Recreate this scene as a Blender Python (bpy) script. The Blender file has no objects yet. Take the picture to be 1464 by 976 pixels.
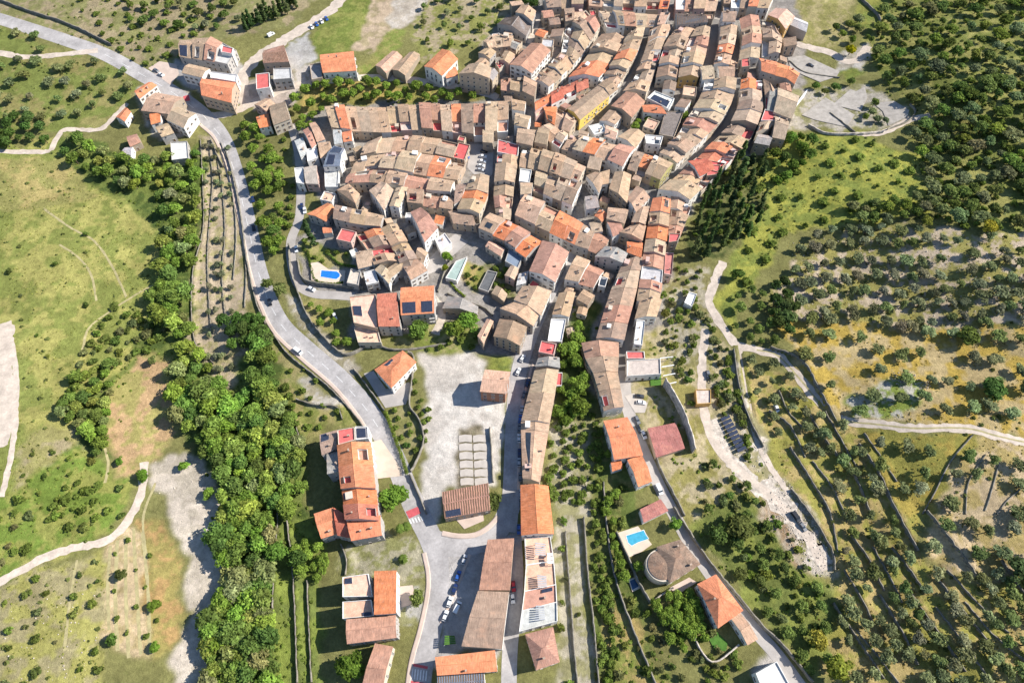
import bpy, math, random
import numpy as np
from mathutils import Vector, Matrix

RNG = random.Random(7)
NR = np.random.default_rng(11)
SC = bpy.context.scene
COL = SC.collection
R = math.radians

# ------------------------------------------------------------------ camera
PITCH, CAM_H, FPX = R(30), 290.0, 976.0
cam_d = bpy.data.cameras.new("camera")
cam_d.sensor_width = 36; cam_d.lens = 36 * FPX / 1464
cam_d.clip_start = 1; cam_d.clip_end = 9000
cam = bpy.data.objects.new("camera", cam_d); COL.objects.link(cam)
cam.location = (0, 0, CAM_H); cam.rotation_euler = (PITCH, 0, 0)
SC.camera = cam

# ------------------------------------------------------------------ light
SUN_EL, SUN_AZ = R(39), R(10)            # azimuth measured from +X towards +Y
w = bpy.data.worlds.new("World"); SC.world = w; w.use_nodes = True
nt = w.node_tree
sky = nt.nodes.new("ShaderNodeTexSky"); sky.sky_type = 'NISHITA'; sky.sun_disc = False
sky.sun_elevation = SUN_EL; sky.sun_rotation = R(90) - SUN_AZ; sky.ozone_density = 4.0; sky.dust_density = .4
bg = nt.nodes["Background"]; bg.inputs[1].default_value = 0.09
nt.links.new(sky.outputs[0], bg.inputs[0])
sd = bpy.data.lights.new("sun", 'SUN'); sd.energy = 4.6; sd.angle = R(0.5); sd.color = (1, .955, .88)
so = bpy.data.objects.new("sun", sd); COL.objects.link(so)
svec = Vector((math.cos(SUN_EL) * math.cos(SUN_AZ), math.cos(SUN_EL) * math.sin(SUN_AZ), math.sin(SUN_EL)))
so.rotation_euler = svec.to_track_quat('Z', 'Y').to_euler(); so.location = (200, 100, 400)
SC.view_settings.view_transform = 'Standard'; SC.view_settings.look = 'None'
SC.view_settings.gamma = 1; SC.view_settings.exposure = 0.85
SC.cycles.max_bounces = 5; SC.cycles.diffuse_bounces = 3; SC.cycles.transparent_max_bounces = 4
SC.cycles.use_denoising = True; SC.cycles.denoiser = 'OPENIMAGEDENOISE'; SC.cycles.denoising_input_passes = 'RGB_ALBEDO_NORMAL'; SC.cycles.denoising_prefilter = 'ACCURATE'

# ------------------------------------------------------------------ terrain height
CT, ST = math.cos(PITCH), math.sin(PITCH)
def ray(px, py):
    dx, dy = (px - 732) / FPX, (488 - py) / FPX
    return dx, dy * CT + ST, dy * ST - CT
def flat(px, py, z=0.0):
    a, b, c = ray(px, py); t = (z - CAM_H) / c
    return a * t, b * t
HC = [(330,850,-9),(300,650,-8),(445,690,-8),(440,760,-9),(450,900,-7),(270,430,-7),(235,290,-6),(120,230,-3),(380,900,-7),(80,350,0),(60,900,2),(0,600,4),(180,850,-3),
 (440,500,1),(540,620,0),(660,600,1),(510,690,-1),(620,780,0),(600,900,-1),(700,250,4),(600,240,3),(480,240,1),(950,60,13),(800,140,9),(880,250,6),
 (830,470,-2),(840,700,-4),(830,900,-5),(740,700,1),(740,900,0),(895,520,3),(950,700,2),(1000,820,2),(1090,930,2),(1050,600,0),(1100,720,-3),(1170,810,-4),
 (1250,500,10),(1440,400,22),(1400,150,26),(1250,250,13),(1400,700,15),(1400,900,13),(1200,900,3),(1130,450,4),(1060,300,3),(1130,140,9),(1230,60,14),
 (100,50,9),(250,60,6),(60,130,3),(400,60,7),(550,60,9),(700,40,11),(380,330,0),(310,360,-3),(200,180,1),(900,900,-2)]
HCX = np.array([flat(a, b)[0] for a, b, c in HC]); HCY = np.array([flat(a, b)[1] for a, b, c in HC]); HCZ = np.array([float(c) for a, b, c in HC])
def hgt(x, y):
    x = np.asarray(x, float); y = np.asarray(y, float)
    num = np.full(x.shape, 2e-4 * 3.0); den = np.full(x.shape, 2e-4)
    for i in range(len(HCX)):
        wgt = np.exp(-((x - HCX[i])**2 + (y - HCY[i])**2) / (2 * 32.0**2))
        num = num + wgt * HCZ[i]; den = den + wgt
    return num / den
def h1(x, y): return float(hgt(x, y))
def W(px, py, up=0.0):
    """the point of the world that stands `up` metres over the ground where the photo shows (px, py)"""
    z = 0.0
    for _ in range(5):
        x, y = flat(px, py, z + up); z = h1(x, y)
    x, y = flat(px, py, z + up)
    return x, y
def mpp(px, py):                        # metres per pixel there
    x, y = W(px, py); return math.sqrt(x*x + y*y + CAM_H**2) / FPX / 1.05

# ------------------------------------------------------------------ materials
def newmat(name):
    m = bpy.data.materials.new(name); m.use_nodes = True
    t = m.node_tree; b = t.nodes["Principled BSDF"]; b.inputs["Roughness"].default_value = .85
    b.inputs["Specular IOR Level"].default_value = .2
    return m, t, b
def N(t, kind, **kw):
    n = t.nodes.new(kind)
    for k, v in kw.items():
        if k in n.inputs.keys(): n.inputs[k].default_value = v
        else: setattr(n, k, v)
    return n
def noise(t, vec, scale, detail=4, rough=.6):
    n = N(t, "ShaderNodeTexNoise"); n.inputs["Scale"].default_value = scale
    n.inputs["Detail"].default_value = detail; n.inputs["Roughness"].default_value = rough
    if vec is not None: t.links.new(vec, n.inputs["Vector"])
    return n.outputs["Fac"]
def ramp(t, fac, lo, hi, a, b):
    n = N(t, "ShaderNodeMapRange"); t.links.new(fac, n.inputs[0])
    for i, v in enumerate((lo, hi, a, b)): n.inputs[i + 1].default_value = v
    return n.outputs[0]
def mul(t, col, fac):                   # colour times scalar
    n = N(t, "ShaderNodeVectorMath", operation='SCALE'); t.links.new(col, n.inputs[0]); t.links.new(fac, n.inputs["Scale"]); return n.outputs[0]
def mixc(t, fac, a, b):
    n = N(t, "ShaderNodeMix", data_type='RGBA')
    if isinstance(fac, float): n.inputs[0].default_value = fac
    else: t.links.new(fac, n.inputs[0])
    for s, v in ((6, a), (7, b)):
        if isinstance(v, tuple): n.inputs[s].default_value = (*v, 1)
        else: t.links.new(v, n.inputs[s])
    return n.outputs[2]
def mathn(t, op, a, b):
    n = N(t, "ShaderNodeMath", operation=op)
    for i, v in enumerate((a, b)):
        if isinstance(v, (int, float)): n.inputs[i].default_value = v
        else: t.links.new(v, n.inputs[i])
    return n.outputs[0]
def bump(t, b, hgt_out, strength=.5, dist=.1):
    n = N(t, "ShaderNodeBump"); n.inputs["Strength"].default_value = strength; n.inputs["Distance"].default_value = dist
    t.links.new(hgt_out, n.inputs["Height"]); t.links.new(n.outputs[0], b.inputs["Normal"])
def wpos(t): return N(t, "ShaderNodeNewGeometry").outputs["Position"]

MAT = {}
def simple(name, col, rough=.85, var=.25, scale=.6, metal=0, fine=4.0, spec=.2):
    m, t, b = newmat(name); p = wpos(t)
    n1 = ramp(t, noise(t, p, scale, 5), .3, .7, 1 - var, 1 + var)
    n2 = ramp(t, noise(t, p, fine, 3), .3, .7, 1 - var * .5, 1 + var * .5)
    rgb = N(t, "ShaderNodeRGB"); rgb.outputs[0].default_value = (*col, 1)
    c = mul(t, mul(t, rgb.outputs[0], n1), n2)
    t.links.new(c, b.inputs["Base Color"]); b.inputs["Roughness"].default_value = rough; b.inputs["Metallic"].default_value = metal
    b.inputs["Specular IOR Level"].default_value = spec
    MAT[name] = m; return m
def objcol(name, kind):
    """one material whose colour is the object's own colour, weathered"""
    m, t, b = newmat(name); p = wpos(t)
    oi = N(t, "ShaderNodeObjectInfo"); c = oi.outputs["Color"]
    if kind == 'roof':
        uv = N(t, "ShaderNodeUVMap").outputs[0]
        mp = N(t, "ShaderNodeMapping"); mp.inputs["Scale"].default_value = (2.6, .35, 1); t.links.new(uv, mp.inputs[0])
        rows = ramp(t, noise(t, mp.outputs[0], 1.0, 3), .3, .7, .70, 1.22)          # runs of tiles down the slope
        blot = ramp(t, noise(t, p, .32, 5), .33, .68, .78, 1.16)
        fine = ramp(t, noise(t, p, 3.2, 4, .7), .3, .7, .80, 1.2)
        c1 = mul(t, mul(t, mul(t, c, rows), blot), fine)
        warm = ramp(t, noise(t, p, .16, 4, .7), .52, .68, 0, .5); c1 = mixc(t, warm, c1, mixc(t, .5, c1, (.60, .30, .17)))
        lich = ramp(t, noise(t, p, .9, 6, .7), .56, .72, 0, .6)
        c2 = mixc(t, lich, c1, mixc(t, .5, c1, (.52, .44, .36)))
        dark = ramp(t, noise(t, p, .55, 5, .65), .60, .74, 0, .55)
        c3 = mixc(t, dark, c2, mixc(t, .72, c2, (.10, .075, .055)))
        t.links.new(c3, b.inputs["Base Color"])
        wv = N(t, "ShaderNodeTexWave", wave_type='BANDS', bands_direction='X'); wv.inputs["Scale"].default_value = 1.25
        wv.inputs["Distortion"].default_value = .6; t.links.new(uv, wv.inputs[0]); bump(t, b, wv.outputs["Fac"], .7, .10)
    elif kind == 'wall':
        n1 = ramp(t, noise(t, p, .5, 5, .7), .3, .7, .80, 1.12)
        mp = N(t, "ShaderNodeMapping"); mp.inputs["Scale"].default_value = (1.6, 1.6, .25); t.links.new(p, mp.inputs[0])
        st = ramp(t, noise(t, mp.outputs[0], 1, 4), .5, .75, 0, .5)
        c1 = mul(t, c, n1); t.links.new(mixc(t, st, c1, mixc(t, .5, c1, (.25, .2, .15))), b.inputs["Base Color"])
    elif kind == 'flat':
        n1 = ramp(t, noise(t, p, .5, 6, .7), .3, .7, .74, 1.2); n2 = ramp(t, noise(t, p, 3, 4), .3, .7, .85, 1.15)
        t.links.new(mul(t, mul(t, c, n1), n2), b.inputs["Base Color"])
    elif kind == 'paint':
        n1 = ramp(t, noise(t, p, 2, 3), .3, .7, .93, 1.05); t.links.new(mul(t, c, n1), b.inputs["Base Color"])
        b.inputs["Roughness"].default_value = .3; b.inputs["Coat Weight"].default_value = .35; b.inputs["Specular IOR Level"].default_value = .5
    elif kind == 'leaf':
        at = N(t, "ShaderNodeAttribute"); at.attribute_name = 'lc'
        rnd = ramp(t, oi.outputs["Random"], 0, 1, .78, 1.2)
        n1 = ramp(t, noise(t, p, 1.6, 3), .3, .7, .75, 1.25)
        c1 = mul(t, mul(t, mul(t, c, at.outputs["Fac"]), rnd), n1)
        d = N(t, "ShaderNodeBsdfDiffuse"); tr = N(t, "ShaderNodeBsdfTranslucent"); mx = N(t, "ShaderNodeMixShader"); mx.inputs[0].default_value = .45
        t.links.new(c1, d.inputs[0]); t.links.new(c1, tr.inputs[0]); t.links.new(d.outputs[0], mx.inputs[1]); t.links.new(tr.outputs[0], mx.inputs[2])
        t.links.new(mx.outputs[0], t.nodes["Material Output"].inputs[0])
    MAT[name] = m; return m
for k in ('roof', 'wall', 'flat', 'paint', 'leaf'): objcol(k, k)
simple('asphalt', (.37, .345, .33), var=.24, scale=.16, fine=1.1)
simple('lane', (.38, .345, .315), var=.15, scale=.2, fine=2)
simple('shaded_lane', (.20, .185, .17), var=.15, scale=.2, fine=2)  # lane colour darkened, the shade of narrow streets put into it
simple('track', (.50, .42, .345), var=.22, scale=.25, fine=1.2)
simple('pavement', (.52, .41, .34), var=.12, scale=.2, fine=2.5)
simple('stone', (.20, .18, .145), var=.4, scale=.6, fine=2.2)
simple('rubble', (.46, .40, .335), var=.45, scale=.5, fine=1.8)
simple('bark', (.10, .075, .05), var=.3, scale=2)
simple('chimney', (.40, .30, .23), var=.25, scale=1.5)
simple('dark', (.03, .03, .035), rough=.6, var=.2)
simple('rubber', (.02, .02, .02), var=.1)
simple('glass', (.035, .045, .06), rough=.12, var=.2, spec=.6)
simple('panel', (.035, .043, .07), rough=.22, var=.25, scale=1.2, spec=.6)
simple('frame', (.55, .52, .48), var=.1)
simple('shutter', (.16, .10, .06), var=.2)
simple('metal', (.5, .5, .5), rough=.5, metal=.4, var=.15)
simple('deck', (.58, .47, .37), var=.10, scale=.3)
simple('paint_white', (.68, .67, .65), var=.18, scale=.8, fine=3)
simple('paint_red', (.50, .10, .11), var=.2, scale=.5)
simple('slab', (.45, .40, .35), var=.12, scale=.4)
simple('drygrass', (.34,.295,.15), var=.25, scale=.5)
simple('terrace_slab', (.36, .325, .285), var=.22, scale=.4)  # darker grey-beige concrete for the terraces
simple('turf', (.07, .16, .025), var=.25, scale=.8)
def water(name, col):
    m, t, b = newmat(name); p = wpos(t)
    c = ramp(t, noise(t, p, .8, 3), .3, .7, .85, 1.15); rgb = N(t, "ShaderNodeRGB"); rgb.outputs[0].default_value = (*col, 1)
    t.links.new(mul(t, rgb.outputs[0], c), b.inputs["Base Color"]); b.inputs["Roughness"].default_value = .06; b.inputs["Specular IOR Level"].default_value = .5
    bump(t, b, noise(t, p, 2.5, 2), .15, .05); MAT[name] = m
water('water_blue', (.02, .17, .55)); water('water_cyan', (.06, .33, .47)); water('water_dark', (.02, .07, .15))

# ------------------------------------------------------------------ object helpers
def tag(o, label=None, cat=None, group=None, kind=None):
    if label:
        assert 4 <= len(label.split()) <= 16, (len(label.split()), label)
        o['label'] = label
    if cat: o['category'] = cat
    if group: o['group'] = group
    if kind: o['kind'] = kind
    return o
def empty(name, loc, label, cat, group=None, rz=0.0):
    o = bpy.data.objects.new(name, None); o.empty_display_size = .5; COL.objects.link(o)
    o.location = loc; o.rotation_euler = (0, 0, rz); return tag(o, label, cat, group)
def link(name, mesh, parent=None, loc=None, rz=0.0, color=None):
    o = bpy.data.objects.new(name, mesh); COL.objects.link(o)
    if parent: o.parent = parent
    if loc: o.location = loc
    if rz: o.rotation_euler = (0, 0, rz)
    if color: o.color = (*color, 1)
    return o
class MB:
    def __init__(s): s.v = []; s.f = []; s.m = []; s.uv = {}
    def poly(s, pts, mi=0, uv=None):
        i = len(s.v); s.v += [tuple(p) for p in pts]; s.f.append(tuple(range(i, i + len(pts)))); s.m.append(mi)
        if uv: s.uv[len(s.f) - 1] = uv
    def prism(s, ring, z0, z1, mi=0, cap=True, bottom=False):      # ring: ccw 2D points, z0/z1 numbers or lists
        n = len(ring); a = z0 if isinstance(z0, (list, tuple)) else [z0] * n; b = z1 if isinstance(z1, (list, tuple)) else [z1] * n
        for i in range(n):
            j = (i + 1) % n
            s.poly([(*ring[i], a[i]), (*ring[j], a[j]), (*ring[j], b[j]), (*ring[i], b[i])], mi)
        if cap: s.poly([(*ring[i], b[i]) for i in range(n)], mi)
        if bottom: s.poly([(*ring[i], a[i]) for i in reversed(range(n))], mi)
    def box(s, x0, y0, z0, x1, y1, z1, mi=0): s.prism([(x0, y0), (x1, y0), (x1, y1), (x0, y1)], z0, z1, mi, bottom=True)
    def mesh(s, name, mats):
        me = bpy.data.meshes.new(name); me.from_pydata(s.v, [], s.f)
        for k in mats: me.materials.append(MAT[k])
        me.polygons.foreach_set('material_index', s.m)
        if s.uv:
            l = me.uv_layers.new(name='UVMap')
            for fi, uv in s.uv.items():
                p = me.polygons[fi]
                for k, li in enumerate(p.loop_indices): l.data[li].uv = uv[k]
        return me
def npmesh(name, v, faces4, mats, lc=None, smooth=False, mi=None):
    me = bpy.data.meshes.new(name); nv, nf = len(v), len(faces4); k = faces4.shape[1]
    me.vertices.add(nv); me.vertices.foreach_set('co', np.asarray(v, np.float32).ravel())
    me.loops.add(nf * k); me.loops.foreach_set('vertex_index', np.asarray(faces4, np.int32).ravel())
    me.polygons.add(nf); me.polygons.foreach_set('loop_start', np.arange(0, nf * k, k, dtype=np.int32))
    if smooth: me.polygons.foreach_set('use_smooth', np.ones(nf, bool))
    for q in mats: me.materials.append(MAT[q])
    if mi is not None: me.polygons.foreach_set('material_index', np.asarray(mi, np.int32))
    if lc is not None:
        a = me.attributes.new('lc', 'FLOAT', 'POINT'); a.data.foreach_set('value', np.asarray(lc, np.float32))
    me.update(calc_edges=True); return me

# ------------------------------------------------------------------ occupancy map (1 m cells) so that plants keep off roofs and roads
OX0, OY0, ONX, ONY = -420, -20, 840, 540
OCC = np.zeros((ONX, ONY), bool)
def pip(X, Y, poly):
    ins = np.zeros(X.shape, bool); n = len(poly)
    for i in range(n):
        x1, y1 = poly[i]; x2, y2 = poly[(i + 1) % n]
        if y1 == y2: continue
        c = ((y1 > Y) != (y2 > Y)) & (X < (x2 - x1) * (Y - y1) / (y2 - y1) + x1); ins ^= c
    return ins
def occ_poly(poly, grow=0.0):
    cx = sum(p[0] for p in poly) / len(poly); cy = sum(p[1] for p in poly) / len(poly)
    g = []
    for x, y in poly:
        d = math.hypot(x - cx, y - cy) or 1; g.append((x + (x - cx) / d * grow, y + (y - cy) / d * grow))
    xs = [p[0] for p in g]; ys = [p[1] for p in g]
    i0, i1 = max(0, int(min(xs) - OX0)), min(ONX, int(max(xs) - OX0) + 2); j0, j1 = max(0, int(min(ys) - OY0)), min(ONY, int(max(ys) - OY0) + 2)
    if i1 <= i0 or j1 <= j0: return
    X, Y = np.meshgrid(np.arange(i0, i1) + OX0 + .5, np.arange(j0, j1) + OY0 + .5, indexing='ij')
    OCC[i0:i1, j0:j1] |= pip(X, Y, g)
def occ_disc(x, y, r):
    i0, i1 = max(0, int(x - r - OX0)), min(ONX, int(x + r - OX0) + 2); j0, j1 = max(0, int(y - r - OY0)), min(ONY, int(y + r - OY0) + 2)
    if i1 <= i0 or j1 <= j0: return
    X, Y = np.meshgrid(np.arange(i0, i1) + OX0 + .5, np.arange(j0, j1) + OY0 + .5, indexing='ij')
    OCC[i0:i1, j0:j1] |= (X - x)**2 + (Y - y)**2 < r * r
def occ(x, y):
    i, j = int(x - OX0), int(y - OY0)
    return 0 <= i < ONX and 0 <= j < ONY and OCC[i, j]

def smooth_line(pts, step=2.0):
    """Catmull-Rom through world points, resampled"""
    P = [np.array(p, float) for p in pts]; P = [2 * P[0] - P[1]] + P + [2 * P[-1] - P[-2]]; out = []
    for i in range(1, len(P) - 2):
        a, b, c, d = P[i - 1:i + 3]; L = np.linalg.norm(c - b); n = max(1, int(L / step))
        for k in range(n):
            t = k / n; out.append(.5 * (2 * b + (c - a) * t + (2 * a - 5 * b + 4 * c - d) * t * t + (3 * b - a - 3 * c + d) * t**3))
    out.append(P[-2]); return np.array(out)
def offset_line(L, d):
    T = np.gradient(L, axis=0); T /= np.linalg.norm(T, axis=1)[:, None] + 1e-9
    return L + np.stack([-T[:, 1], T[:, 0]], 1) * d
def ribbon(name, px, width, mat, up=.05, off=0.0, thick=0.0, taken=True, rag=0.0):
    L = smooth_line([W(*p) for p in px]); L = offset_line(L, off) if off else L; rag = rag or (width * .12 if mat in ('track', 'drygrass') else 0)
    k = 5; mb_v = []; n = len(L)
    for j in range(k): 
        Q = offset_line(L, (j / (k - 1) - .5) * width)
        if rag and j in (0, k - 1): Q = Q + np.random.default_rng(int(abs(px[0][0]) * 7 + j)).uniform(-rag, rag, Q.shape)
        mb_v.append(np.column_stack([Q, hgt(Q[:, 0], Q[:, 1]) + up]))
    if thick:
        for s in (0, -1):
            q = mb_v[s if s == 0 else k - 1].copy(); q[:, 2] -= thick; mb_v.append(q)
    v = np.concatenate(mb_v); f = []
    idx = lambda j, i: j * n + i
    for i in range(n - 1):
        for j in range(k - 1): f.append((idx(j, i), idx(j, i + 1), idx(j + 1, i + 1), idx(j + 1, i)))
        if thick:
            f.append((idx(k, i), idx(k, i + 1), idx(0, i + 1), idx(0, i))); f.append((idx(k - 1, i), idx(k - 1, i + 1), idx(k + 1, i + 1), idx(k + 1, i)))
    f = np.array(f); f = f[:, ::-1]
    me = npmesh(name, v, f, [mat]); o = link(name, me); tag(o, kind='structure')
    if taken:
        for x, y in L: occ_disc(x, y, width / 2 + .4)
    return o
# ------------------------------------------------------------------ houses
RC = {'tan': [(.50,0.357,0.240), (.47,0.336,0.225), (.55,0.404,0.275), (.43,0.305,0.210), (.52,0.357,0.230), (.48,0.362,0.255), (.52,0.347,0.235), (.40,0.279,0.195), (.54,0.362,0.250)],
      'brown': [(.34,.245,.185), (.32,.235,.175)], 'umber': [(.26,.175,.125)], 'orange': [(.70,.235,.105), (.74,.275,.135), (.68,.25,.13)], 'red': [(.55,.16,.10), (.53,.18,.115)],
      'rust': [(.50,.27,.19), (.48,.265,.19)], 'peach': [(.68,.43,.31), (.66,.41,.29)], 'grey': [(.38,.345,.315), (.34,.315,.285)],
      'redflat': [(.60,.12,.115), (.56,.135,.125)], 'pinkred': [(.44,.175,.15)], 'white': [(.70,.68,.65), (.66,.63,.60)], 'palegrey': [(.54,.52,.50), (.50,.485,.475)],
      'bluegrey': [(.20,.24,.31)], 'darkgrey': [(.13,.13,.135)], 'greygreen': [(.32,.39,.35)], 'beige': [(.52,.44,.38)], 'cyan': [(.42,.60,.60)]}
WORD = {'tan': 'tan tiled', 'brown': 'brown tiled', 'umber': 'dark brown tiled', 'orange': 'orange tiled', 'red': 'red tiled', 'rust': 'rust tiled', 'peach': 'peach roofed', 'grey': 'grey roofed',
        'redflat': 'red flat-roofed', 'pinkred': 'dull red flat-roofed', 'white': 'white flat-roofed', 'palegrey': 'pale grey roofed', 'bluegrey': 'blue-grey roofed',
        'darkgrey': 'dark grey roofed', 'greygreen': 'grey-green roofed', 'beige': 'beige roofed', 'cyan': 'pale blue roofed'}
WC = {'cream': (.58,.50,.40), 'white': (.74,.71,.66), 'grey': (.42,.39,.36), 'stone': (.36,.29,.22), 'beige': (.52,.42,.31), 'yellow': (.84,.58,.14), 'ochre': (.55,.34,.12),
      'brick': (.34,.17,.11), 'pink': (.58,.40,.34), 'tan': (.46,.35,.26), 'olive': (.42,.38,.16)}
TOWNWALLS = ['cream', 'white', 'tan', 'beige', 'white', 'stone', 'beige', 'pink', 'tan', 'stone', 'grey', 'white']

def window_mesh(w, h, shut):
    b = MB(); t = .07
    b.box(-w/2, -.03, 0, w/2, .03, h, 0)                                 # frame slab, y = outwards
    b.poly([(w/2 - t, .045, t), (-w/2 + t, .045, t), (-w/2 + t, .045, h - t), (w/2 - t, .045, h - t)], 1)
    b.box(-.02, .03, t, .02, .055, h - t, 0)
    b.box(-w/2 - .08, -.03, -.1, w/2 + .08, .14, 0, 0)                    # sill
    if shut:
        for s in (-1, 1): b.box(s * (w/2 + .22) - .2, .0, 0, s * (w/2 + .22) + .2, .05, h, 2)
    return b.mesh('window', ['frame', 'glass', 'shutter'])
WIN = [window_mesh(.95, 1.35, False), window_mesh(.95, 1.35, True), window_mesh(1.05, 2.1, False), window_mesh(1.6, 1.4, False)]
_b = MB(); _b.box(-.5, -.05, 0, .5, .05, 2.1, 0); _b.box(-.6, -.05, 0, -.5, .09, 2.2, 1); _b.box(.5, -.05, 0, .6, .09, 2.2, 1); _b.box(-.6, -.05, 2.1, .6, .09, 2.2, 1)
DOOR = _b.mesh('door', ['shutter', 'frame'])
_b = MB(); _b.box(-1.3, 0, -.12, 1.3, .85, 0, 0)
for k in range(9): _b.box(-1.27 + k * .3175 - .015, .8, 0, -1.27 + k * .3175 + .015, .83, .95, 1)
_b.box(-1.3, .78, .95, 1.3, .85, 1.0, 1); _b.box(-1.3, 0, .95, -1.25, .85, 1.0, 1); _b.box(1.25, 0, .95, 1.3, .85, 1.0, 1)
BALC = _b.mesh('balcony', ['frame', 'dark'])
def chim_mesh(w, d, h):
    b = MB(); b.box(-w/2, -d/2, -1.2, w/2, d/2, h, 0); b.box(-w/2 - .08, -d/2 - .08, h, w/2 + .08, d/2 + .08, h + .1, 0)
    b.box(-w/2 + .05, -d/2 + .05, h + .1, w/2 - .05, d/2 - .05, h + .28, 1); b.box(-w/2 - .06, -d/2 - .06, h + .28, w/2 + .06, d/2 + .06, h + .36, 0); return b.mesh('chimney', ['chimney', 'dark'])
CHIM = [chim_mesh(.6, .6, 1.0), chim_mesh(.9, .55, 1.2), chim_mesh(.5, .5, .8)]

lerp = lambda a, b, t: (a[0] + (b[0] - a[0]) * t, a[1] + (b[1] - a[1]) * t)
def dist(a, b): return math.hypot(a[0] - b[0], a[1] - b[1])
def unit(a, b):
    d = dist(a, b) or 1; return ((b[0] - a[0]) / d, (b[1] - a[1]) / d)

def make_roof(Q, z, kind, pitch, f, ov, col, parent, th=.2, ove=0.0, maxrise=3.2, hole=None):
    """Q: ccw 2D quad, ridge parallel to Q0-Q1. returns (roof object, rise, slope-sampler)"""
    Q0, Q1, Q2, Q3 = Q
    d0, d1 = dist(Q0, Q3), dist(Q1, Q2); depth = (d0 + d1) / 2; L = (dist(Q0, Q1) + dist(Q3, Q2)) / 2
    a0, a1 = unit(Q0, Q3), unit(Q1, Q2)
    span = depth * (f if f > .5 else 1 - f)
    rise = min(maxrise, math.tan(pitch) * span)
    R0, R1 = lerp(Q0, Q3, f), lerp(Q1, Q2, f)
    if kind == 'hip':
        k = min(.42, depth * .5 / max(L, .1)); r0, r1 = R0, R1; R0, R1 = lerp(r0, r1, k), lerp(r0, r1, 1 - k)
    if ove:
        ax = unit(Q0, Q1); bx = unit(Q3, Q2); mv = lambda p, v, s: (p[0] + v[0] * s, p[1] + v[1] * s)
        E0, E1, F1, F0 = mv(Q0, ax, -ove), mv(Q1, ax, ove), mv(Q2, bx, ove), mv(Q3, bx, -ove)
        if kind != 'hip': rx = unit(R0, R1); R0, R1 = mv(R0, rx, -ove), mv(R1, rx, ove)
    else: E0, E1, F1, F0 = Q0, Q1, Q2, Q3
    E0 = (E0[0] - a0[0] * ov, E0[1] - a0[1] * ov); E1 = (E1[0] - a1[0] * ov, E1[1] - a1[1] * ov)
    F0 = (F0[0] + a0[0] * ov, F0[1] + a0[1] * ov); F1 = (F1[0] + a1[0] * ov, F1[1] + a1[1] * ov)
    sl = rise / max(span, .1); zt = z + th
    zE = zt - ov * sl * (1 if f > .02 else -1); zF = zt - ov * sl * (1 if f < .98 else -1); zR = zt + rise
    if f <= .02: zE = zR
    if f >= .98: zF = zR
    t3 = lambda p, zz: (p[0], p[1], zz)
    tops = []
    if kind == 'hip':
        tops = [[t3(E0, zE), t3(E1, zE), t3(R1, zR), t3(R0, zR)], [t3(F1, zF), t3(F0, zF), t3(R0, zR), t3(R1, zR)],
                [t3(E1, zE), t3(F1, zF), t3(R1, zR)], [t3(F0, zF), t3(E0, zE), t3(R0, zR)]]
    else:
        if f > .02: tops.append([t3(E0, zE), t3(E1, zE), t3(R1 if f < .98 else F1, zR), t3(R0 if f < .98 else F0, zR)])
        if f < .98: tops.append([t3(F1, zF), t3(F0, zF), t3(R0 if f > .02 else E0, zR), t3(R1 if f > .02 else E1, zR)])
    b = MB()
    def pieces():
        for si, tp in enumerate(tops):
            if hole is None or si != hole[0] or len(tp) != 4: yield tp, tp; continue
            A_, B_, C_, D_ = [np.array(p, float) for p in tp]; _, u0, u1, v0, v1 = hole
            g = lambda u, v: tuple((A_ * (1 - u) + B_ * u) * (1 - v) + (D_ * (1 - u) + C_ * u) * v)
            for r in ((0, 1, 0, v0), (0, 1, v1, 1), (0, u0, v0, v1), (u1, 1, v0, v1)): yield [g(r[0], r[2]), g(r[1], r[2]), g(r[1], r[3]), g(r[0], r[3])], tp
    for tp, full_ in pieces():
        o = np.array(full_[0]); ux = np.array(full_[1]) - o; ux /= np.linalg.norm(ux) + 1e-9
        nrm = np.cross(ux, np.array(full_[2]) - o); nrm /= np.linalg.norm(nrm) + 1e-9; vx = np.cross(nrm, ux)
        ph = (full_[0][0] * 3.7 + full_[0][1] * 1.9 + full_[1][0]) % 50
        b.poly(tp, 0, [(float(np.dot(np.array(p) - o, ux)) + ph, float(np.dot(np.array(p) - o, vx)) + ph) for p in tp])
        b.poly([(p[0], p[1], p[2] - th) for p in reversed(tp)], 0)
    if kind == 'hip': rim = [t3(E0, zE), t3(E1, zE), t3(F1, zF), t3(F0, zF)]
    elif f <= .02: rim = [t3(E0, zR), t3(E1, zR), t3(F1, zF), t3(F0, zF)]
    elif f >= .98: rim = [t3(E0, zE), t3(E1, zE), t3(F1, zR), t3(F0, zR)]
    else: rim = [t3(E0, zE), t3(E1, zE), t3(R1, zR), t3(F1, zF), t3(F0, zF), t3(R0, zR)]
    for i in range(len(rim)):
        p, q = rim[i], rim[(i + 1) % len(rim)]; b.poly([(p[0], p[1], p[2] - th), (q[0], q[1], q[2] - th), q, p], 0)
    if kind != 'flat' and .02 < f < .98 and L > 3:                            # ridge tiles
        p, q = np.array(t3(R0, zR)), np.array(t3(R1, zR)); ax = (q - p) / (np.linalg.norm(q - p) + 1e-9); sx = np.array([-ax[1], ax[0], 0]) * .16
        a_, b_ = p + ax * .1, q - ax * .1; up = np.array([0, 0, .12]); dn = np.array([0, 0, -.06])
        b.poly([a_ - sx + dn, b_ - sx + dn, b_ + up, a_ + up]); b.poly([b_ + sx + dn, a_ + sx + dn, a_ + up, b_ + up])
    o = link('roof', b.mesh('roof', ['roof']), parent, color=col)
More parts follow.
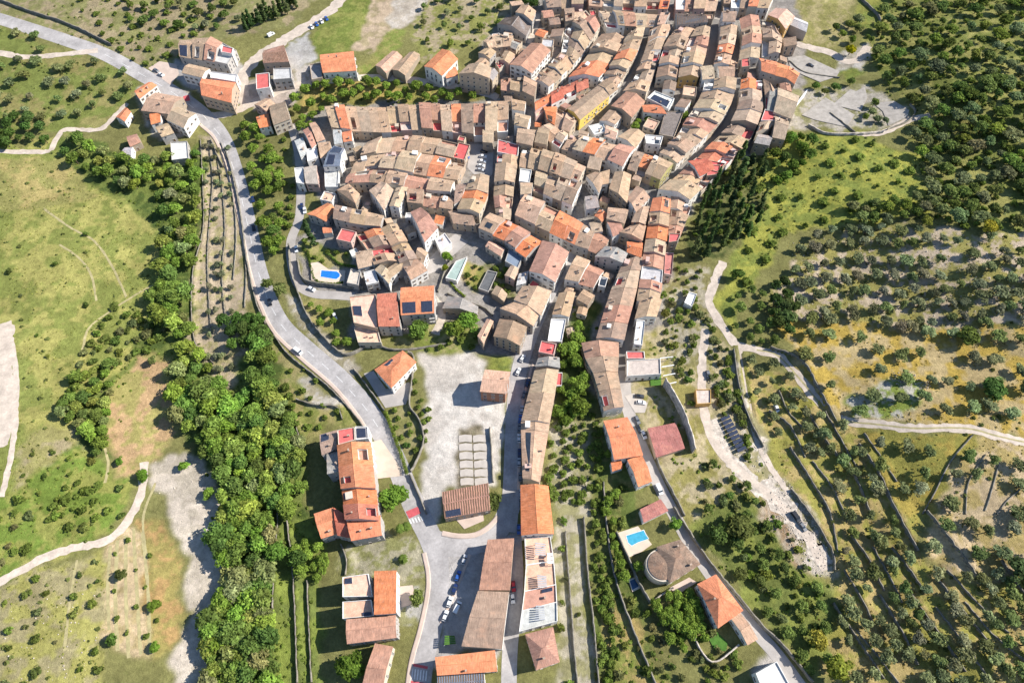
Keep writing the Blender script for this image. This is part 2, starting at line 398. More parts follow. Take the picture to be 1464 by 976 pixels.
    def at(u, v, side):
        tp = tops[min(side, len(tops) - 1)]; A, B, C, D = [np.array(p) for p in (tp if len(tp) == 4 else tp + [tp[2]])]
        p = (A * (1 - u) + B * u) * (1 - v) + (D * (1 - u) + C * u) * v
        n = np.cross(B - A, D - A); n /= np.linalg.norm(n) + 1e-9
        return p, n
    return o, rise, at, len(tops)

def slab_on(at, side, u0, u1, v0, v1, mat, name, parent, h=.12):
    b = MB(); lo, hi = [], []
    for u, v in ((u0, v0), (u1, v0), (u1, v1), (u0, v1)):
        p, n = at(u, v, side); lo.append(p + n * .02); hi.append(p + n * h)
    b.poly(hi, 0)
    for i in range(4): j = (i + 1) % 4; b.poly([lo[i], lo[j], hi[j], hi[i]], 1)
    return link(name, b.mesh(name, [mat, 'frame']), parent)

def walls(Q, z0, z1, kind, rise, f, col, parent, mat='wall'):
    b = MB(); Q0, Q1, Q2, Q3 = Q; t3 = lambda p, z: (p[0], p[1], z)
    if kind == 'flat':
        z1 = z1 + .6; cx = sum(q[0] for q in Q) / 4; cy = sum(q[1] for q in Q) / 4
        inn = [lerp(q, (cx, cy), min(.3, .28 / max(.5, dist(q, (cx, cy))) * 1.3)) for q in Q]
        for i in range(4):
            j = (i + 1) % 4
            b.poly([t3(Q[i], z0), t3(Q[j], z0), t3(Q[j], z1), t3(Q[i], z1)]); b.poly([t3(Q[i], z1), t3(Q[j], z1), t3(inn[j], z1), t3(inn[i], z1)])
            b.poly([t3(inn[j], z1 - .7), t3(inn[i], z1 - .7), t3(inn[i], z1), t3(inn[j], z1)])
        o = link('wall', b.mesh('wall', [mat]), parent, color=col); return o, inn
    e = .0
    if kind == 'hip': zz = [z1] * 4; top0 = top1 = None
    b.poly([t3(Q0, z0), t3(Q1, z0), t3(Q1, z1 + (rise if f <= .02 else 0)), t3(Q0, z1 + (rise if f <= .02 else 0))])
    b.poly([t3(Q2, z0), t3(Q3, z0), t3(Q3, z1 + (rise if f >= .98 else 0)), t3(Q2, z1 + (rise if f >= .98 else 0))])
    for A, B in ((Q1, Q2), (Q3, Q0)):
        fwd = A is Q1
        if kind == 'hip': b.poly([t3(A, z0), t3(B, z0), t3(B, z1), t3(A, z1)]); continue
        ff = f if fwd else 1 - f
        if ff <= .02: b.poly([t3(A, z0), t3(B, z0), t3(B, z1), t3(A, z1 + rise)])
        elif ff >= .98: b.poly([t3(A, z0), t3(B, z0), t3(B, z1 + rise), t3(A, z1)])
        else: b.poly([t3(A, z0), t3(B, z0), t3(B, z1), t3(lerp(A, B, ff), z1 + rise), t3(A, z1)])
    return link('wall', b.mesh('wall', [mat]), parent, color=col), None

def openings(Q, edges, zb, z1, parent, style=0, door=True, balcony=False, dens=3.2):
    done = False
    for e in edges:
        A, B = Q[e], Q[(e + 1) % 4]; L = dist(A, B)
        if L < 2.6: continue
        nx, ny = (B[1] - A[1]) / L, -(B[0] - A[0]) / L                        # outward normal of a ccw quad
        if ny > .35: continue
        n = max(1, int(L / dens)); rz = math.atan2(ny, nx) - math.pi / 2
        st = max(1, int((z1 - zb + .4) / 2.9))
        for s in range(st):
            for k in range(n):
                if RNG.random() < .10: continue
                p = lerp(A, B, (k + .5) / n); z = zb + s * 2.9 + 1.0
                if z + 1.5 > z1: continue
                loc = (p[0] + nx * .03, p[1] + ny * .03, z)
                if s == 0 and door and not done and k == n // 2:
                    link('door', DOOR, parent, (p[0] + nx * .05, p[1] + ny * .05, zb), rz); done = True; continue
                if s > 0 and balcony and k % 2 == 0:
                    link('balcony', BALC, parent, (p[0] + nx * .0, p[1] + ny * .0, z - .95), rz)
                    link('window', WIN[2], parent, (loc[0], loc[1], z - .85), rz)
                else: link('window', WIN[style], parent, loc, rz)

HCOUNT = 0
def sunk_terrace(at, hole, root, rcname, wcol):
    """a terrace cut into the roof slope: four inner walls and a tiled floor"""
    s, u0, u1, v0, v1 = hole; C = [at(u, v, s)[0] for u, v in ((u0, v0), (u1, v0), (u1, v1), (u0, v1))]; zf = min(c[2] for c in C) - 1.1
    b = MB()
    for i in range(4):
        p, q = C[i], C[(i + 1) % 4]; b.poly([(q[0], q[1], zf), (p[0], p[1], zf), (p[0], p[1], p[2] + .03), (q[0], q[1], q[2] + .03)])
    lo, hi_ = C[0], C[1]; d = (C[3] - C[0]); d = d / np.linalg.norm(d) * .14
    b.poly([tuple(lo + (0, 0, .02)), tuple(hi_ + (0, 0, .02)), (hi_[0], hi_[1], hi_[2] + .75), (lo[0], lo[1], lo[2] + .75)]); b.poly([(hi_[0] + d[0], hi_[1] + d[1], zf), (lo[0] + d[0], lo[1] + d[1], zf), (lo[0] + d[0], lo[1] + d[1], lo[2] + .75), (hi_[0] + d[0], hi_[1] + d[1], hi_[2] + .75)])
    b.poly([(lo[0], lo[1], lo[2] + .75), (hi_[0], hi_[1], hi_[2] + .75), (hi_[0] + d[0], hi_[1] + d[1], hi_[2] + .75), (lo[0] + d[0], lo[1] + d[1], lo[2] + .75)])
    o = link('roof_terrace', b.mesh('roof_terrace', ['wall']), root, color=wcol)
    f = MB(); f.poly([(c[0], c[1], zf) for c in C]); link('terrace_floor', f.mesh('terrace_floor', ['flat']), o, color=RNG.choice(RC[rcname]))
HUT = None
def roof_hut(at, s, root, wcol, ang):
    p, n = at(RNG.uniform(.2, .8), RNG.uniform(.35, .75), s); w_, d_, h_ = RNG.uniform(.8, 1.5), RNG.uniform(.8, 1.4), RNG.uniform(.9, 1.9); b = MB(); b.box(-w_, -d_, -1.3, w_, d_, h_); b.box(-w_ - .12, -d_ - .12, h_, w_ + .12, d_ + .12, h_ + .12)
    link('stair_hut', b.mesh('stair_hut', ['wall']), root, tuple(float(v) for v in p), ang, color=wcol)
def house_world(Q, g, eave, label, cat='house', name='house', roof='gable', rc='tan', wc=None, pitch=17, f=.5, ov=.3, ove=.0, group=None, solar=(), sky=(), chim=None,
                ends=(1, 1), style=None, balcony=False, feats=0, door=True, extra=None, wins=True, maxrise=3.2, hole=None, holecol='peach'):
    """Q world quad (ridge parallel to Q0-Q1) at eave level; builds one house"""
    global HCOUNT; HCOUNT += 1
    A = sum(Q[i][0] * Q[(i + 1) % 4][1] - Q[(i + 1) % 4][0] * Q[i][1] for i in range(4))
    if A < 0: Q = [Q[1], Q[0], Q[3], Q[2]]; f = f; ends = (ends[1], ends[0])
    occ_poly(Q, .6)
    cx = sum(q[0] for q in Q) / 4; cy = sum(q[1] for q in Q) / 4
    if cat == 'house':
        for wd_, c_ in (('shed', 'shed'), ('hut', 'hut'), ('garage', 'garage'), ('villa', 'villa'), ('apartment', 'apartment building'), ('annex', 'annex'), ('hall', 'hall'), ('block', 'apartment block'), ('carport', 'carport'), ('court', 'covered court'), ('tank', 'tank'), ('pool house', 'pool house')):
            if wd_ in [w_.rstrip('s') for w_ in label.split()[:7]]: cat = c_; name = c_.replace(' ', '_'); break
    root = empty(name, (cx, cy, g), label, cat, group)
    q = [(p[0] - cx, p[1] - cy) for p in Q]
    gl = min(h1(*p) for p in Q) - g - .8
    col = RC[rc][RNG.randrange(len(RC[rc]))]; k = RNG.uniform(.9, 1.1); col = tuple(min(.85, c * k * RNG.uniform(.97, 1.03)) for c in col)
    wcol = WC[wc or RNG.choice(TOWNWALLS)]
    style = RNG.choice((0, 0, 1, 1, 2)) if style is None else style
    if roof == 'flat':
        wo, inn = walls(q, gl, eave, 'flat', 0, .5, wcol, root)
        b = MB(); b.poly([(p[0], p[1], eave) for p in inn]); b.poly([(p[0], p[1], eave - .25) for p in reversed(inn)])
        link('roof', b.mesh('roof', ['flat']), root, color=col)
        at = lambda u, v, s: (np.array([*lerp(lerp(inn[0], inn[1], u), lerp(inn[3], inn[2], u), v), eave]), np.array([0, 0, 1.0])); nt_ = 1
    else:
        r, rise, at, nt_ = make_roof(q, eave, roof, R(pitch), f, ov, col, root, ove=ove, maxrise=maxrise, hole=hole)
        if hole: sunk_terrace(at, hole, root, holecol, wcol)
        walls(q, gl, eave, roof, rise, f, wcol, root)
    if name == 'hall':                                             # raised dark tile ribs down both slopes
        for sd in (0, 1):
            for k_ in range(19): slab_on(at, sd, (k_ + .2) / 19, (k_ + .62) / 19, .02 if not (sd == 1 and k_ < 8) else .02, .97, 'shutter', 'roof_rib', root, .09)
    if wins: openings(q, [e for e, on in ((0, 1), (2, 1), (1, ends[1]), (3, ends[0])) if on], 0, eave, root, style, door, balcony)
    for s, u0, u1, v0, v1 in solar: slab_on(at, s, u0, u1, v0, v1, 'panel', 'solar_panel', root, .16 if roof != 'flat' else .45)
    for s, u0, u1, v0, v1 in sky: slab_on(at, s, u0, u1, v0, v1, 'glass', 'skylight', root, .1)
    nch = chim if chim is not None else RNG.choice((0, 1, 1, 2))
    for _ in range(nch):
        p, n = at(RNG.uniform(.15, .85), RNG.uniform(.25, .85), RNG.randrange(nt_))
        link('chimney', RNG.choice(CHIM), root, (float(p[0]), float(p[1]), float(p[2])), RNG.uniform(0, .3) + math.atan2(q[1][1] - q[0][1], q[1][0] - q[0][0]))
    return root, q, at

def quadW(px, eave, up=0.0):
    cx = sum(p[0] for p in px) / 4; cy = sum(p[1] for p in px) / 4
    z = 0
    for _ in range(5): c = flat(cx, cy, z + eave); z = h1(*c) + up
    return [flat(*p, z + eave) for p in px], z
def H(px, eave, label, up=0.0, **kw):
    Q, g = quadW(px, eave, up); return house_world(Q, g, eave, label, **kw)

def terrace_part(q, lo, hi, zf, gl, rcname, wcol, root):
    """a lower flat volume at the back of a house: q quad between depth fractions lo..hi"""
    t = [lerp(q[0], q[3], lo), lerp(q[1], q[2], lo), lerp(q[1], q[2], hi), lerp(q[0], q[3], hi)]
    b = MB(); cx = sum(p[0] for p in t) / 4; cy = sum(p[1] for p in t) / 4
    inn = [lerp(p, (cx, cy), .12) for p in t]; t3 = lambda p, z: (p[0], p[1], z)
    for i in range(4):
        j = (i + 1) % 4
        b.poly([t3(t[i], gl), t3(t[j], gl), t3(t[j], zf + .9), t3(t[i], zf + .9)]); b.poly([t3(t[i], zf + .9), t3(t[j], zf + .9), t3(inn[j], zf + .9), t3(inn[i], zf + .9)])
        b.poly([t3(inn[j], zf - .05), t3(inn[i], zf - .05), t3(inn[i], zf + .9), t3(inn[j], zf + .9)])
    o = link('roof_terrace', b.mesh('roof_terrace', ['wall']), root, color=wcol)
    c = RNG.choice(RC[rcname]); fb = MB(); fb.poly([t3(p, zf) for p in inn]); link('terrace_floor', fb.mesh('terrace_floor', ['flat']), o, color=c)
    if RNG.random() < .5:                                                     # a stair hut on the terrace
        c0 = lerp(inn[0], inn[2], RNG.uniform(.25, .7)); a = math.atan2(q[1][1] - q[0][1], q[1][0] - q[0][0])
        hb = MB(); hb.box(-1, -1.1, zf, 1, 1.1, zf + 2.3); hb.box(-1.15, -1.25, zf + 2.3, 1.15, 1.25, zf + 2.45)
        link('stair_hut', hb.mesh('stair_hut', ['wall']), o, (c0[0], c0[1], 0), a, color=wcol)

ORD = ['first', 'second', 'third', 'fourth', 'fifth', 'sixth', 'seventh', 'eighth', 'ninth', 'tenth', 'eleventh', 'twelfth', 'thirteenth', 'fourteenth', 'fifteenth', 'sixteenth', 'seventeenth', 'eighteenth', 'nineteenth', 'twentieth']
def poly_at(L, t):
    d = [dist(L[i], L[i + 1]) for i in range(len(L) - 1)]; s = t * sum(d)
    for i, x in enumerate(d):
        if s <= x or i == len(d) - 1: return lerp(L[i], L[i + 1], min(1, s / max(x, 1e-6)))
        s -= x
ROWPTS = []
def strip(phrase, A, B, n, eave, side='left', over=None, wall=None, roofs=('tan',) * 13 + ('rust', 'rust', 'brown', 'orange'), terr=.3, ftyp=None, group=None, cuts=None, var=1.4, ends=True, pitch=16, tside=None, skip=(), holes=.42):
    """a row of houses whose two eave lines are A and B in the photograph"""
    over = over or {}
    if cuts is None:
        cuts = [0.0]
        for i in range(n): cuts.append(cuts[-1] + RNG.uniform(.75, 1.3))
        cuts = [c / cuts[-1] for c in cuts]
    n = len(cuts) - 1; eave = eave * (.86 if eave < 10 else 1)
    Aw = [W(*poly_at(A, c), eave) for c in cuts]; Bw = [W(*poly_at(B, c), eave) for c in cuts]
    for i in range(n):
        if i in skip: continue
        o = dict(over.get(i, {})); rc = o.pop('rc', RNG.choice(roofs)); rt = o.pop('roof', 'flat' if rc in ('redflat', 'white', 'palegrey', 'pinkred', 'peach', 'beige') else 'gable')
        a0, a1, b1, b0 = Aw[i], Aw[i + 1], Bw[i + 1], Bw[i]
        e = .03 / max(1, dist(a0, a1)); a0, a1 = lerp(a0, a1, e), lerp(a1, a0, e); b0, b1 = lerp(b0, b1, e), lerp(b1, b0, e)
        ROWPTS.append((sum(q_[0] for q_ in (a0, a1, b0, b1)) / 4, sum(q_[1] for q_ in (a0, a1, b0, b1)) / 4, math.atan2(a1[1] - a0[1], a1[0] - a0[0]), phrase))
        Q = [a0, a1, b1, b0]; g = h1(sum(q[0] for q in Q) / 4, sum(q[1] for q in Q) / 4)
        ev = eave + RNG.uniform(-var, var) + o.pop('dz', 0); wc = o.pop('wc', (RNG.choice(wall) if wall else None)) or RNG.choice(TOWNWALLS)
        depth = (dist(a0, b0) + dist(a1, b1)) / 2; ter = o.pop('terr', None); feat = o.pop('feat', '')
        if ter is None: ter = rt == 'gable' and depth > 9.5 and RNG.random() < terr
        f = o.pop('f', ftyp if ftyp is not None else RNG.choice((.5, .5, .5, .44, .58, 0.0 if depth < 8 else .5, 1.0 if depth < 8 else .5)))
        nch = o.pop('chim', RNG.choice((0, 1, 1, 2)))
        rest = '' if not ter else ' with roof terrace'
        if nch == 2 and not ter: rest = ' with two chimneys'
        if feat: rest = ' ' + feat
        lab = f"{WORD[rc]} house{rest}, {ORD[i]} from {side} in {phrase}"
        if len(lab.split()) > 16: lab = f"{WORD[rc]} house, {ORD[i]} from {side} in {phrase}"
        kw = dict(roof=rt, rc=rc, wc=wc, pitch=pitch + RNG.uniform(-2, 2), f=f, group=group or 'terraced houses of the old village', chim=nch, ends=(ends and i == 0, ends and i == n - 1)); kw.update(o)
        if ter:
            near_b = tside if tside is not None else RNG.random() < .5
            sp = RNG.uniform(.62, .72)
            if near_b: Qm = [a0, a1, lerp(a1, b1, sp), lerp(a0, b0, sp)]; lo, hi = sp, 1.0
            else: Qm = [lerp(a0, b0, 1 - sp), lerp(a1, b1, 1 - sp), b1, b0]; lo, hi = 0.0, 1 - sp
            root, q, at = house_world(Qm, g, ev, lab, **kw)
            cx, cy = root.location[0], root.location[1]; full = [(p[0] - cx, p[1] - cy) for p in Q]
            A_ = sum(full[k][0] * full[(k + 1) % 4][1] - full[(k + 1) % 4][0] * full[k][1] for k in range(4))
            if A_ < 0: full = [full[1], full[0], full[3], full[2]]
            occ_poly(Q, .4)
            terrace_part(full, lo + (.003 if lo else 0), hi - (0 if lo else .003), ev - RNG.uniform(1.6, 3.0), -4, RNG.choice(('peach', 'beige', 'redflat', 'rust', 'palegrey')), WC[wc], root)
        else:
            if kw['roof'] == 'gable' and not feat and not o.get('sky') and not o.get('solar') and depth > 6.5 and RNG.random() < holes:
                f_ = kw['f']; sd = RNG.randrange(2) if .02 < f_ < .98 else 0; u0 = RNG.uniform(.08, .4); kw['hole'] = (sd, u0, min(.93, u0 + RNG.uniform(.35, .6)), RNG.uniform(.06, .25), RNG.uniform(.6, .85)); kw['holecol'] = RNG.choice(('peach', 'beige', 'redflat', 'redflat', 'rust', 'palegrey'))
                lab = f"{WORD[rc]} house with sunken roof terrace, {ORD[i]} from {side} in {phrase}"
                if len(lab.split()) > 16: lab = f"{WORD[rc]} house, {ORD[i]} from {side} in {phrase}"
                kw['chim'] = min(1, kw['chim'])
            root, q_, at_ = house_world(Q, g, ev, lab, **kw)
            if kw['roof'] == 'gable' and not kw.get('hole') and RNG.random() < .28 and holes > 0: roof_hut(at_, 0, root, RNG.choice((WC['white'], WC['cream'], WC['pink'])), math.atan2(q_[1][1] - q_[0][1], q_[1][0] - q_[0][0]))
# ------------------------------------------------------------------ the old village: rows of houses
F = 'flat'
red = dict(rc='redflat'); orange = dict(rc='orange'); rred = dict(rc='red'); white = dict(rc='white'); peach = dict(rc='peach'); rust = dict(rc='rust'); brown = dict(rc='brown'); grey = dict(rc='grey')
lit = ('white', 'cream', 'white', 'white', 'cream', 'beige')
# north-west of the diagonal street
strip('row above white diagonal street', [(838,12),(812,26),(806,48),(803,72),(784,95),(760,113)], [(858,36),(842,60),(826,85),(806,106),(784,126)], 9, 8, 'top', wall=lit, tside=False)
strip('row below white diagonal street', [(861,48),(844,72),(829,94),(813,112)], [(895,52),(884,72),(872,93),(856,112)], 5, 7.5, 'top', {3: dict(rc='orange')})
strip('row along dark upper street', [(897,52),(886,72),(874,93),(858,112)], [(922,40),(915,64),(906,84),(893,105),(881,122)], 6, 8, 'top', wall=lit, tside=False)

strip('red roofed row below diagonal street', [(840,109),(812,120),(782,138),(764,150)], [(842,124),(820,134),(788,152),(766,168)], 4, 7, 'right', {0: rred, 1: rred, 2: rred, 3: orange})

strip('yellow and white fronted long row', [(812,156),(838,134),(868,110)], [(829,172),(853,150),(884,125)], 2, 9, 'left', {0: dict(rc='tan', wc='yellow', feat='over yellow front', chim=0, balcony=True), 1: dict(rc='tan', wc='white', feat='over white front')}, terr=0, cuts=(0, .78, 1))
# between the dark upper street and the lit lane
strip('narrow row right of dark upper street', [(930,42),(925,66),(916,90),(901,118),(891,131)], [(962,34),(948,58),(942,84),(934,108),(924,132)], 6, 8, 'top')
strip('row right of lit lane', [(970,36),(951,60),(944,84),(938,112)], [(994,40),(980,62),(972,86),(968,112)], 5, 8, 'top', wall=lit)
strip('row left of straight dark street', [(996,40),(982,62),(974,86),(970,112)], [(1015,40),(1012,62),(1007,86),(998,112)], 5, 8.5, 'top', {4: dict(wc='ochre', feat='over ochre front', terr=0)})
strip('row right of straight dark street', [(1032,34),(1029,60),(1021,92)], [(1054,36),(1051,60),(1042,94)], 4, 8, 'top', {2: dict(rc='orange', roof='gable')})
strip('second row right of straight street', [(1058,26),(1062,54),(1058,84)], [(1084,22),(1088,54),(1086,82)], 4, 8, 'top')
strip('third row right of straight street', [(1088,24),(1091,54),(1090,80)], [(1112,46),(1118,58),(1114,78)], 3, 8, 'top', wall=('grey', 'stone', 'cream'))
H([(1032,17),(1054,17),(1051,31),(1033,31)], 9, 'dark brown tiled house at top of the straight dark street', rc='brown', wc='white')
H([(1098,22),(1110,12),(1136,24),(1123,42)], 9, 'ochre walled house with peach roof on the top right village edge', rc='peach', wc='ochre', roof='gable')
H([(1123,20),(1155,33),(1153,46),(1126,34)], 6, 'long pale grey shed below the ochre walled house', rc='palegrey', wc='grey', chim=0, wins=False)
strip('topmost row of the village', [(840,-14),(900,-10),(960,-6)], [(842,8),(898,12),(955,12)], 7, 8, 'left', {6: orange})
strip('row at top centre edge', [(966,-8),(1028,-4)], [(966,14),(1024,14)], 4, 8, 'left', {0: white, 1: rust})
strip('row at top right edge', [(1034,-12),(1108,-6)], [(1036,10),(1098,14)], 5, 8, 'left', {3: orange, 1: white})
strip('row against top edge left of centre', [(776,-6),(836,-14)], [(782,12),(834,8)], 3, 8, 'left', {0: brown})
H([(966,20),(1008,22),(1012,32),(968,36)], 9, 'dark grey roofed hall with curved grey wall near top edge', rc='darkgrey', wc='grey')
strip('second row from top edge centre', [(856,14),(900,17),(958,20)], [(868,36),(904,38),(950,36)], 6, 8, 'left', {2: rust})
strip('short row left of top edge centre', [(806,16),(836,12)], [(808,34),(834,28)], 2, 7.5, 'left')
H([(640,301),(673,303),(681,323),(648,319)], 5.5, 'low stone house in shade below the shaded bend', rc='tan', wc='stone')
H([(622,343),(636,334),(646,348),(630,360)], 4.5, 'low white house beside the wedge shaped house', rc='palegrey', wc='white', roof=F)
H([(598,352),(612,362),(606,376),(594,366)], 6.5, 'pinkish tan house at the corner of pale yard', rc='tan', wc='white')
H([(664,262),(676,256),(668,274),(656,282)], 7, 'dark stepped roof behind the orange banded row', rc='brown', wc='stone') if 0 else None
H([(1000,96),(1018,94),(1022,112),(1004,114)], 8, 'tan house joining straight dark street and curved lane', rc='tan', wc='white')
H([(1026,96),(1050,96),(1050,110),(1028,111)], 7.5, 'tan house at the head of the curved lane', rc='tan', wc='white')
H([(828,186),(842,190),(838,202),(826,200)], 7, 'small tan house left of white terrace house', rc='tan', wc='white')
H([(866,180),(884,186),(880,200),(864,194)], 6.5, 'small peach roofed house right of white terrace house', rc='peach', wc='white')
H([(744,262),(762,262),(760,276),(744,278)], 7.5, 'tan house below the white terraced house', rc='tan', wc='white')
H([(690,186),(706,188),(704,204),(690,203)], 7.5, 'shaded house front over the car square', rc='tan', wc='stone')
H([(1100,128),(1112,128),(1106,158),(1096,158)], 7, 'narrow grey house beside the large tan tiled house', rc='grey', wc='white')
H([(836,282),(852,279),(857,296),(838,299)], 6.5, 'grey roofed house in the middle of the dark courtyard', rc='grey', wc='white')
H([(842,319),(857,317),(862,330),(846,333)], 6.5, 'tan house closing the dark courtyard from below', rc='tan', wc='white')
H([(858,247),(872,243),(870,262),(858,264)], 7.5, 'tan house above the small white house in courtyard', rc='tan', wc='white')
strip('row between pool house and pale yard', [(520,384),(545,378),(574,372)], [(522,404),(548,410),(572,404)], 3, 6.5, 'left', {1: peach}, terr=0) if 0 else None
H([(508,362),(532,356),(536,378),(512,384)], 6.5, 'low tan house with white sides above the pool house', rc='tan', wc='white')
H([(520,390),(536,386),(542,404),(524,408)], 6, 'white walled house right of the flat pool house', rc='palegrey', wc='white', roof=F)
H([(742,392),(756,388),(752,404),(738,408)], 5.5, 'pale lean-to left of the broad ridge house', rc='palegrey', wc='white')
H([(728,356),(748,366),(740,384),(722,374)], 5, 'grey-blue shaded annex below the stepping row', rc='bluegrey', wc='grey', roof=F)
H([(700,344),(722,356),(716,366),(694,352)], 5, 'peach lower wing in front of stepping row', rc='peach', wc='cream')
H([(830,594),(852,590),(856,602),(834,606)], 4, 'little tan shed at foot of left lane row', rc='tan', wc='stone', chim=0, wins=False) if 0 else None
H([(797,533),(804,533),(803,552),(795,552)], 5, 'small red roofed lean-to on the long tan terrace', rc='redflat', wc='white', roof=F, chim=0, wins=False)
H([(838,500),(850,496),(853,512),(840,516)], 6.5, 'white walled cottage on ravine side of lane row', rc='white', wc='white', roof=F)
# terracotta group on the right edge
strip('orange row over the concrete terraces', [(1085,84),(1110,90),(1128,96),(1143,106)], [(1088,102),(1106,108),(1124,112),(1136,121)], 3, 8, 'left', {0: dict(rc='orange', feat='with dark slot'), 1: dict(rc='orange'), 2: dict(rc='orange')}, wall=('grey',), terr=0)
H([(1060,85),(1071,84),(1072,96),(1060,97)], 7, 'small red flat-roofed house left of the orange row', rc='redflat', roof=F)
# both sides of the long curved lane
strip('row left of curved lane', [(1008,114),(1004,134),(994,152),(980,172),(966,198),(944,216)], [(1052,114),(1050,134),(1041,158),(1024,180),(1000,203),(968,232)], 9, 8, 'top', {5: dict(rc='tan')}, tside=False, wall=lit)
strip('row right of curved lane', [(1061,112),(1057,150),(1043,180),(1020,202),(990,232),(966,252),(941,272)], [(1090,112),(1092,152),(1076,196),(1052,220),(1022,252),(1002,272),(985,288)], 12, 8, 'top', {7: dict(rc='red'), 8: red}, tside=True)
strip('outer row above cypress grove', [(1092,112),(1096,150),(1080,194)], [(1108,128),(1124,160),(1098,186)], 4, 8, 'top', {1: red, 2: red}, tside=True)
H([(1112,126),(1143,138),(1132,170),(1106,160)], 8, 'large tan tiled house beside a long white wall on village edge', rc='tan', wc='cream')
H([(1108,163),(1128,172),(1122,200),(1104,196)], 7, 'tan tiled house on the corner below the long white wall', rc='tan', wc='stone')
H([(1084,192),(1105,196),(1100,208),(1078,204)], 7, 'grey roofed house at the right tip of the village', rc='grey', wc='stone', up=1)
H([(984,231),(1010,227),(1022,241),(1000,252)], 7.5, 'dark red tiled house above the cypress grove', rc='red', up=1.2)
H([(1014,236),(1030,237),(1028,250),(1010,252)], 7, 'red flat-roofed terrace house beside the dark red tiled house', rc='redflat', roof=F, up=1.0)
# centre, above the two facing rows
H([(874,152),(896,131),(922,145),(903,168)], 8, 'large rust mottled house at foot of the dark upper street', rc='rust', wc='stone', chim=1)
H([(857,173),(872,157),(889,166),(879,178)], 7, 'small tan house below the rust mottled house', rc='tan')
H([(925,141),(936,131),(964,142),(956,157)], 6.5, 'white house with dark glass roof above the green courtyard', rc='white', wc='white', roof=F, solar=((0,.35,.95,.1,.9),))
H([(916,151),(942,150),(953,163),(920,160)], 6.5, 'orange tiled house along the green courtyard', rc='orange', wc='white')
H([(951,160),(977,161),(963,197),(942,193)], 6.5, 'long beige flat-roofed hall right of green courtyard', rc='beige', roof=F, wc='stone', chim=0)
H([(921,193),(948,196),(944,208),(924,206)], 6.5, 'white flat-roofed house below the green courtyard', rc='white', roof=F, wc='white', sky=((0,.1,.4,.4,.9),))
H([(841,181),(862,176),(866,189),(850,194)], 6, 'white terrace house behind the windowed grey front', rc='white', roof=F, wc='white')
strip('row with shaded windowed front', [(818,192),(850,200),(880,206),(908,213)], [(803,211),(838,221),(862,226),(890,240)], 5, 9, 'left', {1: dict(rc='tan', feat='with red terrace'), 2: dict(rc='orange'), 3: dict(rc='tan'), 4: dict(rc='rust')}, wall=('white', 'grey', 'white', 'grey', 'white'), terr=0)
strip('row right of shaded windowed front', [(908,214),(934,222),(962,236)], [(897,240),(926,250),(944,258)], 4, 8, 'left', {3: dict(rc='tan', wc='olive', feat='over olive front'), 1: dict(rc='orange', roof='gable')}, terr=.2)
H([(884,196),(902,184),(922,192),(908,212)], 7, 'tan house under the courtyard with a lichen blotched roof', rc='tan')
strip('row between red row and yellow front', [(776,152),(802,152),(826,172)], [(782,172),(800,184),(814,190)], 3, 7, 'left')
strip('row of white fronts above the square', [(786,175),(812,194)], [(766,188),(800,212)], 3, 7.5, 'left', wall=lit)
H([(731,142),(752,146),(750,159),(732,156)], 8, 'white walled house with tan roof north of the red flats', rc='tan', wc='white')
H([(737,162),(759,167),(754,183),(735,178)], 8, 'tan house with bright east gable beside white walled house', rc='tan', wc='white')
H([(740,184),(768,187),(761,208),(738,203)], 8, 'wide tan house directly above the red flats', rc='tan', wc='stone')
H([(770,183),(786,186),(782,207),(764,203)], 8, 'tan house right of the wide house above the red flats', rc='tan')
strip('stepped row below the red-tan house', [(716,112),(742,107),(768,121)], [(716,128),(740,130),(764,142)], 3, 8, 'left', wall=('stone', 'cream'))
H([(729,93),(760,62),(787,72),(760,105)], 9, 'red-tan long house with pale blue awning and slate shaded front', rc='rust', wc='white', chim=1)
H([(737,18),(746,8),(766,16),(761,31)], 8, 'tan house beside the dark trees at upper village edge', rc='tan', wc='grey')
H([(711,35),(723,26),(761,33),(752,52)], 5, 'broad grey roofed hall beside pale steps', rc='grey', wc='grey', chim=0)
strip('upper left village steps', [(691,62),(706,51),(728,50),(747,57)], [(699,72),(716,69),(728,66),(738,71)], 4, 7, 'left', {3: grey})
H([(684,76),(695,69),(709,74),(700,84)], 7, 'small tan house with slate front above a red terrace', rc='tan', wc='grey')
H([(715,86),(722,73),(736,78),(727,91)], 7.5, 'tan house right of the small red terrace', rc='tan', wc='pink')
H([(708,91),(716,86),(723,92),(714,100)], 6, 'small red flat-roofed terrace on the upper left slope', rc='redflat', roof=F)
H([(678,92),(688,83),(700,90),(692,100)], 7, 'tan house over the beige block', rc='tan')
H([(656,106),(671,92),(702,97),(699,112)], 12, 'four storey beige block with small windows on ring road', rc='tan', wc='beige', style=0, chim=1)
H([(690,104),(702,97),(712,104),(704,116)], 9, 'grey roofed annex right of the beige block', rc='grey', wc='beige')
H([(607,95),(632,71),(654,85),(632,108)], 8, 'big bright orange house with dark ridge line above ring road', rc='orange', wc='white', ove=.4, chim=0)
H([(633,102),(651,96),(655,107),(638,112)], 5.5, 'low orange annex of the bright orange house', rc='orange', wc='white', chim=0)
H([(537,94),(562,73),(575,81),(552,105)], 4.5, 'long peach tiled shed between green plots', rc='peach', roof='gable', wc='stone', chim=0, wins=False)
H([(561,100),(586,75),(600,78),(579,108)], 4.5, 'long tan tiled shed beside the peach shed', rc='tan', wc='stone', chim=0, wins=False)
H([(458,79),(505,74),(509,101),(462,104)], 7, 'wide orange tiled house with white front on ring road', rc='orange', wc='white', ove=.3, balcony=True, chim=2)
H([(443,93),(459,91),(461,112),(446,115)], 5, 'roofless looking concrete annex left of wide orange house', rc='grey', wc='tan', roof=F, chim=0)
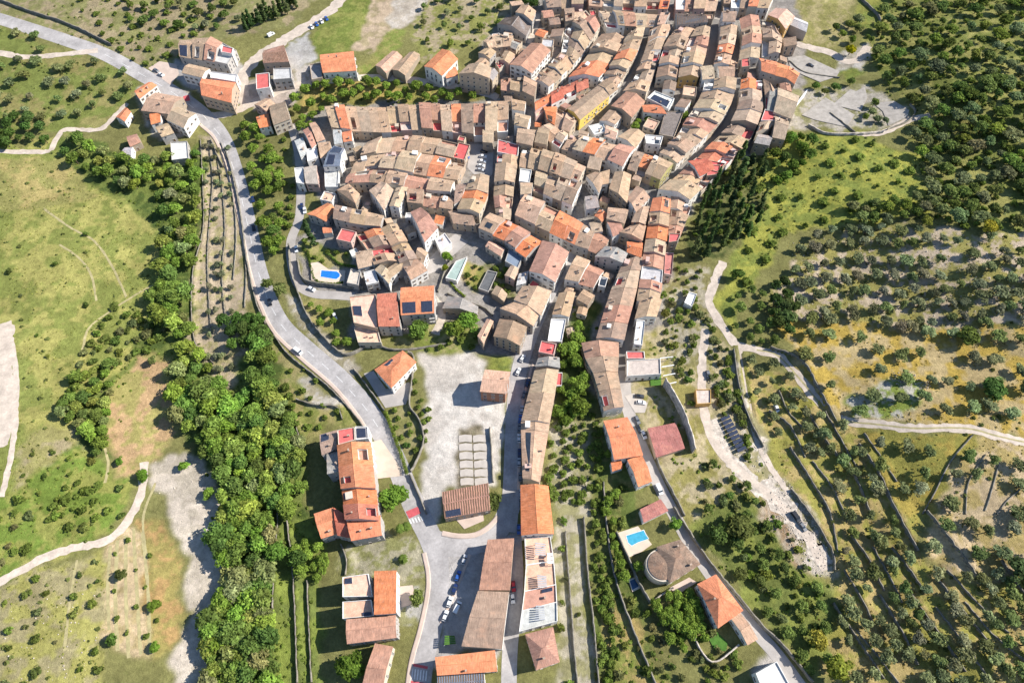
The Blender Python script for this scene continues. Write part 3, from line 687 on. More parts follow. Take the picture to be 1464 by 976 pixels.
H([(391,99),(416,98),(417,113),(391,115)], 7, 'pale flat-roofed house with slate front beside red terrace', rc='palegrey', roof=F, wc='grey', chim=0)
H([(366,107),(385,105),(386,126),(367,129)], 6.5, 'square red flat-roofed house at the ring road fork', rc='redflat', roof=F, wc='white', chim=0)
H([(377,73),(406,65),(413,88),(376,90)], 8, 'pinkish hall with brown ridge beside the sports yard', rc='rust', wc='tan', chim=0)
# north rows
strip('long north row behind the garden belt', [(464,153),(500,151),(545,152),(600,148),(640,148),(682,146),(728,142)], [(474,183),(505,187),(545,188),(600,184),(640,186),(682,191),(726,186)], 17, 8, 'left',
      {1: dict(rc='orange', terr=0), 3: dict(rc='tan', terr=0), 4: dict(rc='tan', feat='with red hatch', terr=0), 7: dict(rc='tan'), 9: dict(rc='rust')}, terr=.45, tside=True, ftyp=.42)
strip('second north row above the blocks', [(526,206),(548,196),(580,193),(626,196),(672,206)], [(516,224),(545,216),(578,214),(612,217),(664,228)], 7, 7.5, 'left', {6: red}, terr=.35)
strip('middle tier of the north blocks', [(512,227),(545,219),(580,218),(614,221),(665,231)], [(500,248),(535,241),(566,243),(602,250),(654,256)], 7, 8, 'left', {5: orange}, terr=.3)
strip('lower tier of the north blocks', [(500,252),(535,245),(566,247),(603,254),(650,261)], [(494,264),(528,262),(560,264),(598,272),(644,275)], 5, 8, 'left', {0: rust, 4: dict(wc='white')}, terr=.15)
H([(482,272),(499,263),(514,277),(508,291)], 8, 'tan hip roofed house at bend of the shaded west lane', rc='tan', roof='hip', wc='stone')
H([(528,273),(545,260),(562,271),(549,301)], 8.5, 'big tan house with white gable above the long tan row', rc='tan', wc='white')
H([(557,295),(567,269),(583,268),(570,297)], 8.5, 'tan house with sunlit east wall beside big tan house', rc='tan', wc='white')
strip('long tan row above the cypress villa', [(480,296),(515,302),(549,309)], [(477,315),(510,322),(544,323)], 3, 8.5, 'left', wall=('grey',), terr=0)
H([(440,306),(468,291),(479,299),(466,316)], 6.5, 'orange tiled villa at the left tip of the village', rc='orange', wc='grey', ove=.4)
H([(461,326),(474,325),(475,332),(462,333)], 4, 'tiny orange roofed hut beside the tall cypress', rc='orange', wc='white', chim=0, wins=False)
strip('curving row above the pale yard', [(566,317),(579,340),(593,364),(606,388)], [(544,325),(557,348),(571,372),(578,396)], 5, 8, 'top', terr=.2)
strip('inner row with small terraces', [(546,325),(559,349),(572,374)], [(509,334),(524,356),(536,380)], 4, 7.5, 'top', {1: dict(rc='tan', terr=1), 2: red}, terr=.8, tside=True)
H([(536,386),(545,378),(560,392),(556,406)], 7, 'tan house with white side left of the pale yard', rc='tan', wc='white')
H([(577,383),(595,369),(611,386),(587,400)], 7.5, 'tan house in white walls on the pale yard', rc='tan', wc='white')
H([(547,389),(570,374),(580,380),(557,398)], 7, 'tan house with terrace parapet left of the pale yard', rc='tan', wc='white')
H([(496,405),(502,385),(516,389),(512,408)], 4.5, 'pale flat-roofed pool house right of the blue pool', rc='beige', roof=F, wc='grey', chim=0)
H([(587,304),(602,297),(626,325),(607,346)], 10, 'wedge shaped house with red terrace and white south wall', rc='rust', wc='white', chim=1)
strip('row above the wedge shaped house', [(583,276),(615,277),(651,284)], [(582,290),(614,293),(646,299)], 3, 8, 'left', wall=('stone',), terr=0)
strip('orange banded row left of the shaded street', [(676,252),(665,275),(654,300)], [(699,253),(697,281),(685,306)], 3, 9, 'top', {0: dict(rc='tan'), 1: dict(rc='orange', feat='forming orange band'), 2: dict(rc='tan')}, wall=('cream',), terr=0, cuts=(0, .45, .68, 1))
H([(652,265),(669,262),(660,285),(649,292)], 7.5, 'dark tan house left of the orange banded row', rc='brown')
strip('row stepping down below shaded street', [(700,305),(735,319),(776,345)], [(684,326),(720,343),(752,368)], 4, 9, 'left', {0: dict(rc='tan', sky=((1,.3,.7,.3,.8),)), 1: orange, 2: dict(rc='rust'), 3: orange}, wall=('grey', 'stone'), terr=0)
# the great central block
strip('row right of the car square', [(712,198),(710,230),(707,263)], [(742,205),(739,235),(735,263)], 3, 8.5, 'top', {0: red, 1: dict(rc='tan'), 2: dict(rc='tan')})
strip('row above the shaded bend', [(707,266),(706,288),(712,314)], [(734,266),(733,286),(729,315)], 3, 8, 'top', {1: dict(rc='rust', terr=1)})
strip('upper row of the central block', [(746,209),(766,211),(800,222),(838,238)], [(742,236),(760,240),(790,250),(826,262)], 6, 8.5, 'left', terr=.35)
H([(744,242),(760,244),(757,262),(742,260)], 7, 'white terraced house inside the central block', rc='white', roof=F, wc='white')
strip('tan row behind shaded arcade front', [(750,278),(783,289),(812,304),(832,318),(852,330),(872,338)], [(736,308),(770,324),(800,340),(826,354),(842,358),(862,366)], 7, 8.5, 'left', {2: dict(rc='tan'), 3: dict(rc='orange')}, wall=('grey', 'stone', 'white'), terr=.1, tside=False)
strip('inner row of the central block', [(766,246),(800,252),(832,264)], [(762,272),(788,284),(818,296)], 4, 8, 'left', terr=.4)
H([(838,252),(852,246),(864,254),(856,276)], 8, 'tan house beside the dark courtyard', rc='tan')
H([(848,262),(858,262),(858,274),(850,276)], 6, 'small white flat-roofed house in the dark courtyard', rc='white', roof=F, wc='white')
H([(850,309),(858,300),(869,307),(860,317)], 7, 'small orange topped house in the dark courtyard', rc='orange')
H([(871,270),(880,246),(902,250),(896,290)], 8.5, 'broad brown-tan house left of olive front', rc='tan', wc='stone')
H([(896,285),(911,266),(929,282),(909,303)], 8.5, 'tan house with lit white wall near lane junction', rc='tan', wc='white')
H([(869,297),(899,300),(893,319),(867,312)], 8, 'tan house with red stripes behind lane junction', rc='tan')
H([(903,318),(911,299),(928,295),(922,321)], 8.5, 'plain tan house on left of lane below the junction', rc='tan', wc='brick', chim=0)
H([(886,332),(905,321),(923,323),(918,344)], 8, 'tan house above the orange terrace house on the lane', rc='tan')
H([(868,318),(884,316),(892,330),(876,338)], 7.5, 'rust terraced house behind the orange terrace house', rc='rust')
H([(896,346),(919,348),(917,368),(896,360)], 7.5, 'orange terrace house on left of the straight lane', rc='orange', wc='grey')
H([(851,367),(866,352),(897,362),(890,376)], 9, 'grey rendered house with dark windows right of arcade front', rc='grey', wc='grey')
# along the straight lane to the south
strip('long row left of the straight lane', [(893,372),(882,396),(872,420),(861,456),(853,484)], [(921,366),(915,392),(906,430),(897,462),(892,486)], 5, 8.5, 'top', {3: dict(rc='rust')}, terr=0, roofs=('tan', 'tan', 'brown', 'tan'), ftyp=.5, var=.3)
strip('lower end of left lane row', [(832,490),(838,514),(850,536),(858,564),(864,588)], [(884,489),(884,514),(882,538),(888,562),(891,582)], 4, 8, 'top', {0: rust, 3: dict(rc='tan')}, terr=0, roofs=('tan', 'brown'), var=.3)
strip('long row right of the straight lane', [(934,284),(929,304),(926,330),(922,352),(918,380),(915,402),(911,430)], [(958,286),(956,310),(954,338),(951,358),(948,384),(946,408),(941,436)], 8, 8.5, 'top', {5: dict(rc='palegrey'), 6: rust}, terr=.1, var=.7)

strip('outer row right of the straight lane', [(960,280),(958,312),(955,350)], [(990,292),(978,322),(968,348)], 4, 7, 'top', {3: red}, terr=.4, tside=True)
H([(951,362),(963,362),(960,394),(949,392)], 6.5, 'narrow pinkish terrace house near the white track head', rc='pinkred', roof=F, wc='pink')
H([(908,456),(917,424),(946,428),(938,453)], 7, 'tan house at lower end of the right lane row', rc='tan', wc='white')
H([(910,458),(922,459),(918,494),(906,492)], 6, 'long white flat-roofed house left of the terraced yards', rc='white', roof=F, wc='white')
# between the main street and the ravine
H([(757,388),(776,344),(813,360),(793,403)], 9, 'broad orange-tan house with white ridge above main street', rc='rust', wc='white')
H([(735,429),(748,409),(788,416),(773,451)], 8.5, 'reddish tan house on main street below the white ridge house', rc='tan', wc='white', chim=2)
H([(715,441),(738,431),(770,450),(762,466),(715,441)][:4], 8, 'grey-tan house stepping down left of main street', rc='tan', wc='grey')
H([(706,481),(715,456),(753,467),(743,494)], 9, 'big plain tan house with shaded south gable', rc='tan', wc='stone', chim=0)
H([(683,481),(697,456),(705,459),(691,491)], 7, 'narrow peach house in front of a deep shadow', rc='peach', wc='tan')
H([(722,394),(731,380),(741,384),(735,400)], 6, 'small tan shed roofed house in shadow', rc='tan', chim=0)
H([(703,420),(710,408),(725,420),(720,431)], 4, 'low tan shed beside the dark grey court', rc='tan', chim=0, wins=False)
H([(633,441),(641,423),(683,438),(682,449)], 5, 'long grey corrugated shed among gardens', rc='grey', wc='stone', chim=0)
H([(684,413),(697,387),(711,390),(698,418)], 1.6, 'low dark grey roofed tank beside the orchard', rc='darkgrey', roof=F, wc='grey', chim=0, wins=False)
H([(637,398),(652,374),(668,368),(653,402)], 2.2, 'grey-green covered court below the pale yard', rc='greygreen', roof=F, wc='white', chim=0, wins=False)
H([(573,412),(621,409),(621,447),(573,450)], 10, 'orange apartment house with two dark roof panels', rc='orange', wc='grey', balcony=True, style=2, solar=((1,.06,.45,.1,.75),(1,.62,.95,.1,.75)), chim=0)
H([(539,421),(568,419),(572,466),(541,466)], 9, 'red tiled apartment house left of the orange apartments', rc='red', wc='grey', chim=1)
H([(500,425),(537,421),(540,470),(506,462)], 8, 'peach terraced apartment house with dark panels', rc='peach', roof=F, wc='tan', solar=((0,.6,.95,.35,.7),))
H([(506,468),(540,470),(545,490),(512,490)], 5, 'low peach house under the peach apartments', rc='peach', roof=F, wc='cream')
strip('pair across main street at its bend', [(824,366),(844,374),(864,385)], [(807,400),(828,404),(849,409)], 2, 8, 'left', terr=0, wall=('white',))
H([(790,450),(800,419),(822,418),(813,453)], 7.5, 'tan house between main street and the ravine', rc='tan', wc='white')
H([(783,488),(788,456),(809,457),(803,489)], 6, 'white flat-roofed house between main street and the ravine', rc='white', roof=F, wc='white', chim=0)
H([(858,396),(869,398),(865,411),(855,409)], 5, 'white glass topped annex in the ravine shade', rc='white', roof=F, wc='white', chim=0, sky=((0,.1,.9,.1,.9),))
H([(766,524),(770,512),(799,511),(800,526)], 7, 'grey roofed house heading the long tan terrace', rc='grey', wc='grey')
strip('long tan terrace on main street', [(765,529),(757,560),(746,597),(745,640),(748,684)], [(798,528),(794,557),(786,598),(779,648),(771,690)], 4, 8.5, 'top', {3: dict(rc='tan', sky=((0,.05,.85,.35,.75),)), 0: dict(rc='tan')}, terr=0, wall=('white', 'cream', 'beige'), cuts=(0, .22, .48, .56, 1), var=.3)
H([(745,693),(746,765),(791,763),(783,694)], 8.5, 'bright orange terrace block at foot of main street', rc='orange', wc='white', chim=0)
strip('flat terraces below the orange block', [(750,768),(752,810),(749,850),(742,903)], [(787,766),(793,808),(796,850),(797,888)], 4, 7.5, 'top', {0: peach, 1: dict(rc='peach'), 2: dict(rc='rust', roof='flat', feat='with flat terrace', solar=((0,.08,.3,.55,.9),)), 3: dict(rc='palegrey')}, wall=('white',), terr=0)
H([(752,907),(790,897),(799,945),(767,956)], 7, 'brown-red hip roofed house below the flat terraces', rc='rust', roof='hip', wc='white', ove=.3)
H([(697,772),(735,770),(729,842),(685,842)], 7, 'long red-brown warehouse beside lower main street', rc='rust', wc='tan', name='warehouse', cat='warehouse', chim=0, wins=False)
H([(683,845),(728,847),(718,926),(660,922)], 7, 'long pale tan warehouse with dark ridge slot', rc='tan', wc='white', name='warehouse', cat='warehouse', chim=0, wins=False)
H([(622,940),(708,930),(711,958),(625,964)], 7, 'orange tiled house with small courtyard at the bottom edge', rc='orange', wc='white')
H([(625,966),(692,960),(694,985),(626,988)], 5, 'blue-grey glass roofed hall at the bottom edge', rc='bluegrey', wc='white', roof='gable', chim=0)
H([(536,920),(562,925),(546,990),(515,990)], 6, 'pinkish tan gabled house by the big round tree', rc='rust', wc='cream', chim=0)
# the south-west blocks
H([(535,817),(567,816),(568,877),(537,879)], 9, 'orange tiled house above the red-brown house by road', rc='orange', wc='white', chim=0, f=.98)
H([(490,825),(527,820),(533,852),(490,853)], 9, 'peach roof terrace house left of the orange tiled house', rc='peach', roof=F, wc='white', solar=((0,.65,.95,.05,.35),), chim=0)
H([(490,860),(531,857),(535,880),(490,884)], 9, 'flat orange roofed house with white parapet and two panels', rc='peach', roof=F, wc='white', solar=((0,.05,.35,.75,.98),), chim=0)
H([(495,886),(566,880),(567,910),(496,919)], 9.5, 'red-brown gabled house with a white roof corner', rc='rust', wc='grey', chim=0)
strip('long orange apartments above the bend', [(483,636),(487,680),(495,744)], [(529,631),(536,690),(541,744)], 4, 11, 'top', {0: dict(rc='orange', terr=0), 1: dict(rc='orange', terr=0, dz=1.5, hole=(0,.5,.78,.3,.75), holecol='redflat'), 2: dict(rc='orange', terr=0, dz=-.5, solar=((0,.2,.6,.1,.5),)), 3: dict(rc='red', terr=0, dz=.9, hole=(1,.25,.75,.1,.6), holecol='redflat')}, wall=('white', 'grey', 'cream'), terr=0, ftyp=.45, var=.15, cuts=(0, .3, .6, .8, 1))
H([(483,615),(507,611),(508,629),(484,636)], 11, 'red flat-roofed top of the long orange apartments', rc='redflat', roof=F, wc='cream')
H([(508,610),(526,610),(527,627),(509,629)], 10, 'pale flat roof with solar panels by the road curve', rc='palegrey', roof=F, wc='white', solar=((0,.15,.95,.1,.9),), chim=0)
H([(457,622),(482,615),(482,640),(460,650)], 9, 'dark tan annex with solar panels behind the orange apartments', rc='brown', wc='grey', solar=((0,.45,.9,.1,.9),))
H([(467,650),(485,645),(488,676),(470,680)], 8, 'grey-tan lean-to behind the orange apartments', rc='grey', wc='grey', f=.98)
H([(477,726),(497,738),(500,768),(482,764)], 8.5, 'small red tiled link between low orange roof and end block', rc='red', wc='grey', chim=0)
H([(449,735),(476,726),(481,762),(459,769)], 8, 'low orange annex at the shaded forest side', rc='orange', wc='grey')
H([(496,746),(544,737),(546,764),(502,772)], 10, 'orange and red end block over the palm garden', rc='orange', wc='grey', chim=2)
H([(537,528),(575,502),(594,518),(560,553)], 7, 'orange hip roofed villa with solar panels above the road', rc='orange', roof='hip', wc='white', ove=.5, solar=((0,.55,.75,.2,.5),(0,.40,.55,.15,.4)))
H([(694,529),(729,532),(722,562),(687,559)], 10, 'brick walled block with peach roof beside gravel lot', rc='peach', roof='gable', wc='brick', style=3, chim=1, ove=.3)
H([(632,704),(698,691),(701,728),(636,740)], 6, 'striped brown tiled community hall by the roundabout', rc='rust', wc='tan', name='hall', cat='hall', chim=0, solar=((1,.03,.36,.06,.5),))
# villas on the south-east lane
H([(864,602),(896,597),(918,650),(879,656)], 7, 'orange gabled villa at top of the south-east lane', rc='orange', wc='white', ove=.4, chim=1)
H([(897,658),(918,651),(932,687),(912,695)], 6, 'narrow orange wing below the orange gabled villa', rc='orange', wc='white', chim=0)
H([(873,661),(888,658),(890,668),(875,673)], 4, 'small orange porch roof beside the orange gabled villa', rc='orange', wc='white', chim=0, wins=False)
H([(926,613),(966,605),(979,640),(938,653)], 3.5, 'wide dull red low roof below the shaded quarry wall', rc='pinkred', pitch=4, wc='tan', chim=0, wins=False)
H([(915,729),(945,714),(955,729),(920,746)], 4, 'small dull red roofed garage beside swimming pool', rc='pinkred', pitch=6, wc='white', chim=0, wins=False)
H([(998,835),(1023,822),(1061,872),(1027,896)], 7, 'orange hip roofed villa on the lower south-east lane', rc='orange', roof='hip', wc='white', ove=.4, chim=1)
H([(1045,884),(1058,875),(1083,912),(1068,921)], 4, 'peach roofed carport attached below orange hip villa', rc='peach', roof='gable', wc='white', chim=0)
H([(1080,962),(1110,945),(1132,985),(1092,992)], 5, 'white roofed shed at bottom of the south-east lane', rc='white', roof=F, wc='white', chim=0)
H([(896,516),(944,513),(945,535),(896,538)], 5, 'white flat-roofed house above small artificial lawn', rc='beige', roof=F, wc='white', chim=0)
H([(895,503),(921,503),(922,513),(896,513)], 4, 'small bright red flat roof left of the terraced yards', rc='redflat', roof=F, wc='white', chim=0, wins=False)
H([(994,557),(1016,557),(1016,577),(996,578)], 3, 'tiny yellowish flat-roofed hut among terraced gardens', rc='beige', roof=F, wc='ochre', chim=0, wins=False)
H([(978,433),(985,418),(996,421),(989,439)], 3, 'small white roofed shed by the white track', rc='white', roof=F, wc='white', chim=0, wins=False)
# the north-west hamlet
strip('farm row on the north road', [(256,56),(300,52),(338,72)], [(256,80),(290,87),(326,94)], 4, 8, 'left', {3: dict(rc='palegrey'), 0: dict(rc='tan', solar=((1,.1,.6,.1,.9),))}, wall=('grey',), terr=0)
H([(318,66),(334,70),(332,78),(316,75)], 9, 'small red roof terrace on the farm row', rc='redflat', roof=F, wc='white', chim=0, wins=False)
H([(270,92),(300,99),(289,111),(260,104)], 7.5, 'pale tan house with white front at the road junction', rc='tan', wc='white')
H([(288,113),(337,119),(331,147),(288,136)], 8, 'large orange gabled house at the road junction', rc='orange', wc='tan', chim=1)
H([(300,103),(340,108),(338,118),(302,112)], 6.5, 'white flat-roofed wing behind the large orange house', rc='white', roof=F, wc='white', chim=0)
H([(192,131),(213,118),(224,122),(199,141)], 6.5, 'orange roofed cottage at north end of the west hamlet', rc='orange', wc='white')
H([(222,133),(262,140),(242,163),(202,158)], 7.5, 'broad tan roofed house of the west hamlet', rc='tan', wc='stone')
H([(252,153),(280,163),(263,183),(238,171)], 7, 'tan roofed house with round terrace in west hamlet', rc='tan', wc='white')
H([(215,160),(232,155),(230,174),(216,178)], 6, 'orange and red terrace house of the west hamlet', rc='orange', wc='white')
H([(222,183),(240,176),(249,190),(231,196)], 6, 'small tan house over the grey garage', rc='tan', wc='grey')
H([(166,168),(180,154),(187,160),(178,174)], 4.5, 'orange roofed shed among trees on the hamlet edge', rc='orange', wc='white', chim=0)
H([(181,196),(196,192),(201,203),(186,210)], 4.5, 'ruined looking orange shed above the green gully', rc='rust', wc='stone', chim=0)
H([(178,212),(190,210),(188,226),(174,224)], 4, 'small whitish shed beside the green gully', rc='palegrey', wc='white', chim=0)
H([(244,204),(268,203),(270,227),(246,230)], 4, 'grey roofed garage below the west hamlet', rc='palegrey', roof=F, wc='grey', chim=0)
# west edge of the village
H([(366,168),(384,163),(387,180),(371,183)], 6, 'orange roofed house on the left edge of the garden belt', rc='orange', wc='white')
H([(385,152),(408,146),(415,170),(391,179)], 7, 'brown roofed house left of the garden belt', rc='brown', wc='cream')
H([(364,150),(381,141),(393,148),(380,159)], 6, 'small tan house at ring road junction', rc='tan', wc='pink')
H([(442,177),(451,175),(465,199),(453,203)], 7, 'narrow tan house beside a deep shadow on the west edge', rc='tan', wc='white')
H([(433,187),(442,182),(452,206),(446,212)], 7, 'narrow pink-tan house left of another narrow house', rc='rust', wc='white')
H([(421,202),(433,197),(441,218),(430,225)], 6, 'whitish house on the shaded west lane', rc='palegrey', wc='white')
H([(477,209),(493,213),(486,237),(462,238)], 9, 'white house with a blue solar roof', rc='bluegrey', wc='white', chim=0, solar=((0,.15,.9,.1,.9),(1,.15,.6,.15,.9)), f=.5)
H([(464,241),(485,239),(483,268),(465,268)], 5, 'white flat-roofed block under the blue solar roof', rc='palegrey', roof=F, wc='white', chim=0)
H([(435,240),(453,237),(455,263),(437,262)], 6.5, 'beige house above the parked cars on west lane', rc='beige', roof='gable', wc='pink')
H([(421,241),(434,240),(435,264),(424,262)], 6, 'pale flat-roofed house left of the beige house', rc='palegrey', roof=F, wc='white')
H([(489,190),(503,187),(504,201),(491,203)], 7, 'small orange topped house behind the blue solar roof', rc='orange', wc='white')
H([(455,205),(472,203),(476,220),(458,226)], 6.5, 'tan house with cluttered white terraces left of solar roof', rc='tan', wc='white')
H([(438,214),(453,212),(455,226),(440,232)], 6, 'white terrace house on west edge of the village', rc='white', roof=F, wc='white')
H([(476,186),(488,186),(490,204),(478,206)], 7, 'grey-white house right of the deep west shadow', rc='palegrey', wc='white')
# round-fronted villa
def round_villa():
    Q, g = quadW([(940,782),(972,772),(1000,806),(958,832)], 7)
    root, q, at = house_world(Q, g, 7, 'brown hip roofed villa with a round turret front beside the pool', roof='hip', rc='umber', wc='cream', ove=.4, chim=2)
    c = W(946, 808, 6); lx, ly = c[0] - root.location[0], c[1] - root.location[1]; r = 6.4
    ring = [(lx + r * math.cos(a * math.pi / 14), ly + r * math.sin(a * math.pi / 14)) for a in range(28)]
    b = MB(); b.prism(ring, -3, 6.5, 0, cap=True); link('turret', b.mesh('turret', ['wall']), root, color=WC['cream'])
    b = MB()
    for i in range(28):
        p, s = ring[i], ring[(i + 1) % 28]; ex = lambda u: (lx + (u[0] - lx) * .9, ly + (u[1] - ly) * .9)
        p, s = ex(p), ex(s); b.poly([(*p, 6.9), (*s, 6.9), (lx, ly, 8.0)], 0, [(i * 1.6, 0), (i * 1.6 + 1.6, 0), (i * 1.6 + .8, 8)]); b.poly([(*s, 6.7), (*p, 6.7), (lx, ly, 6.7)], 0, [(0, 0)] * 3)
    link('turret_roof', b.mesh('turret_roof', ['roof']), root, color=RC['umber'][0])
    occ_disc(c[0], c[1], r + .6)
round_villa()
# ------------------------------------------------------------------ roads, lanes and tracks
ribbon('main_road', [(-30,18),(40,40),(95,58),(150,78),(205,108),(248,133),(292,166),(318,198),(334,240),(347,290),(356,330),(368,385),(384,432),(404,468),(440,502),(486,542),(522,582),(548,622),(566,660),(583,702),(600,738),(615,768),(625,800),(624,850),(614,900),(603,945),(596,1000)], 9.5, 'asphalt', .06)
ribbon('roundabout_road', [(612,768),(640,779),(672,778),(702,766),(722,742),(732,712)], 9, 'asphalt', .07)
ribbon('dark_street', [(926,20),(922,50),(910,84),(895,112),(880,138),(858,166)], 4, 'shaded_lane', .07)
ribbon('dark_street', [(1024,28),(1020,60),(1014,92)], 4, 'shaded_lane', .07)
ribbon('main_street', [(726,760),(731,700),(733,640),(736,580),(741,535),(754,490),(768,455),(784,420),(802,385),(816,355)], 7.5, 'asphalt', .08)
ribbon('lower_street', [(735,765),(738,820),(735,870),(729,930),(727,1000)], 6, 'asphalt', .08)
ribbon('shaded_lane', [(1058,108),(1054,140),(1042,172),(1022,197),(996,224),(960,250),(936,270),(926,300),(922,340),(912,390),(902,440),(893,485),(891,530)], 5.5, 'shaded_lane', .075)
ribbon('straight_lane', [(891,525),(897,580),(912,625),(936,680),(960,728),(992,785),(1030,840),(1072,892),(1110,935),(1150,990)], 5.5, 'lane', .07)
ribbon('ring_road', [(290,166),(325,163),(362,147),(392,133),(430,122),(480,113),(535,111),(590,115),(640,122),(690,132),(712,140)], 5, 'track', .06)
ribbon('north_road', [(352,150),(345,118),(362,88),(402,60),(445,34),(480,8),(500,-20)], 8, 'track', .065)
ribbon('west_lane', [(416,178),(426,215),(430,260),(428,310),(416,345),(418,380),(428,408),(450,420),(480,422),(506,424)], 5, 'lane', .07)
ribbon('white_track', [(1034,374),(1018,412),(1014,436),(1034,468),(1052,492),(1082,500),(1108,506),(1128,524),(1152,552),(1176,580),(1204,600),(1250,606),(1310,612),(1380,612),(1430,624),(1500,640)], 4.2, 'track', .06)
ribbon('track_verge', [(1082,500),(1108,506),(1128,524),(1152,552),(1176,580),(1204,600),(1250,606),(1310,612),(1380,612),(1430,624),(1500,640)], .8, 'drygrass', .075)
ribbon('wash_track', [(1008,470),(1004,520),(1006,580),(1020,630),(1052,668),(1092,700),(1128,735),(1160,775),(1180,815)], 4, 'track', .06)
ribbon('gully_bed', [(1086,690),(1114,716),(1146,756),(1168,790),(1176,808)], 8, 'rubble', .05, rag=2.2)
ribbon('gully_bed', [(1016,600),(1034,640),(1062,676),(1090,704)], 6.5, 'rubble', .045, rag=1.2)
ribbon('upper_wash_track', [(1056,500),(1066,560),(1080,620),(1100,665),(1128,705)], 3, 'track', .06)
ribbon('field_path', [(-20,842),(30,815),(62,797),(110,782),(148,774),(172,758),(192,728),(203,700),(206,660)], 3.6, 'track', .06)
ribbon('west_path', [(-20,216),(40,217),(70,216),(80,200),(92,186),(122,186),(145,184),(165,165),(182,148)], 3.2, 'track', .06)
ribbon('side_path', [(-10,74),(40,82),(90,78),(140,72)], 4, 'track', .065)
ribbon('village_edge_path', [(1120,56),(1150,66),(1185,75),(1208,88),(1228,84),(1240,66)], 5, 'track', .06)
ribbon('edge_path', [(1225,192),(1262,190),(1300,172),(1330,165)], 3.4, 'track', .06)
ribbon('yard', [(600,385),(622,376),(642,356),(660,340)], 9, 'lane', .05)
ribbon('garden_path', [(620,425),(632,450),(622,478)], 4, 'track', .06)
ribbon('upper_steps', [(768,20),(762,45),(754,62)], 5, 'track', .06)
ribbon('bank_path', [(10,470),(22,520),(22,600),(14,660),(2,710)], 2.5, 'track', .06)
ribbon('pavement', [(286,178),(308,200),(324,242),(337,292),(346,332),(357,388),(373,438),(393,476),(430,512),(476,552),(508,590),(526,618)], 1.8, 'pavement', .2, thick=.25)
ribbon('pavement', [(606,790),(612,820),(611,850),(601,898),(588,945),(580,1000)], 2.0, 'pavement', .2, thick=.25)
ribbon('pavement', [(632,762),(655,766),(680,764),(700,752),(712,738)], 2.2, 'pavement', .2, thick=.25)
ribbon('pavement', [(741,700),(743,640),(745,595),(752,556),(762,520)], 1.2, 'pavement', .2, thick=.25)
ribbon('pavement', [(672,792),(660,822),(645,858),(630,890)], 1.2, 'pavement', .2, thick=.25)
def patch(name, px, mat, up=.1, kind='structure', thick=0.0):
    P = [W(*p) for p in px]; b = MB(); zs = [h1(*p) + up for p in P]
    A = sum(P[i][0] * P[(i + 1) % len(P)][1] - P[(i + 1) % len(P)][0] * P[i][1] for i in range(len(P)))
    if A < 0: P = P[::-1]; zs = zs[::-1]
    if thick: b.prism(P, [z - thick for z in zs], zs)
    else: b.poly([(*p, z) for p, z in zip(P, zs)])
    o = link(name, b.mesh(name, [mat])); tag(o, kind=kind); occ_poly(P); return o
for k in range(5):                                                             # pedestrian crossings: white bars on the red paint
    patch('crossing_marking', [(584 + k * 4.2,742 - k * 1.0),(586 + k * 4.2,741.5 - k * 1.0),(589 + k * 4.2,748 - k * 1.0),(587 + k * 4.2,748.6 - k * 1.0)], 'paint_white', .12)
patch('crossing_paint', [(580,731),(597,724),(602,733),(585,741)], 'paint_red', .10)
patch('crossing_paint', [(588,947),(612,952),(611,956),(587,951)], 'paint_red', .10)
patch('crossing_paint', [(586,972),(612,976),(612,980),(585,976)], 'paint_red', .10)
for k in range(6): patch('crossing_marking', [(589 + k * 4,955 + k * .6),(591 + k * 4,955.3 + k * .6),(589.6 + k * 4,970 + k * .6),(587.6 + k * 4,969.6 + k * .6)], 'paint_white', .12)
patch('crossing_paint', [(262,138),(270,136),(272,144),(262,146)], 'paint_red', .11)
patch('plaza', [(212,98),(228,88),(252,92),(256,106),(244,122),(230,112)], 'pavement', .11)
patch('forecourt', [(530,632),(545,628),(575,672),(574,680),(540,684),(534,660)], 'deck', .14)
patch('square', [(672,206),(706,208),(704,250),(690,262),(668,240)], 'lane', .10)
patch('villa_yard', [(520,534),(534,530),(552,556),(585,546),(590,556),(580,578),(551,583)], 'lane', .10)
L_ = [(0, 0), (.333, .02), (.666, 0), (1, .03)]
for i in range(2):
    for j in range(6):
        x0 = 656 + i * 20.5 + j * .5; y0 = 621 + j * 12.3; wv = 1.6
        patch('paving_slab', [(x0,y0 + wv),(x0 + 9,y0),(x0 + 18.4,y0 + wv * .5),(x0 + 19,y0 + 6),(x0 + 18.6,y0 + 11),(x0 + 9,y0 + 10.2),(x0 + .3,y0 + 11.2),(x0 - .5,y0 + 6)], 'slab', .2, thick=.4)
ribbon('far_track', [(4,462),(5,520),(4,590),(-2,640)], 9, 'track', .08)
patch('courtyard_tiles', [(808/1,1012),(811,1011),(811,1012),(809,1013)], 'track', .1) if 0 else None
patch('tiled_terrace', [(957,840),(985,825),(996,832),(968,850)], 'pavement', .3)
patch('tiled_terrace', [(570,838),(590,836),(596,862),(572,868)], 'pavement', .2)
patch('tiled_terrace', [(648,738),(690,728),(692,744),(664,756)], 'pavement', .2)
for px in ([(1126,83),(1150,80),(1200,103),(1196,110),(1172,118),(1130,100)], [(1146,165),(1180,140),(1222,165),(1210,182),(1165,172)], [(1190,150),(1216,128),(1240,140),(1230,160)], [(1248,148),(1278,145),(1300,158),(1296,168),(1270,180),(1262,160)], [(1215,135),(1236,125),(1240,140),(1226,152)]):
    patch('concrete_terrace', px, 'terrace_slab', .3, thick=.9)

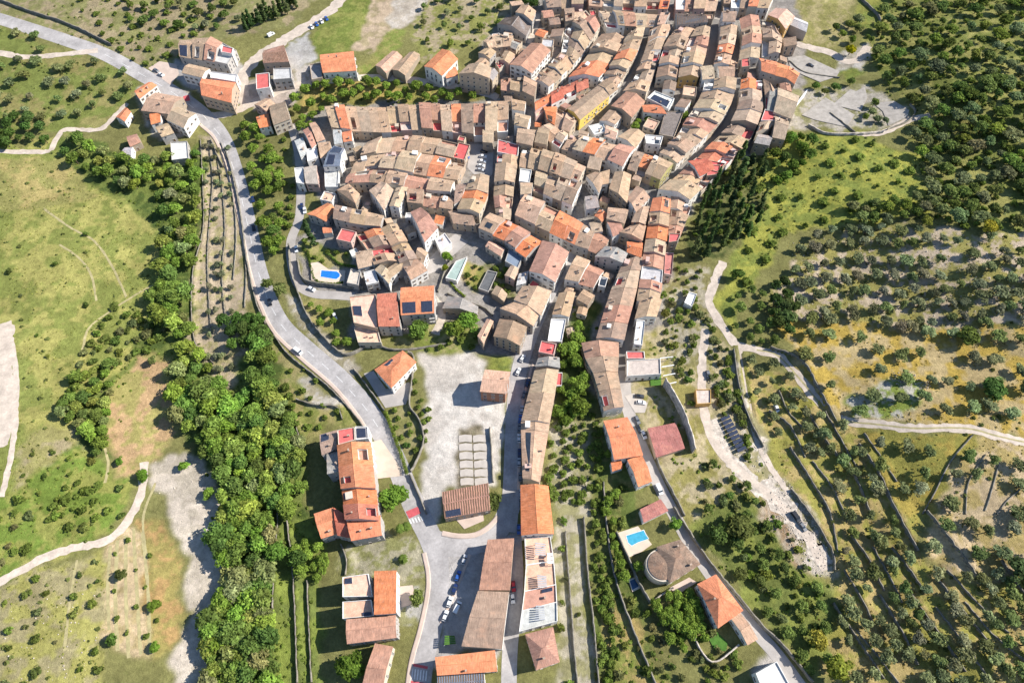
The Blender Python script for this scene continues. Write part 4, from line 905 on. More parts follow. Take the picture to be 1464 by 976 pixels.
# ------------------------------------------------------------------ low outbuildings in the gaps of the old village
VIL = [W(*p) for p in [(486,192),(730,186),(716,118),(694,80),(740,12),(1118,20),(1136,120),(1086,205),(1020,262),(985,295),(955,352),(938,430),(905,455),(862,420),(800,500),(762,520),(700,490),(690,455),(740,395),(690,345),(660,330),(612,372),(560,405),(505,380),(480,330),(470,285),(455,235)]]
def gap_fill():
    r = random.Random(5); xs = [p[0] for p in VIL]; ys = [p[1] for p in VIL]; out = []
    for t_ in range(9000):
        x, y = r.uniform(min(xs), max(xs)), r.uniform(min(ys), max(ys))
        if occ(x, y) or not pip(np.array([x]), np.array([y]), VIL)[0]: continue
        n = min(ROWPTS, key=lambda q: (q[0] - x)**2 + (q[1] - y)**2)
        if (n[0] - x)**2 + (n[1] - y)**2 > 24**2: continue
        big = t_ < 5000; w_, d_ = (r.uniform(6, 8.5), r.uniform(6, 8)) if big else (r.uniform(3.6, 5.2), r.uniform(3.4, 5)); a = n[2]; ux, uy = math.cos(a), math.sin(a)
        ok = all(not occ(x + ux * i * w_ / 2 - uy * j * d_ / 2, y + uy * i * w_ / 2 + ux * j * d_ / 2) for i in (-1, -.5, 0, .5, 1) for j in (-1, -.5, 0, .5, 1))
        if not ok or len(out) > 95: continue
        Q = [(x + ux * i * w_ / 2 - uy * j * d_ / 2, y + uy * i * w_ / 2 + ux * j * d_ / 2) for i, j in ((-1, -1), (1, -1), (1, 1), (-1, 1))]; occ_poly(Q, .25); out.append((n[3], y, Q, big))
    by = {}
    for o_ in out: by.setdefault(o_[0], []).append(o_)
    for ph, L in by.items():
        L.sort(key=lambda o_: -o_[1])
        for k, (_, y, Q, big) in enumerate(L):
            rc = r.choice(('tan', 'tan', 'tan', 'tan', 'rust', 'peach', 'palegrey', 'orange', 'redflat', 'brown')); lab = f"low {WORD[rc]} outbuilding, {ORD[k]} from top in gaps beside {ph}"
            if len(lab.split()) > 16: lab = f"{WORD[rc]} outbuilding, {ORD[k]} from top in gaps beside {ph}"
            if len(lab.split()) > 16: lab = f"{WORD[rc]} outbuilding, {ORD[k]} from top beside {ph}"
            house_world(Q, h1(sum(q[0] for q in Q) / 4, sum(q[1] for q in Q) / 4), r.uniform(5, 7) if big else r.uniform(3, 5), lab, cat='outbuilding', name='outbuilding', roof='flat' if rc in ('peach', 'palegrey', 'redflat') else 'gable', rc=rc, group='low outbuildings of the old village', f=r.choice((.5, .5, .98, .02)), chim=r.choice((0, 0, 1)), ov=.15)
    print('GAPS', len(out))
gap_fill()
for px in ([(62,298),(100,325),(135,345),(160,380),(172,405),(181,425)], [(85,350),(112,368),(130,392),(138,430)], [(250,392),(205,415),(165,440),(128,468),(118,500)], [(150,640),(155,665),(150,690)], [(110,800),(100,860),(92,930)], [(222,690),(205,740),(210,800)]):
    ribbon('footpath', px, 1.1, 'drygrass', .06, taken=False)
# ------------------------------------------------------------------ walls
for px in ([(158,780),(154,840),(156,900)], [(168,772),(165,850),(168,930)], [(180,765),(180,850),(184,940)], [(191,755),(196,850),(201,935)], [(204,760),(212,850),(214,935)]):
    ribbon('furrow', px, 1.3, 'drygrass', .04, taken=False)
for k in range(26):                                                           # centre line of the main road
    ML = [(150,78),(205,108),(248,133),(292,166),(318,198),(334,240),(347,290),(356,330),(368,385),(384,432),(404,468),(440,502),(486,542),(522,582),(548,622)]
    a_, b_ = poly_at(ML, k / 26), poly_at(ML, k / 26 + .018)
    ribbon('road_marking', [a_, b_], .22, 'paint_white', .085)
STEPS = []
def wall_line(px, label, h=1.6, th=.5, mat='stone', group='dry stone terrace walls', cat='wall', name='stone_wall', down=1.2, rough=.14, step=0):
    L = smooth_line([W(*p) for p in px], 1.6); zg = hgt(L[:, 0], L[:, 1]); n = len(L); rg = np.random.default_rng(len(px) * 7 + int(px[0][0]))
    hh = h + rg.uniform(-rough, rough, n) * h; j = rg.uniform(-.12, .12, (n, 1)) * (rough > 0); A, B = offset_line(L, th / 2) + j, offset_line(L, -th / 2) + j
    v = np.concatenate([np.column_stack([A, zg - down]), np.column_stack([A, zg + hh]), np.column_stack([B, zg + hh]), np.column_stack([B, zg - down])])
    f = []
    for i in range(n - 1):
        for k in range(3): f.append((k * n + i + 1, k * n + i, (k + 1) * n + i, (k + 1) * n + i + 1))
    f += [(0, n, 2 * n, 3 * n), (n - 1, 4 * n - 1, 3 * n - 1, 2 * n - 1)]
    o = link(name, npmesh(name, v, np.array(f)[:, ::-1], [mat])); tag(o, label, cat, group)
    for x, y in L: occ_disc(x, y, th / 2 + .3)
    if step: STEPS.append((L, h * .92, step))
    return o
TG = 'terraces right of the white track'
for px, lab, h in [
 ([(1100,498),(1143,515),(1168,555),(1198,612)], 'dry stone wall shadowing the bend of the white track', 2.2),
 ([(1225,636),(1253,675),(1278,730),(1310,788)], 'longest dark stone wall slanting below the white track', 2.4),
 ([(1234,620),(1258,655),(1280,690)], 'short stone wall right of the longest slanting wall', 1.6),
 ([(1323,730),(1373,795),(1400,834)], 'stone wall at the foot of the pale tan grove', 2.2),
 ([(1273,782),(1296,812),(1320,848)], 'stone wall ending left of a big round evergreen', 2.0),
 ([(1246,782),(1273,832),(1288,862)], 'stone wall in the middle of the lower right grove', 1.8),
 ([(1256,850),(1290,908),(1310,950)], 'stone wall in the dense lower right grove', 1.8),
 ([(1221,900),(1250,935),(1282,976)], 'stone wall running out at lower right bottom edge', 1.8),
 ([(1340,830),(1380,880),(1420,930)], 'stone wall between rows of dense lower right olives', 1.7),
 ([(1376,860),(1420,910),(1462,945)], 'rightmost stone wall of the dense lower right grove', 1.7),
 ([(1098,588),(1128,610),(1150,655)], 'stone wall left of the white car on the terraces', 1.8),
 ([(1150,582),(1173,622),(1196,652)], 'stone wall on the terraces under the white track', 1.8),
 ([(1205,650),(1225,690),(1245,740)], 'stone wall on the terraces left of the longest wall', 1.8),
 ([(1160,660),(1190,700),(1210,745)], 'stone wall above the rubble wash', 1.6),
 ([(1390,622),(1358,660),(1335,705),(1318,735)], 'thin field wall bounding the pale tan grove', .8),
 ([(1408,650),(1384,690),(1380,735)], 'thin field wall across the pale tan grove', .5),
 ([(1428,660),(1416,705),(1408,730)], 'thin short field wall in the pale tan grove', .5),
 ([(1464,695),(1440,715),(1425,735)], 'thin field wall at right edge of the pale tan grove', .5),
 ([(1352,815),(1400,868),(1440,905)], 'stone wall above the rightmost wall of dense olives', 1.7),
 ([(1190,862),(1225,915),(1262,970)], 'stone wall left of the wall running out at bottom', 1.8),
 ([(1300,850),(1340,905),(1378,960)], 'stone wall in the thick of lower right olives', 1.8),
 ([(1335,868),(1372,915),(1412,972)], 'stone wall at bottom among dense lower right olives', 1.7),
 ([(1215,765),(1240,800),(1262,845)], 'stone wall right of the white rubble heap', 1.8),
 ([(1205,815),(1228,852),(1246,890)], 'stone wall below the white rubble heap', 1.7),
 ([(1112,560),(1126,590),(1146,612)], 'short stone wall above the white car on the terraces', 1.6),
 ([(1430,800),(1452,835),(1475,862)], 'stone wall beside big dark evergreen at right edge', 1.5),
 ([(1178,590),(1200,628),(1222,668)], 'stone wall hugging the lower side of white track', 1.7),
 ([(1048,500),(1054,545),(1066,590),(1090,640)], 'stone wall along the left of the upper wash track', 1.8),
 ([(1128,640),(1160,690),(1185,735),(1196,790)], 'rough wall along right of the rubble wash', 1.8),
 ([(1130,700),(1160,740),(1188,788),(1192,815)], 'bank wall edging the white rubble heap', 1.8),
]: wall_line(px, lab, h, .45, group=TG, step=8 if h > 1.3 else 0)
for px, lab, h in [
 ([(287,200),(290,256),(291,326),(276,394),(278,484),(306,520)], 'outer stone wall of the narrow terraces left of the road', 1.0),
 ([(299,205),(304,259),(300,319),(297,380),(302,478)], 'second stone wall from left on the narrow terraces', .8),
 ([(308,215),(318,270),(322,330),(318,400),(324,470)], 'third stone wall from left on the narrow terraces', .8),
 ([(316,215),(330,262),(338,330),(334,400)], 'fourth stone wall from left on the narrow terraces', .8),
 ([(316,205),(336,258),(346,318),(352,385),(350,440)], 'stone wall nearest the road on the narrow terraces', .9),
]: wall_line(px, lab, h, .4, group='walls of the narrow terraces', step=0 if 'nearest' in lab or 'fourth' in lab else 3)
for px, lab, h in [
 ([(396,690),(398,740),(394,790),(390,870)], 'terrace wall inside the riverside wood', 1.4),
 ([(411,745),(418,800),(422,860),(426,975)], 'terrace wall on the green strips below the apartments', 1.8),
 ([(440,830),(442,880),(446,975)], 'terrace wall in the shade of the lower apartments', 1.8),
 ([(412,588),(424,612),(430,634)], 'bank wall under the orange apartments', 1.6),
 ([(424,572),(450,580),(482,583),(490,600)], 'curved wall round the dry plot above the apartments', 1.8),
 ([(488,778),(496,800),(494,822)], 'short dark wall below the orange end block', 1.6),
]: wall_line(px, lab, h, .45, group='walls of the riverside strips', step=5)
for px, lab, h, mat in [
 ([(392,480),(411,506),(440,530),(468,552),(492,576),(514,602),(520,612)], 'roadside parapet wall along the curve of the main road', 1.5, 'stone'),
 ([(322,212),(334,255),(345,310),(353,370),(366,430),(380,464)], 'roadside parapet wall beside the narrow terraces', 1.4, 'stone'),
 ([(414,352),(416,385),(424,412),(440,452),(462,482),(492,508),(520,500)], 'retaining wall of the switchback above the main road', 2.4, 'stone'),
 ([(426,372),(432,398),(446,406),(476,410),(520,414)], 'shaded wall holding up the blue pool garden', 2.6, 'stone'),
 ([(506,528),(522,548),(536,568),(550,588)], 'low pier wall between the main road and villa yard', 1.6, 'stone'),
 ([(584,505),(592,512),(589,545),(586,580),(600,602),(606,630),(596,660),(588,674)], 'dark stone wall left of the gravel lot', 2.2, 'stone'),
 ([(586,678),(598,705),(610,735)], 'low wall between gravel lot and main road', 1.6, 'stone'),
 ([(540,492),(556,500),(590,500),(640,492)], 'garden wall above the orange hip roofed villa', 1.5, 'stone'),
 ([(640,420),(662,432),(690,440),(704,452)], 'garden wall below the orchard', 1.4, 'stone'),
 ([(626,418),(640,380),(652,366)], 'pale wall left of the grey-green court', 1.6, 'stone'),
 ([(700,612),(703,650),(705,690)], 'low dark wall on the right side of paving slabs', 1.6, 'stone'),
 ([(962,726),(985,762),(1012,802),(1050,848),(1090,896),(1120,925),(1160,975)], 'long retaining wall right of the south-east lane', 2.4, 'stone'),
 ([(935,650),(948,680),(965,712),(978,738)], 'retaining wall below the wide dull red roof', 2.0, 'stone'),
 ([(948,550),(966,580),(980,612),(990,648)], 'quarry wall casting shade over the wide red roof', 7.0, 'rubble'),
 ([(880,762),(898,800),(910,830),(930,862)], 'tall wall under the pool terrace', 3.0, 'stone'),
 ([(930,862),(946,850),(962,840)], 'pale garden wall below the round turret villa', 1.4, 'rubble'),
 ([(980,890),(1005,935),(1024,945),(1055,922)], 'wall round the lowest villa garden', 1.6, 'rubble'),
 ([(808,760),(814,840),(820,920),(826,985)], 'terrace wall in the pale gardens right of the flat terraces', 1.4, 'stone'),
 ([(834,740),(840,820),(848,890),(856,985)], 'dark terrace wall beside the yellow-green plot', 2.0, 'stone'),
 ([(862,690),(868,760),(880,830),(905,900),(940,985)], 'terrace wall through the lower gardens', 1.8, 'stone'),
 ([(0,2),(32,14),(64,25),(82,30),(118,45),(160,66)], 'long stone wall above the north-west road', 2.0, 'stone'),
 ([(302,200),(312,225),(320,240)], 'stone wall at the bend of the main road', 1.8, 'stone'),
 ([(1230,0),(1255,25),(1258,45)], 'dark stone wall at top of the village edge path', 1.8, 'stone'),
 ([(1155,180),(1180,192),(1222,193),(1262,190)], 'pale wall below the concrete terraces', 1.6, 'rubble'),
 ([(1300,150),(1308,160),(1296,175),(1268,186)], 'rounded end wall of the concrete terraces', 1.2, 'stone'),
 ([(1130,165),(1140,150),(1150,138)], 'long white wall on the right edge of the village', 5.0, 'paint_white'),
 ([(800,30),(822,52),(842,60)], 'shaded wall beside the dark trees at village top', 2.5, 'stone') if 0 else ([(790,36),(798,50),(802,60)], 'shaded wall beside the dark trees at village top', 2.5, 'stone'),
 ([(1128,88),(1150,104),(1200,112)], 'low wall on upper concrete terrace', .8, 'stone'),
 ([(1186,162),(1212,182),(1222,190)], 'planted low wall across lower concrete terrace', .9, 'stone'),
]: wall_line(px, lab, h, .6 if mat != 'paint_white' else .4, mat, group='retaining and garden walls', rough=.12 if mat != 'paint_white' else 0)

# ------------------------------------------------------------------ the ground, one sheet
def vnoise(X, Y, cell, seed):
    r = np.random.default_rng(seed); n = 256; G = r.random((n, n))
    u = X / cell + 1000; v = Y / cell + 1000; i = np.floor(u).astype(int); j = np.floor(v).astype(int); fu, fv = u - i, v - j
    fu = fu * fu * (3 - 2 * fu); fv = fv * fv * (3 - 2 * fv); g = lambda a, b: G[a % n, b % n]
    return (g(i, j) * (1 - fu) + g(i + 1, j) * fu) * (1 - fv) + (g(i, j + 1) * (1 - fu) + g(i + 1, j + 1) * fu) * fv
ST_ = .8
xi = np.arange(-400, 400.1, ST_); yi = np.arange(-12, 500.1, ST_)
gx = np.concatenate([[-4000, -2000, -1000, -600, -480], xi, [480, 600, 1000, 2000, 4000]]); gy = np.concatenate([[-3000, -1200, -400, -120, -40], yi, [540, 640, 900, 1600, 4000]])
X, Y = np.meshgrid(gx, gy, indexing='ij')
Z = np.zeros_like(X)
for a in range(0, X.shape[0], 100): Z[a:a + 100] = hgt(X[a:a + 100], Y[a:a + 100])
ZADD = np.zeros_like(X)
for L, hh, wd in STEPS:                                   # the ground is banked up behind each terrace wall (east side)
    s = (slice(*np.searchsorted(gx, (L[:, 0].min() - 14, L[:, 0].max() + 14))), slice(*np.searchsorted(gy, (L[:, 1].min() - 3, L[:, 1].max() + 3))))
    xs, ys = X[s], Y[s]; D = np.full(xs.shape, 1e9); S = np.zeros(xs.shape)
    for q in range(len(L) - 1):
        p, r_ = L[q], L[q + 1]; d_ = r_ - p; l2 = (d_**2).sum() + 1e-9; t_ = np.clip(((xs - p[0]) * d_[0] + (ys - p[1]) * d_[1]) / l2, 0, 1); ex, ey = xs - p[0] - d_[0] * t_, ys - p[1] - d_[1] * t_
        dd = np.hypot(ex, ey); sd = np.sign(ex * -d_[1] + ey * d_[0]) * np.sign(-d_[1]); n_ = dd < D; D[n_] = dd[n_]; S[n_] = sd[n_]
    endf = np.clip(np.minimum(np.hypot(xs - L[0][0], ys - L[0][1]), np.hypot(xs - L[-1][0], ys - L[-1][1])) / 5, 0, 1)
    ZADD[s] = np.maximum(ZADD[s], np.where((S > 0) & (D < wd), hh * (1 - D / wd) * endf, 0))
IX = np.clip((X - OX0).astype(int), 0, ONX - 1); IY = np.clip((Y - OY0).astype(int), 0, ONY - 1); _o = OCC.copy()
for L, hh, wd in STEPS:
    for x, y in L:
        i_, j_ = int(x - OX0), int(y - OY0); _o[max(0, i_ - 2):i_ + 3, max(0, j_ - 2):j_ + 3] = False
ZADD[_o[IX, IY]] *= .0
Z = Z + ZADD
def hz(x, y):
    x = np.asarray(x, float); y = np.asarray(y, float); i = np.clip(np.searchsorted(gx, x) - 1, 0, len(gx) - 2); j = np.clip(np.searchsorted(gy, y) - 1, 0, len(gy) - 2)
    u = (x - gx[i]) / (gx[i + 1] - gx[i]); v = (y - gy[j]) / (gy[j + 1] - gy[j])
    return (Z[i, j] * (1 - u) + Z[i + 1, j] * u) * (1 - v) + (Z[i, j + 1] * (1 - u) + Z[i + 1, j + 1] * u) * v
WX = X + (vnoise(X, Y, 9, 1) - .5) * 7 + (vnoise(X, Y, 3, 2) - .5) * 3; WY = Y + (vnoise(X, Y, 9, 3) - .5) * 7 + (vnoise(X, Y, 3, 4) - .5) * 3
C_ = np.empty(X.shape + (3,)); C_[:] = (.19, .18, .066); SM = np.ones(X.shape)
G1, G2, G3 = (.32, .298, .10), (.18, .20, .052), (.37, .30, .125)     # lush yellow-green, green, dry straw
ZONES = [ # colour, second colour, share of second, patch size, polygon
 ((0.207,0.2,0.085), (0.3,0.245,0.15), .40, 7, [(0,-40),(480,-40),(420,40),(330,50),(270,110),(200,95),(100,50),(0,25)]),
 ((0.244,0.219,0.088), (0.165,0.188,0.055), .5, 8, [(-40,20),(90,70),(180,90),(200,130),(130,190),(60,190),(-40,180)]),
 (G1, (0.201,0.219,0.063), .45, 9, [(-60,215),(90,200),(150,270),(245,335),(250,400),(215,460),(190,520),(130,640),(120,780),(-60,840)]),
 (G3, (0.268,0.25,0.091), .45, 8, [(-60,225),(110,225),(135,280),(60,300),(-60,300)]),
 ((0.281,0.256,0.104), (0.33,0.275,0.165), .35, 7, [(20,640),(70,600),(125,640),(130,690),(60,730),(10,720)]),
 ((0.075,0.105,0.03), (0.146,0.175,0.049), .4, 6, [(85,193),(140,207),(225,235),(290,205),(305,300),(285,390),(278,480),(330,560),(350,480),(385,440),(400,520),(430,570),(445,700),(440,976),(440,1010),(300,1010),(290,800),(300,700),(262,620),(250,540),(215,505),(165,540),(150,660),(105,640),(90,590),(180,520),(225,430),(240,340),(150,272),(80,215)]),
 ((0.195,0.231,0.055), (0.146,0.175,0.049), .45, 5, [(395,745),(455,742),(460,1010),(395,1010)]),
 ((.40,.27,.15), (.30,.265,.10), .45, 6, [(195,512),(240,505),(250,560),(262,600),(240,640),(215,655),(200,680),(180,690),(155,670),(155,600),(165,550)]),
 ((.53,.46,.38), (.43,.375,.30), .4, 4, [(215,652),(262,645),(292,660),(312,700),(325,760),(318,830),(300,900),(305,950),(255,1000),(250,930),(270,880),(265,800),(250,760),(225,700)]),
 (G1, (0.3,0.26,0.14), .42, 6, [(-60,840),(60,805),(150,785),(155,1010),(-60,1010)]),
 ((0.146,0.2,0.043), (0.244,0.25,0.073), .35, 5, [(20,700),(110,640),(190,700),(165,755),(60,790),(-10,825),(-60,840),(-60,700)]),
 ((.50,.385,.24), (.40,.315,.165), .3, 4, [(150,772),(196,742),(212,860),(216,945),(190,930),(150,910),(146,850)]),
 ((.40,.26,.115), (.30,.25,.09), .4, 5, [(200,738),(236,750),(256,830),(258,900),(225,942),(207,860)]),
 ((0.41,0.331,0.234), (0.329,0.288,0.146), .3, 4, [(290,195),(302,195),(330,250),(345,330),(355,400),(352,470),(338,548),(316,548),(272,485),(276,420),(286,340),(292,250)]),
 ((0.232,0.237,0.073), (0.159,0.188,0.049), .4, 5, [(452,30),(520,-20),(535,10),(512,75),(450,85)]),
 ((0.456,0.353,0.251), (0.33,0.27,0.16), .3, 5, [(505,75),(540,-20),(592,-20),(545,75)]),
 ((0.479,0.427,0.365), (0.41,0.353,0.285), .3, 5, [(550,42),(572,-20),(625,-20),(600,30)]),
 ((0.195,0.225,0.061), (0.256,0.237,0.085), .4, 5, [(515,105),(556,40),(582,40),(560,80),(530,110)]),
 ((0.22,0.219,0.073), (0.34,0.28,0.18), .35, 6, [(590,30),(640,-20),(745,-20),(735,35),(690,68),(655,70),(600,95)]),
 ((0.232,0.213,0.067), (0.403,0.3,0.11), .35, 6, [(430,140),(480,120),(540,118),(600,122),(690,142),(640,150),(470,155),(460,180),(430,200)]),
 ((.25,.225,.20), (.31,.28,.25), .5, 5, [(420,180),(470,152),(730,138),(712,112),(690,70),(740,8),(770,-30),(1120,-30),(1158,30),(1145,120),(1145,180),(1080,215),(1030,255),(990,300),(965,350),(955,420),(945,460),(930,500),(890,590),(862,590),(830,500),(855,440),(800,510),(770,690),(740,690),(735,560),(690,500),(600,470),(500,480),(500,430),(460,425),(425,400),(420,340),(445,330),(460,290),(450,270),(420,265)]),  # village ground toned down, the lanes' shade put into its colour
 ((0.317,0.275,0.122), (0.207,0.225,0.061), .4, 5, [(440,340),(470,345),(500,360),(500,385),(450,380),(428,360)]),
 ((0.244,0.237,0.073), (0.342,0.263,0.11), .4, 4, [(655,400),(670,375),(705,385),(690,415),(665,425)]),
 ((0.183,0.206,0.055), (0.293,0.263,0.122), .35, 5, [(600,455),(640,455),(690,470),(690,500),(600,505),(560,490),(540,480),(600,470)]),
 ((0.329,0.275,0.122), (0.244,0.237,0.073), .3, 5, [(433,428),(478,432),(480,455),(470,470),(450,462),(436,440)]),
 ((0.41,0.365,0.296), (0.27,0.235,0.15), .4, 4, [(412,410),(430,425),(455,475),(485,500),(520,520),(500,535),(450,495),(420,460)]),
 ((0.122,0.138,0.049), (0.07,0.1,0.03), .5, 4, [(800,480),(838,420),(858,440),(840,500),(850,590),(800,600),(795,540)]),
 ((.60,.55,.49), (.50,.45,.395), .35, 9, [(600,508),(688,504),(690,560),(722,566),(718,690),(634,702),(632,745),(606,735),(600,690),(610,640),(612,580)]),
 ((0.201,0.194,0.073), (0.281,0.25,0.122), .4, 4, [(552,585),(592,575),(606,625),(590,675),(575,655)]),
 ((.15,.125,.08), (.26,.22,.15), .4, 2.5, [(652,616),(700,614),(703,698),(654,700)]),
 ((0.22,0.237,0.061), (0.146,0.175,0.049), .4, 5, [(692,508),(730,505),(728,530),(694,528)]),
 ((.42,.375,.285), (.27,.25,.13), .42, 4, [(790,600),(860,595),(860,1010),(800,1010),(795,770),(782,690)]),
 ((0.207,0.2,0.073), (0.122,0.15,0.043), .45, 5, [(850,600),(870,600),(920,700),(890,800),(960,976),(1010,1010),(850,1010),(838,800)]),
 ((0.195,0.206,0.059), (0.329,0.25,0.104), .45, 5, [(862,870),(905,870),(960,976),(970,1010),(866,1010)]),
 ((.26,.23,.085), (.40,.335,.21), .4, 5, [(905,500),(960,440),(1010,440),(1060,560),(1130,720),(1190,830),(1160,960),(1000,780),(930,640),(900,590)]),
 ((0.232,0.206,0.091), (0.388,0.342,0.251), .35, 4, [(945,455),(960,400),(1010,380),(1030,460),(1000,520),(960,530)]),
 ((0.07,0.085,0.03), (0.159,0.156,0.061), .4, 6, [(985,330),(1010,265),(1055,222),(1095,225),(1095,320),(1060,345),(1030,370),(985,372)]),  # grove floor painted dark in place of the cypresses' shade
 ((.30,.295,.07), (.19,.215,.055), .45, 6, [(1085,222),(1150,195),(1232,190),(1325,235),(1340,300),(1225,322),(1130,335),(1062,425),(1042,475),(1018,425),(1060,335),(1095,300)]),
 ((.17,.185,.055), (.27,.255,.09), .42, 8, [(1225,60),(1290,-40),(1560,-40),(1560,345),(1340,325),(1310,235),(1300,195),(1320,160),(1265,120)]),
 ((0.329,0.281,0.14), (0.244,0.225,0.085), .4, 5, [(1138,-10),(1212,-10),(1216,40),(1200,70),(1140,60)]),
 ((0.22,0.219,0.061), (0.159,0.188,0.049), .4, 5, [(1210,-40),(1290,-40),(1235,60),(1225,120),(1195,100),(1235,60)]),
 ((.46,.375,.28), (.27,.245,.085), .5, 5, [(1100,430),(1140,375),(1200,335),(1250,315),(1340,330),(1560,345),(1560,470),(1300,475),(1170,465)]),
 ((.40,.285,.075), (.42,.325,.17), .42, 7, [(1100,440),(1170,460),(1300,470),(1560,465),(1560,640),(1380,610),(1205,600),(1150,545)]),
 ((0.189,0.231,0.055), (0.41,0.388,0.331), .25, 4, [(1200,590),(1225,570),(1265,545),(1300,532),(1330,545),(1325,575),(1290,600)]),
 ((.33,.255,.07), (.24,.22,.06), .42, 7, [(1205,604),(1310,615),(1395,620),(1340,720),(1310,770),(1250,690)]),
 ((.47,.365,.23), (.36,.28,.12), .4, 6, [(1395,620),(1560,640),(1560,830),(1400,840),(1330,790),(1340,720)]),
 ((.27,.25,.07), (.37,.285,.125), .42, 5, [(1060,510),(1150,550),(1210,610),(1260,700),(1330,800),(1400,840),(1560,830),(1560,1040),(1230,1040),(1160,940),(1195,830),(1140,730),(1080,620)]),
 ((.56,.50,.43), (.42,.35,.27), .35, 4, [(1108,690),(1140,705),(1188,790),(1192,828),(1168,828),(1140,775),(1115,745)]),
 ((0.456,0.422,0.376), (0.319,0.285,0.228), .4, 4, [(1200,75),(1240,60),(1250,75),(1225,98),(1190,100)]),
]
ZONES += [
 ((.46,.43,.405), (.41,.38,.355), .4, 5, [(640,800),(690,772),(738,768),(720,850),(715,930),(612,945),(622,900),(628,850)]),
 ((.37,.335,.235), (.24,.235,.10), .42, 3, [(488,778),(545,768),(598,756),(612,800),(606,832),(560,828),(490,822)]),
 ((.47,.42,.36), (.34,.30,.21), .3, 4, [(195,125),(222,118),(265,132),(288,168),(262,192),(225,198),(203,165)]),
 ((.43,.41,.39), (.38,.35,.32), .35, 5, [(252,84),(345,92),(358,140),(332,156),(285,142),(256,110)]),
 ((.44,.42,.40), (.40,.38,.35), .35, 5, [(404,72),(446,48),(450,82),(420,98),(400,96)]),
 ((.46,.38,.32), (.38,.33,.28), .35, 5, [(352,120),(420,112),(428,124),(418,150),(364,160)]),
 ((.44,.40,.36), (.30,.27,.20), .35, 4, [(380,100),(460,88),(462,112),(510,108),(510,116),(384,132)]),
 ((.20,.22,.06), (.13,.15,.045), .45, 5, [(985,760),(1060,700),(1110,745),(1165,835),(1205,865),(1165,965),(1100,900),(1040,830)]),
 ((.30,.21,.13), (.40,.33,.25), .4, 4, [(1085,700),(1120,715),(1150,780),(1160,825),(1130,800),(1100,750)]),
 ((.42,.40,.36), (.26,.25,.13), .4, 4, [(596,836),(570,836),(566,900),(590,905),(606,870)]),
 ((.45,.41,.37), (.40,.36,.32), .3, 5, [(1088,900),(1110,930),(1150,985),(1095,990),(1070,960)]),
 ((.25,.235,.12), (.38,.34,.28), .42, 4, [(1100,130),(1240,120),(1305,155),(1280,185),(1165,185),(1105,190)]),
]
ZONES += [
 ((.52,.46,.385), (.27,.24,.13), .48, 3.5, [(1002,470),(1014,470),(1012,560),(1030,632),(1100,690),(1118,745),(1178,830),(1196,828),(1192,790),(1142,702),(1105,662),(1088,620),(1074,560),(1058,503),(1048,503),(1062,570),(1072,640),(1040,630),(1022,570)]),
 ((.14,.14,.06), (.25,.22,.13), .35, 3, [(690,372),(745,374),(740,430),(700,428)]),  # dark ground colour stands in for the shadow of taller houses
 ((.30,.26,.11), (.19,.20,.06), .45, 4, [(405,540),(440,538),(500,585),(508,612),(470,608),(430,628),(412,590)]),
 ((.44,.40,.34), (.32,.28,.19), .3, 4, [(432,540),(462,545),(492,576),(470,578),(440,562)]),
 ((.20,.22,.065), (.30,.26,.12), .4, 4, [(395,480),(430,520),(440,540),(410,545),(398,520)]),
]
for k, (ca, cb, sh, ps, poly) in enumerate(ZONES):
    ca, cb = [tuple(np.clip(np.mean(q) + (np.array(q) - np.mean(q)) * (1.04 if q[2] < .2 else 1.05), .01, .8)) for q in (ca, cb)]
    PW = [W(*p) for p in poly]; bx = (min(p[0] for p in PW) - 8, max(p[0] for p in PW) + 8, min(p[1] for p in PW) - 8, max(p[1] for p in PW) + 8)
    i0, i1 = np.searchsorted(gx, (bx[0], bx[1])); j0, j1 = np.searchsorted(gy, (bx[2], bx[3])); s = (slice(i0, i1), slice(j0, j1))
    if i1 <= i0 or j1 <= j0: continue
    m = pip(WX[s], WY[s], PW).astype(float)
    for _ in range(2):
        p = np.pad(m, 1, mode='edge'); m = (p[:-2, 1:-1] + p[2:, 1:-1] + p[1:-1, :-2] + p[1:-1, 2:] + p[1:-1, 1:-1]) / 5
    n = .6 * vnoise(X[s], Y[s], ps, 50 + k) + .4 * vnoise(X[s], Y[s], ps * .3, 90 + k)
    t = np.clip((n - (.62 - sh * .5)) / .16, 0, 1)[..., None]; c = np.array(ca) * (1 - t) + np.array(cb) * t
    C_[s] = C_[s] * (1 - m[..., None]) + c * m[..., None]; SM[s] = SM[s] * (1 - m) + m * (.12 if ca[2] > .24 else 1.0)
GND_C = C_
nx_, ny_ = len(gx), len(gy); I = np.arange(nx_ * ny_).reshape(nx_, ny_)
fc = np.stack([I[:-1, :-1], I[1:, :-1], I[1:, 1:], I[:-1, 1:]], -1).reshape(-1, 4)
m, t, b = newmat('ground'); MAT['ground'] = m; p = wpos(t)
at = N(t, "ShaderNodeAttribute"); at.attribute_name = 'zone'
n1 = ramp(t, noise(t, p, .22, 5, .65), .3, .7, .78, 1.2); n2 = ramp(t, noise(t, p, .7, 5, .7), .32, .68, .78, 1.22); n3 = ramp(t, noise(t, p, 3.0, 3, .7), .3, .7, .85, 1.15); n2 = mathn(t, 'ADD', 1.0, mathn(t, 'MULTIPLY', mathn(t, 'SUBTRACT', n2, 1.0), mathn(t, 'ADD', .4, mathn(t, 'MULTIPLY', .6, at.outputs['Alpha'])))); n0 = ramp(t, noise(t, p, .05, 4, .6), .3, .7, .84, 1.16)
c = mul(t, mul(t, mul(t, mul(t, at.outputs["Color"], n0), n1), n2), n3)
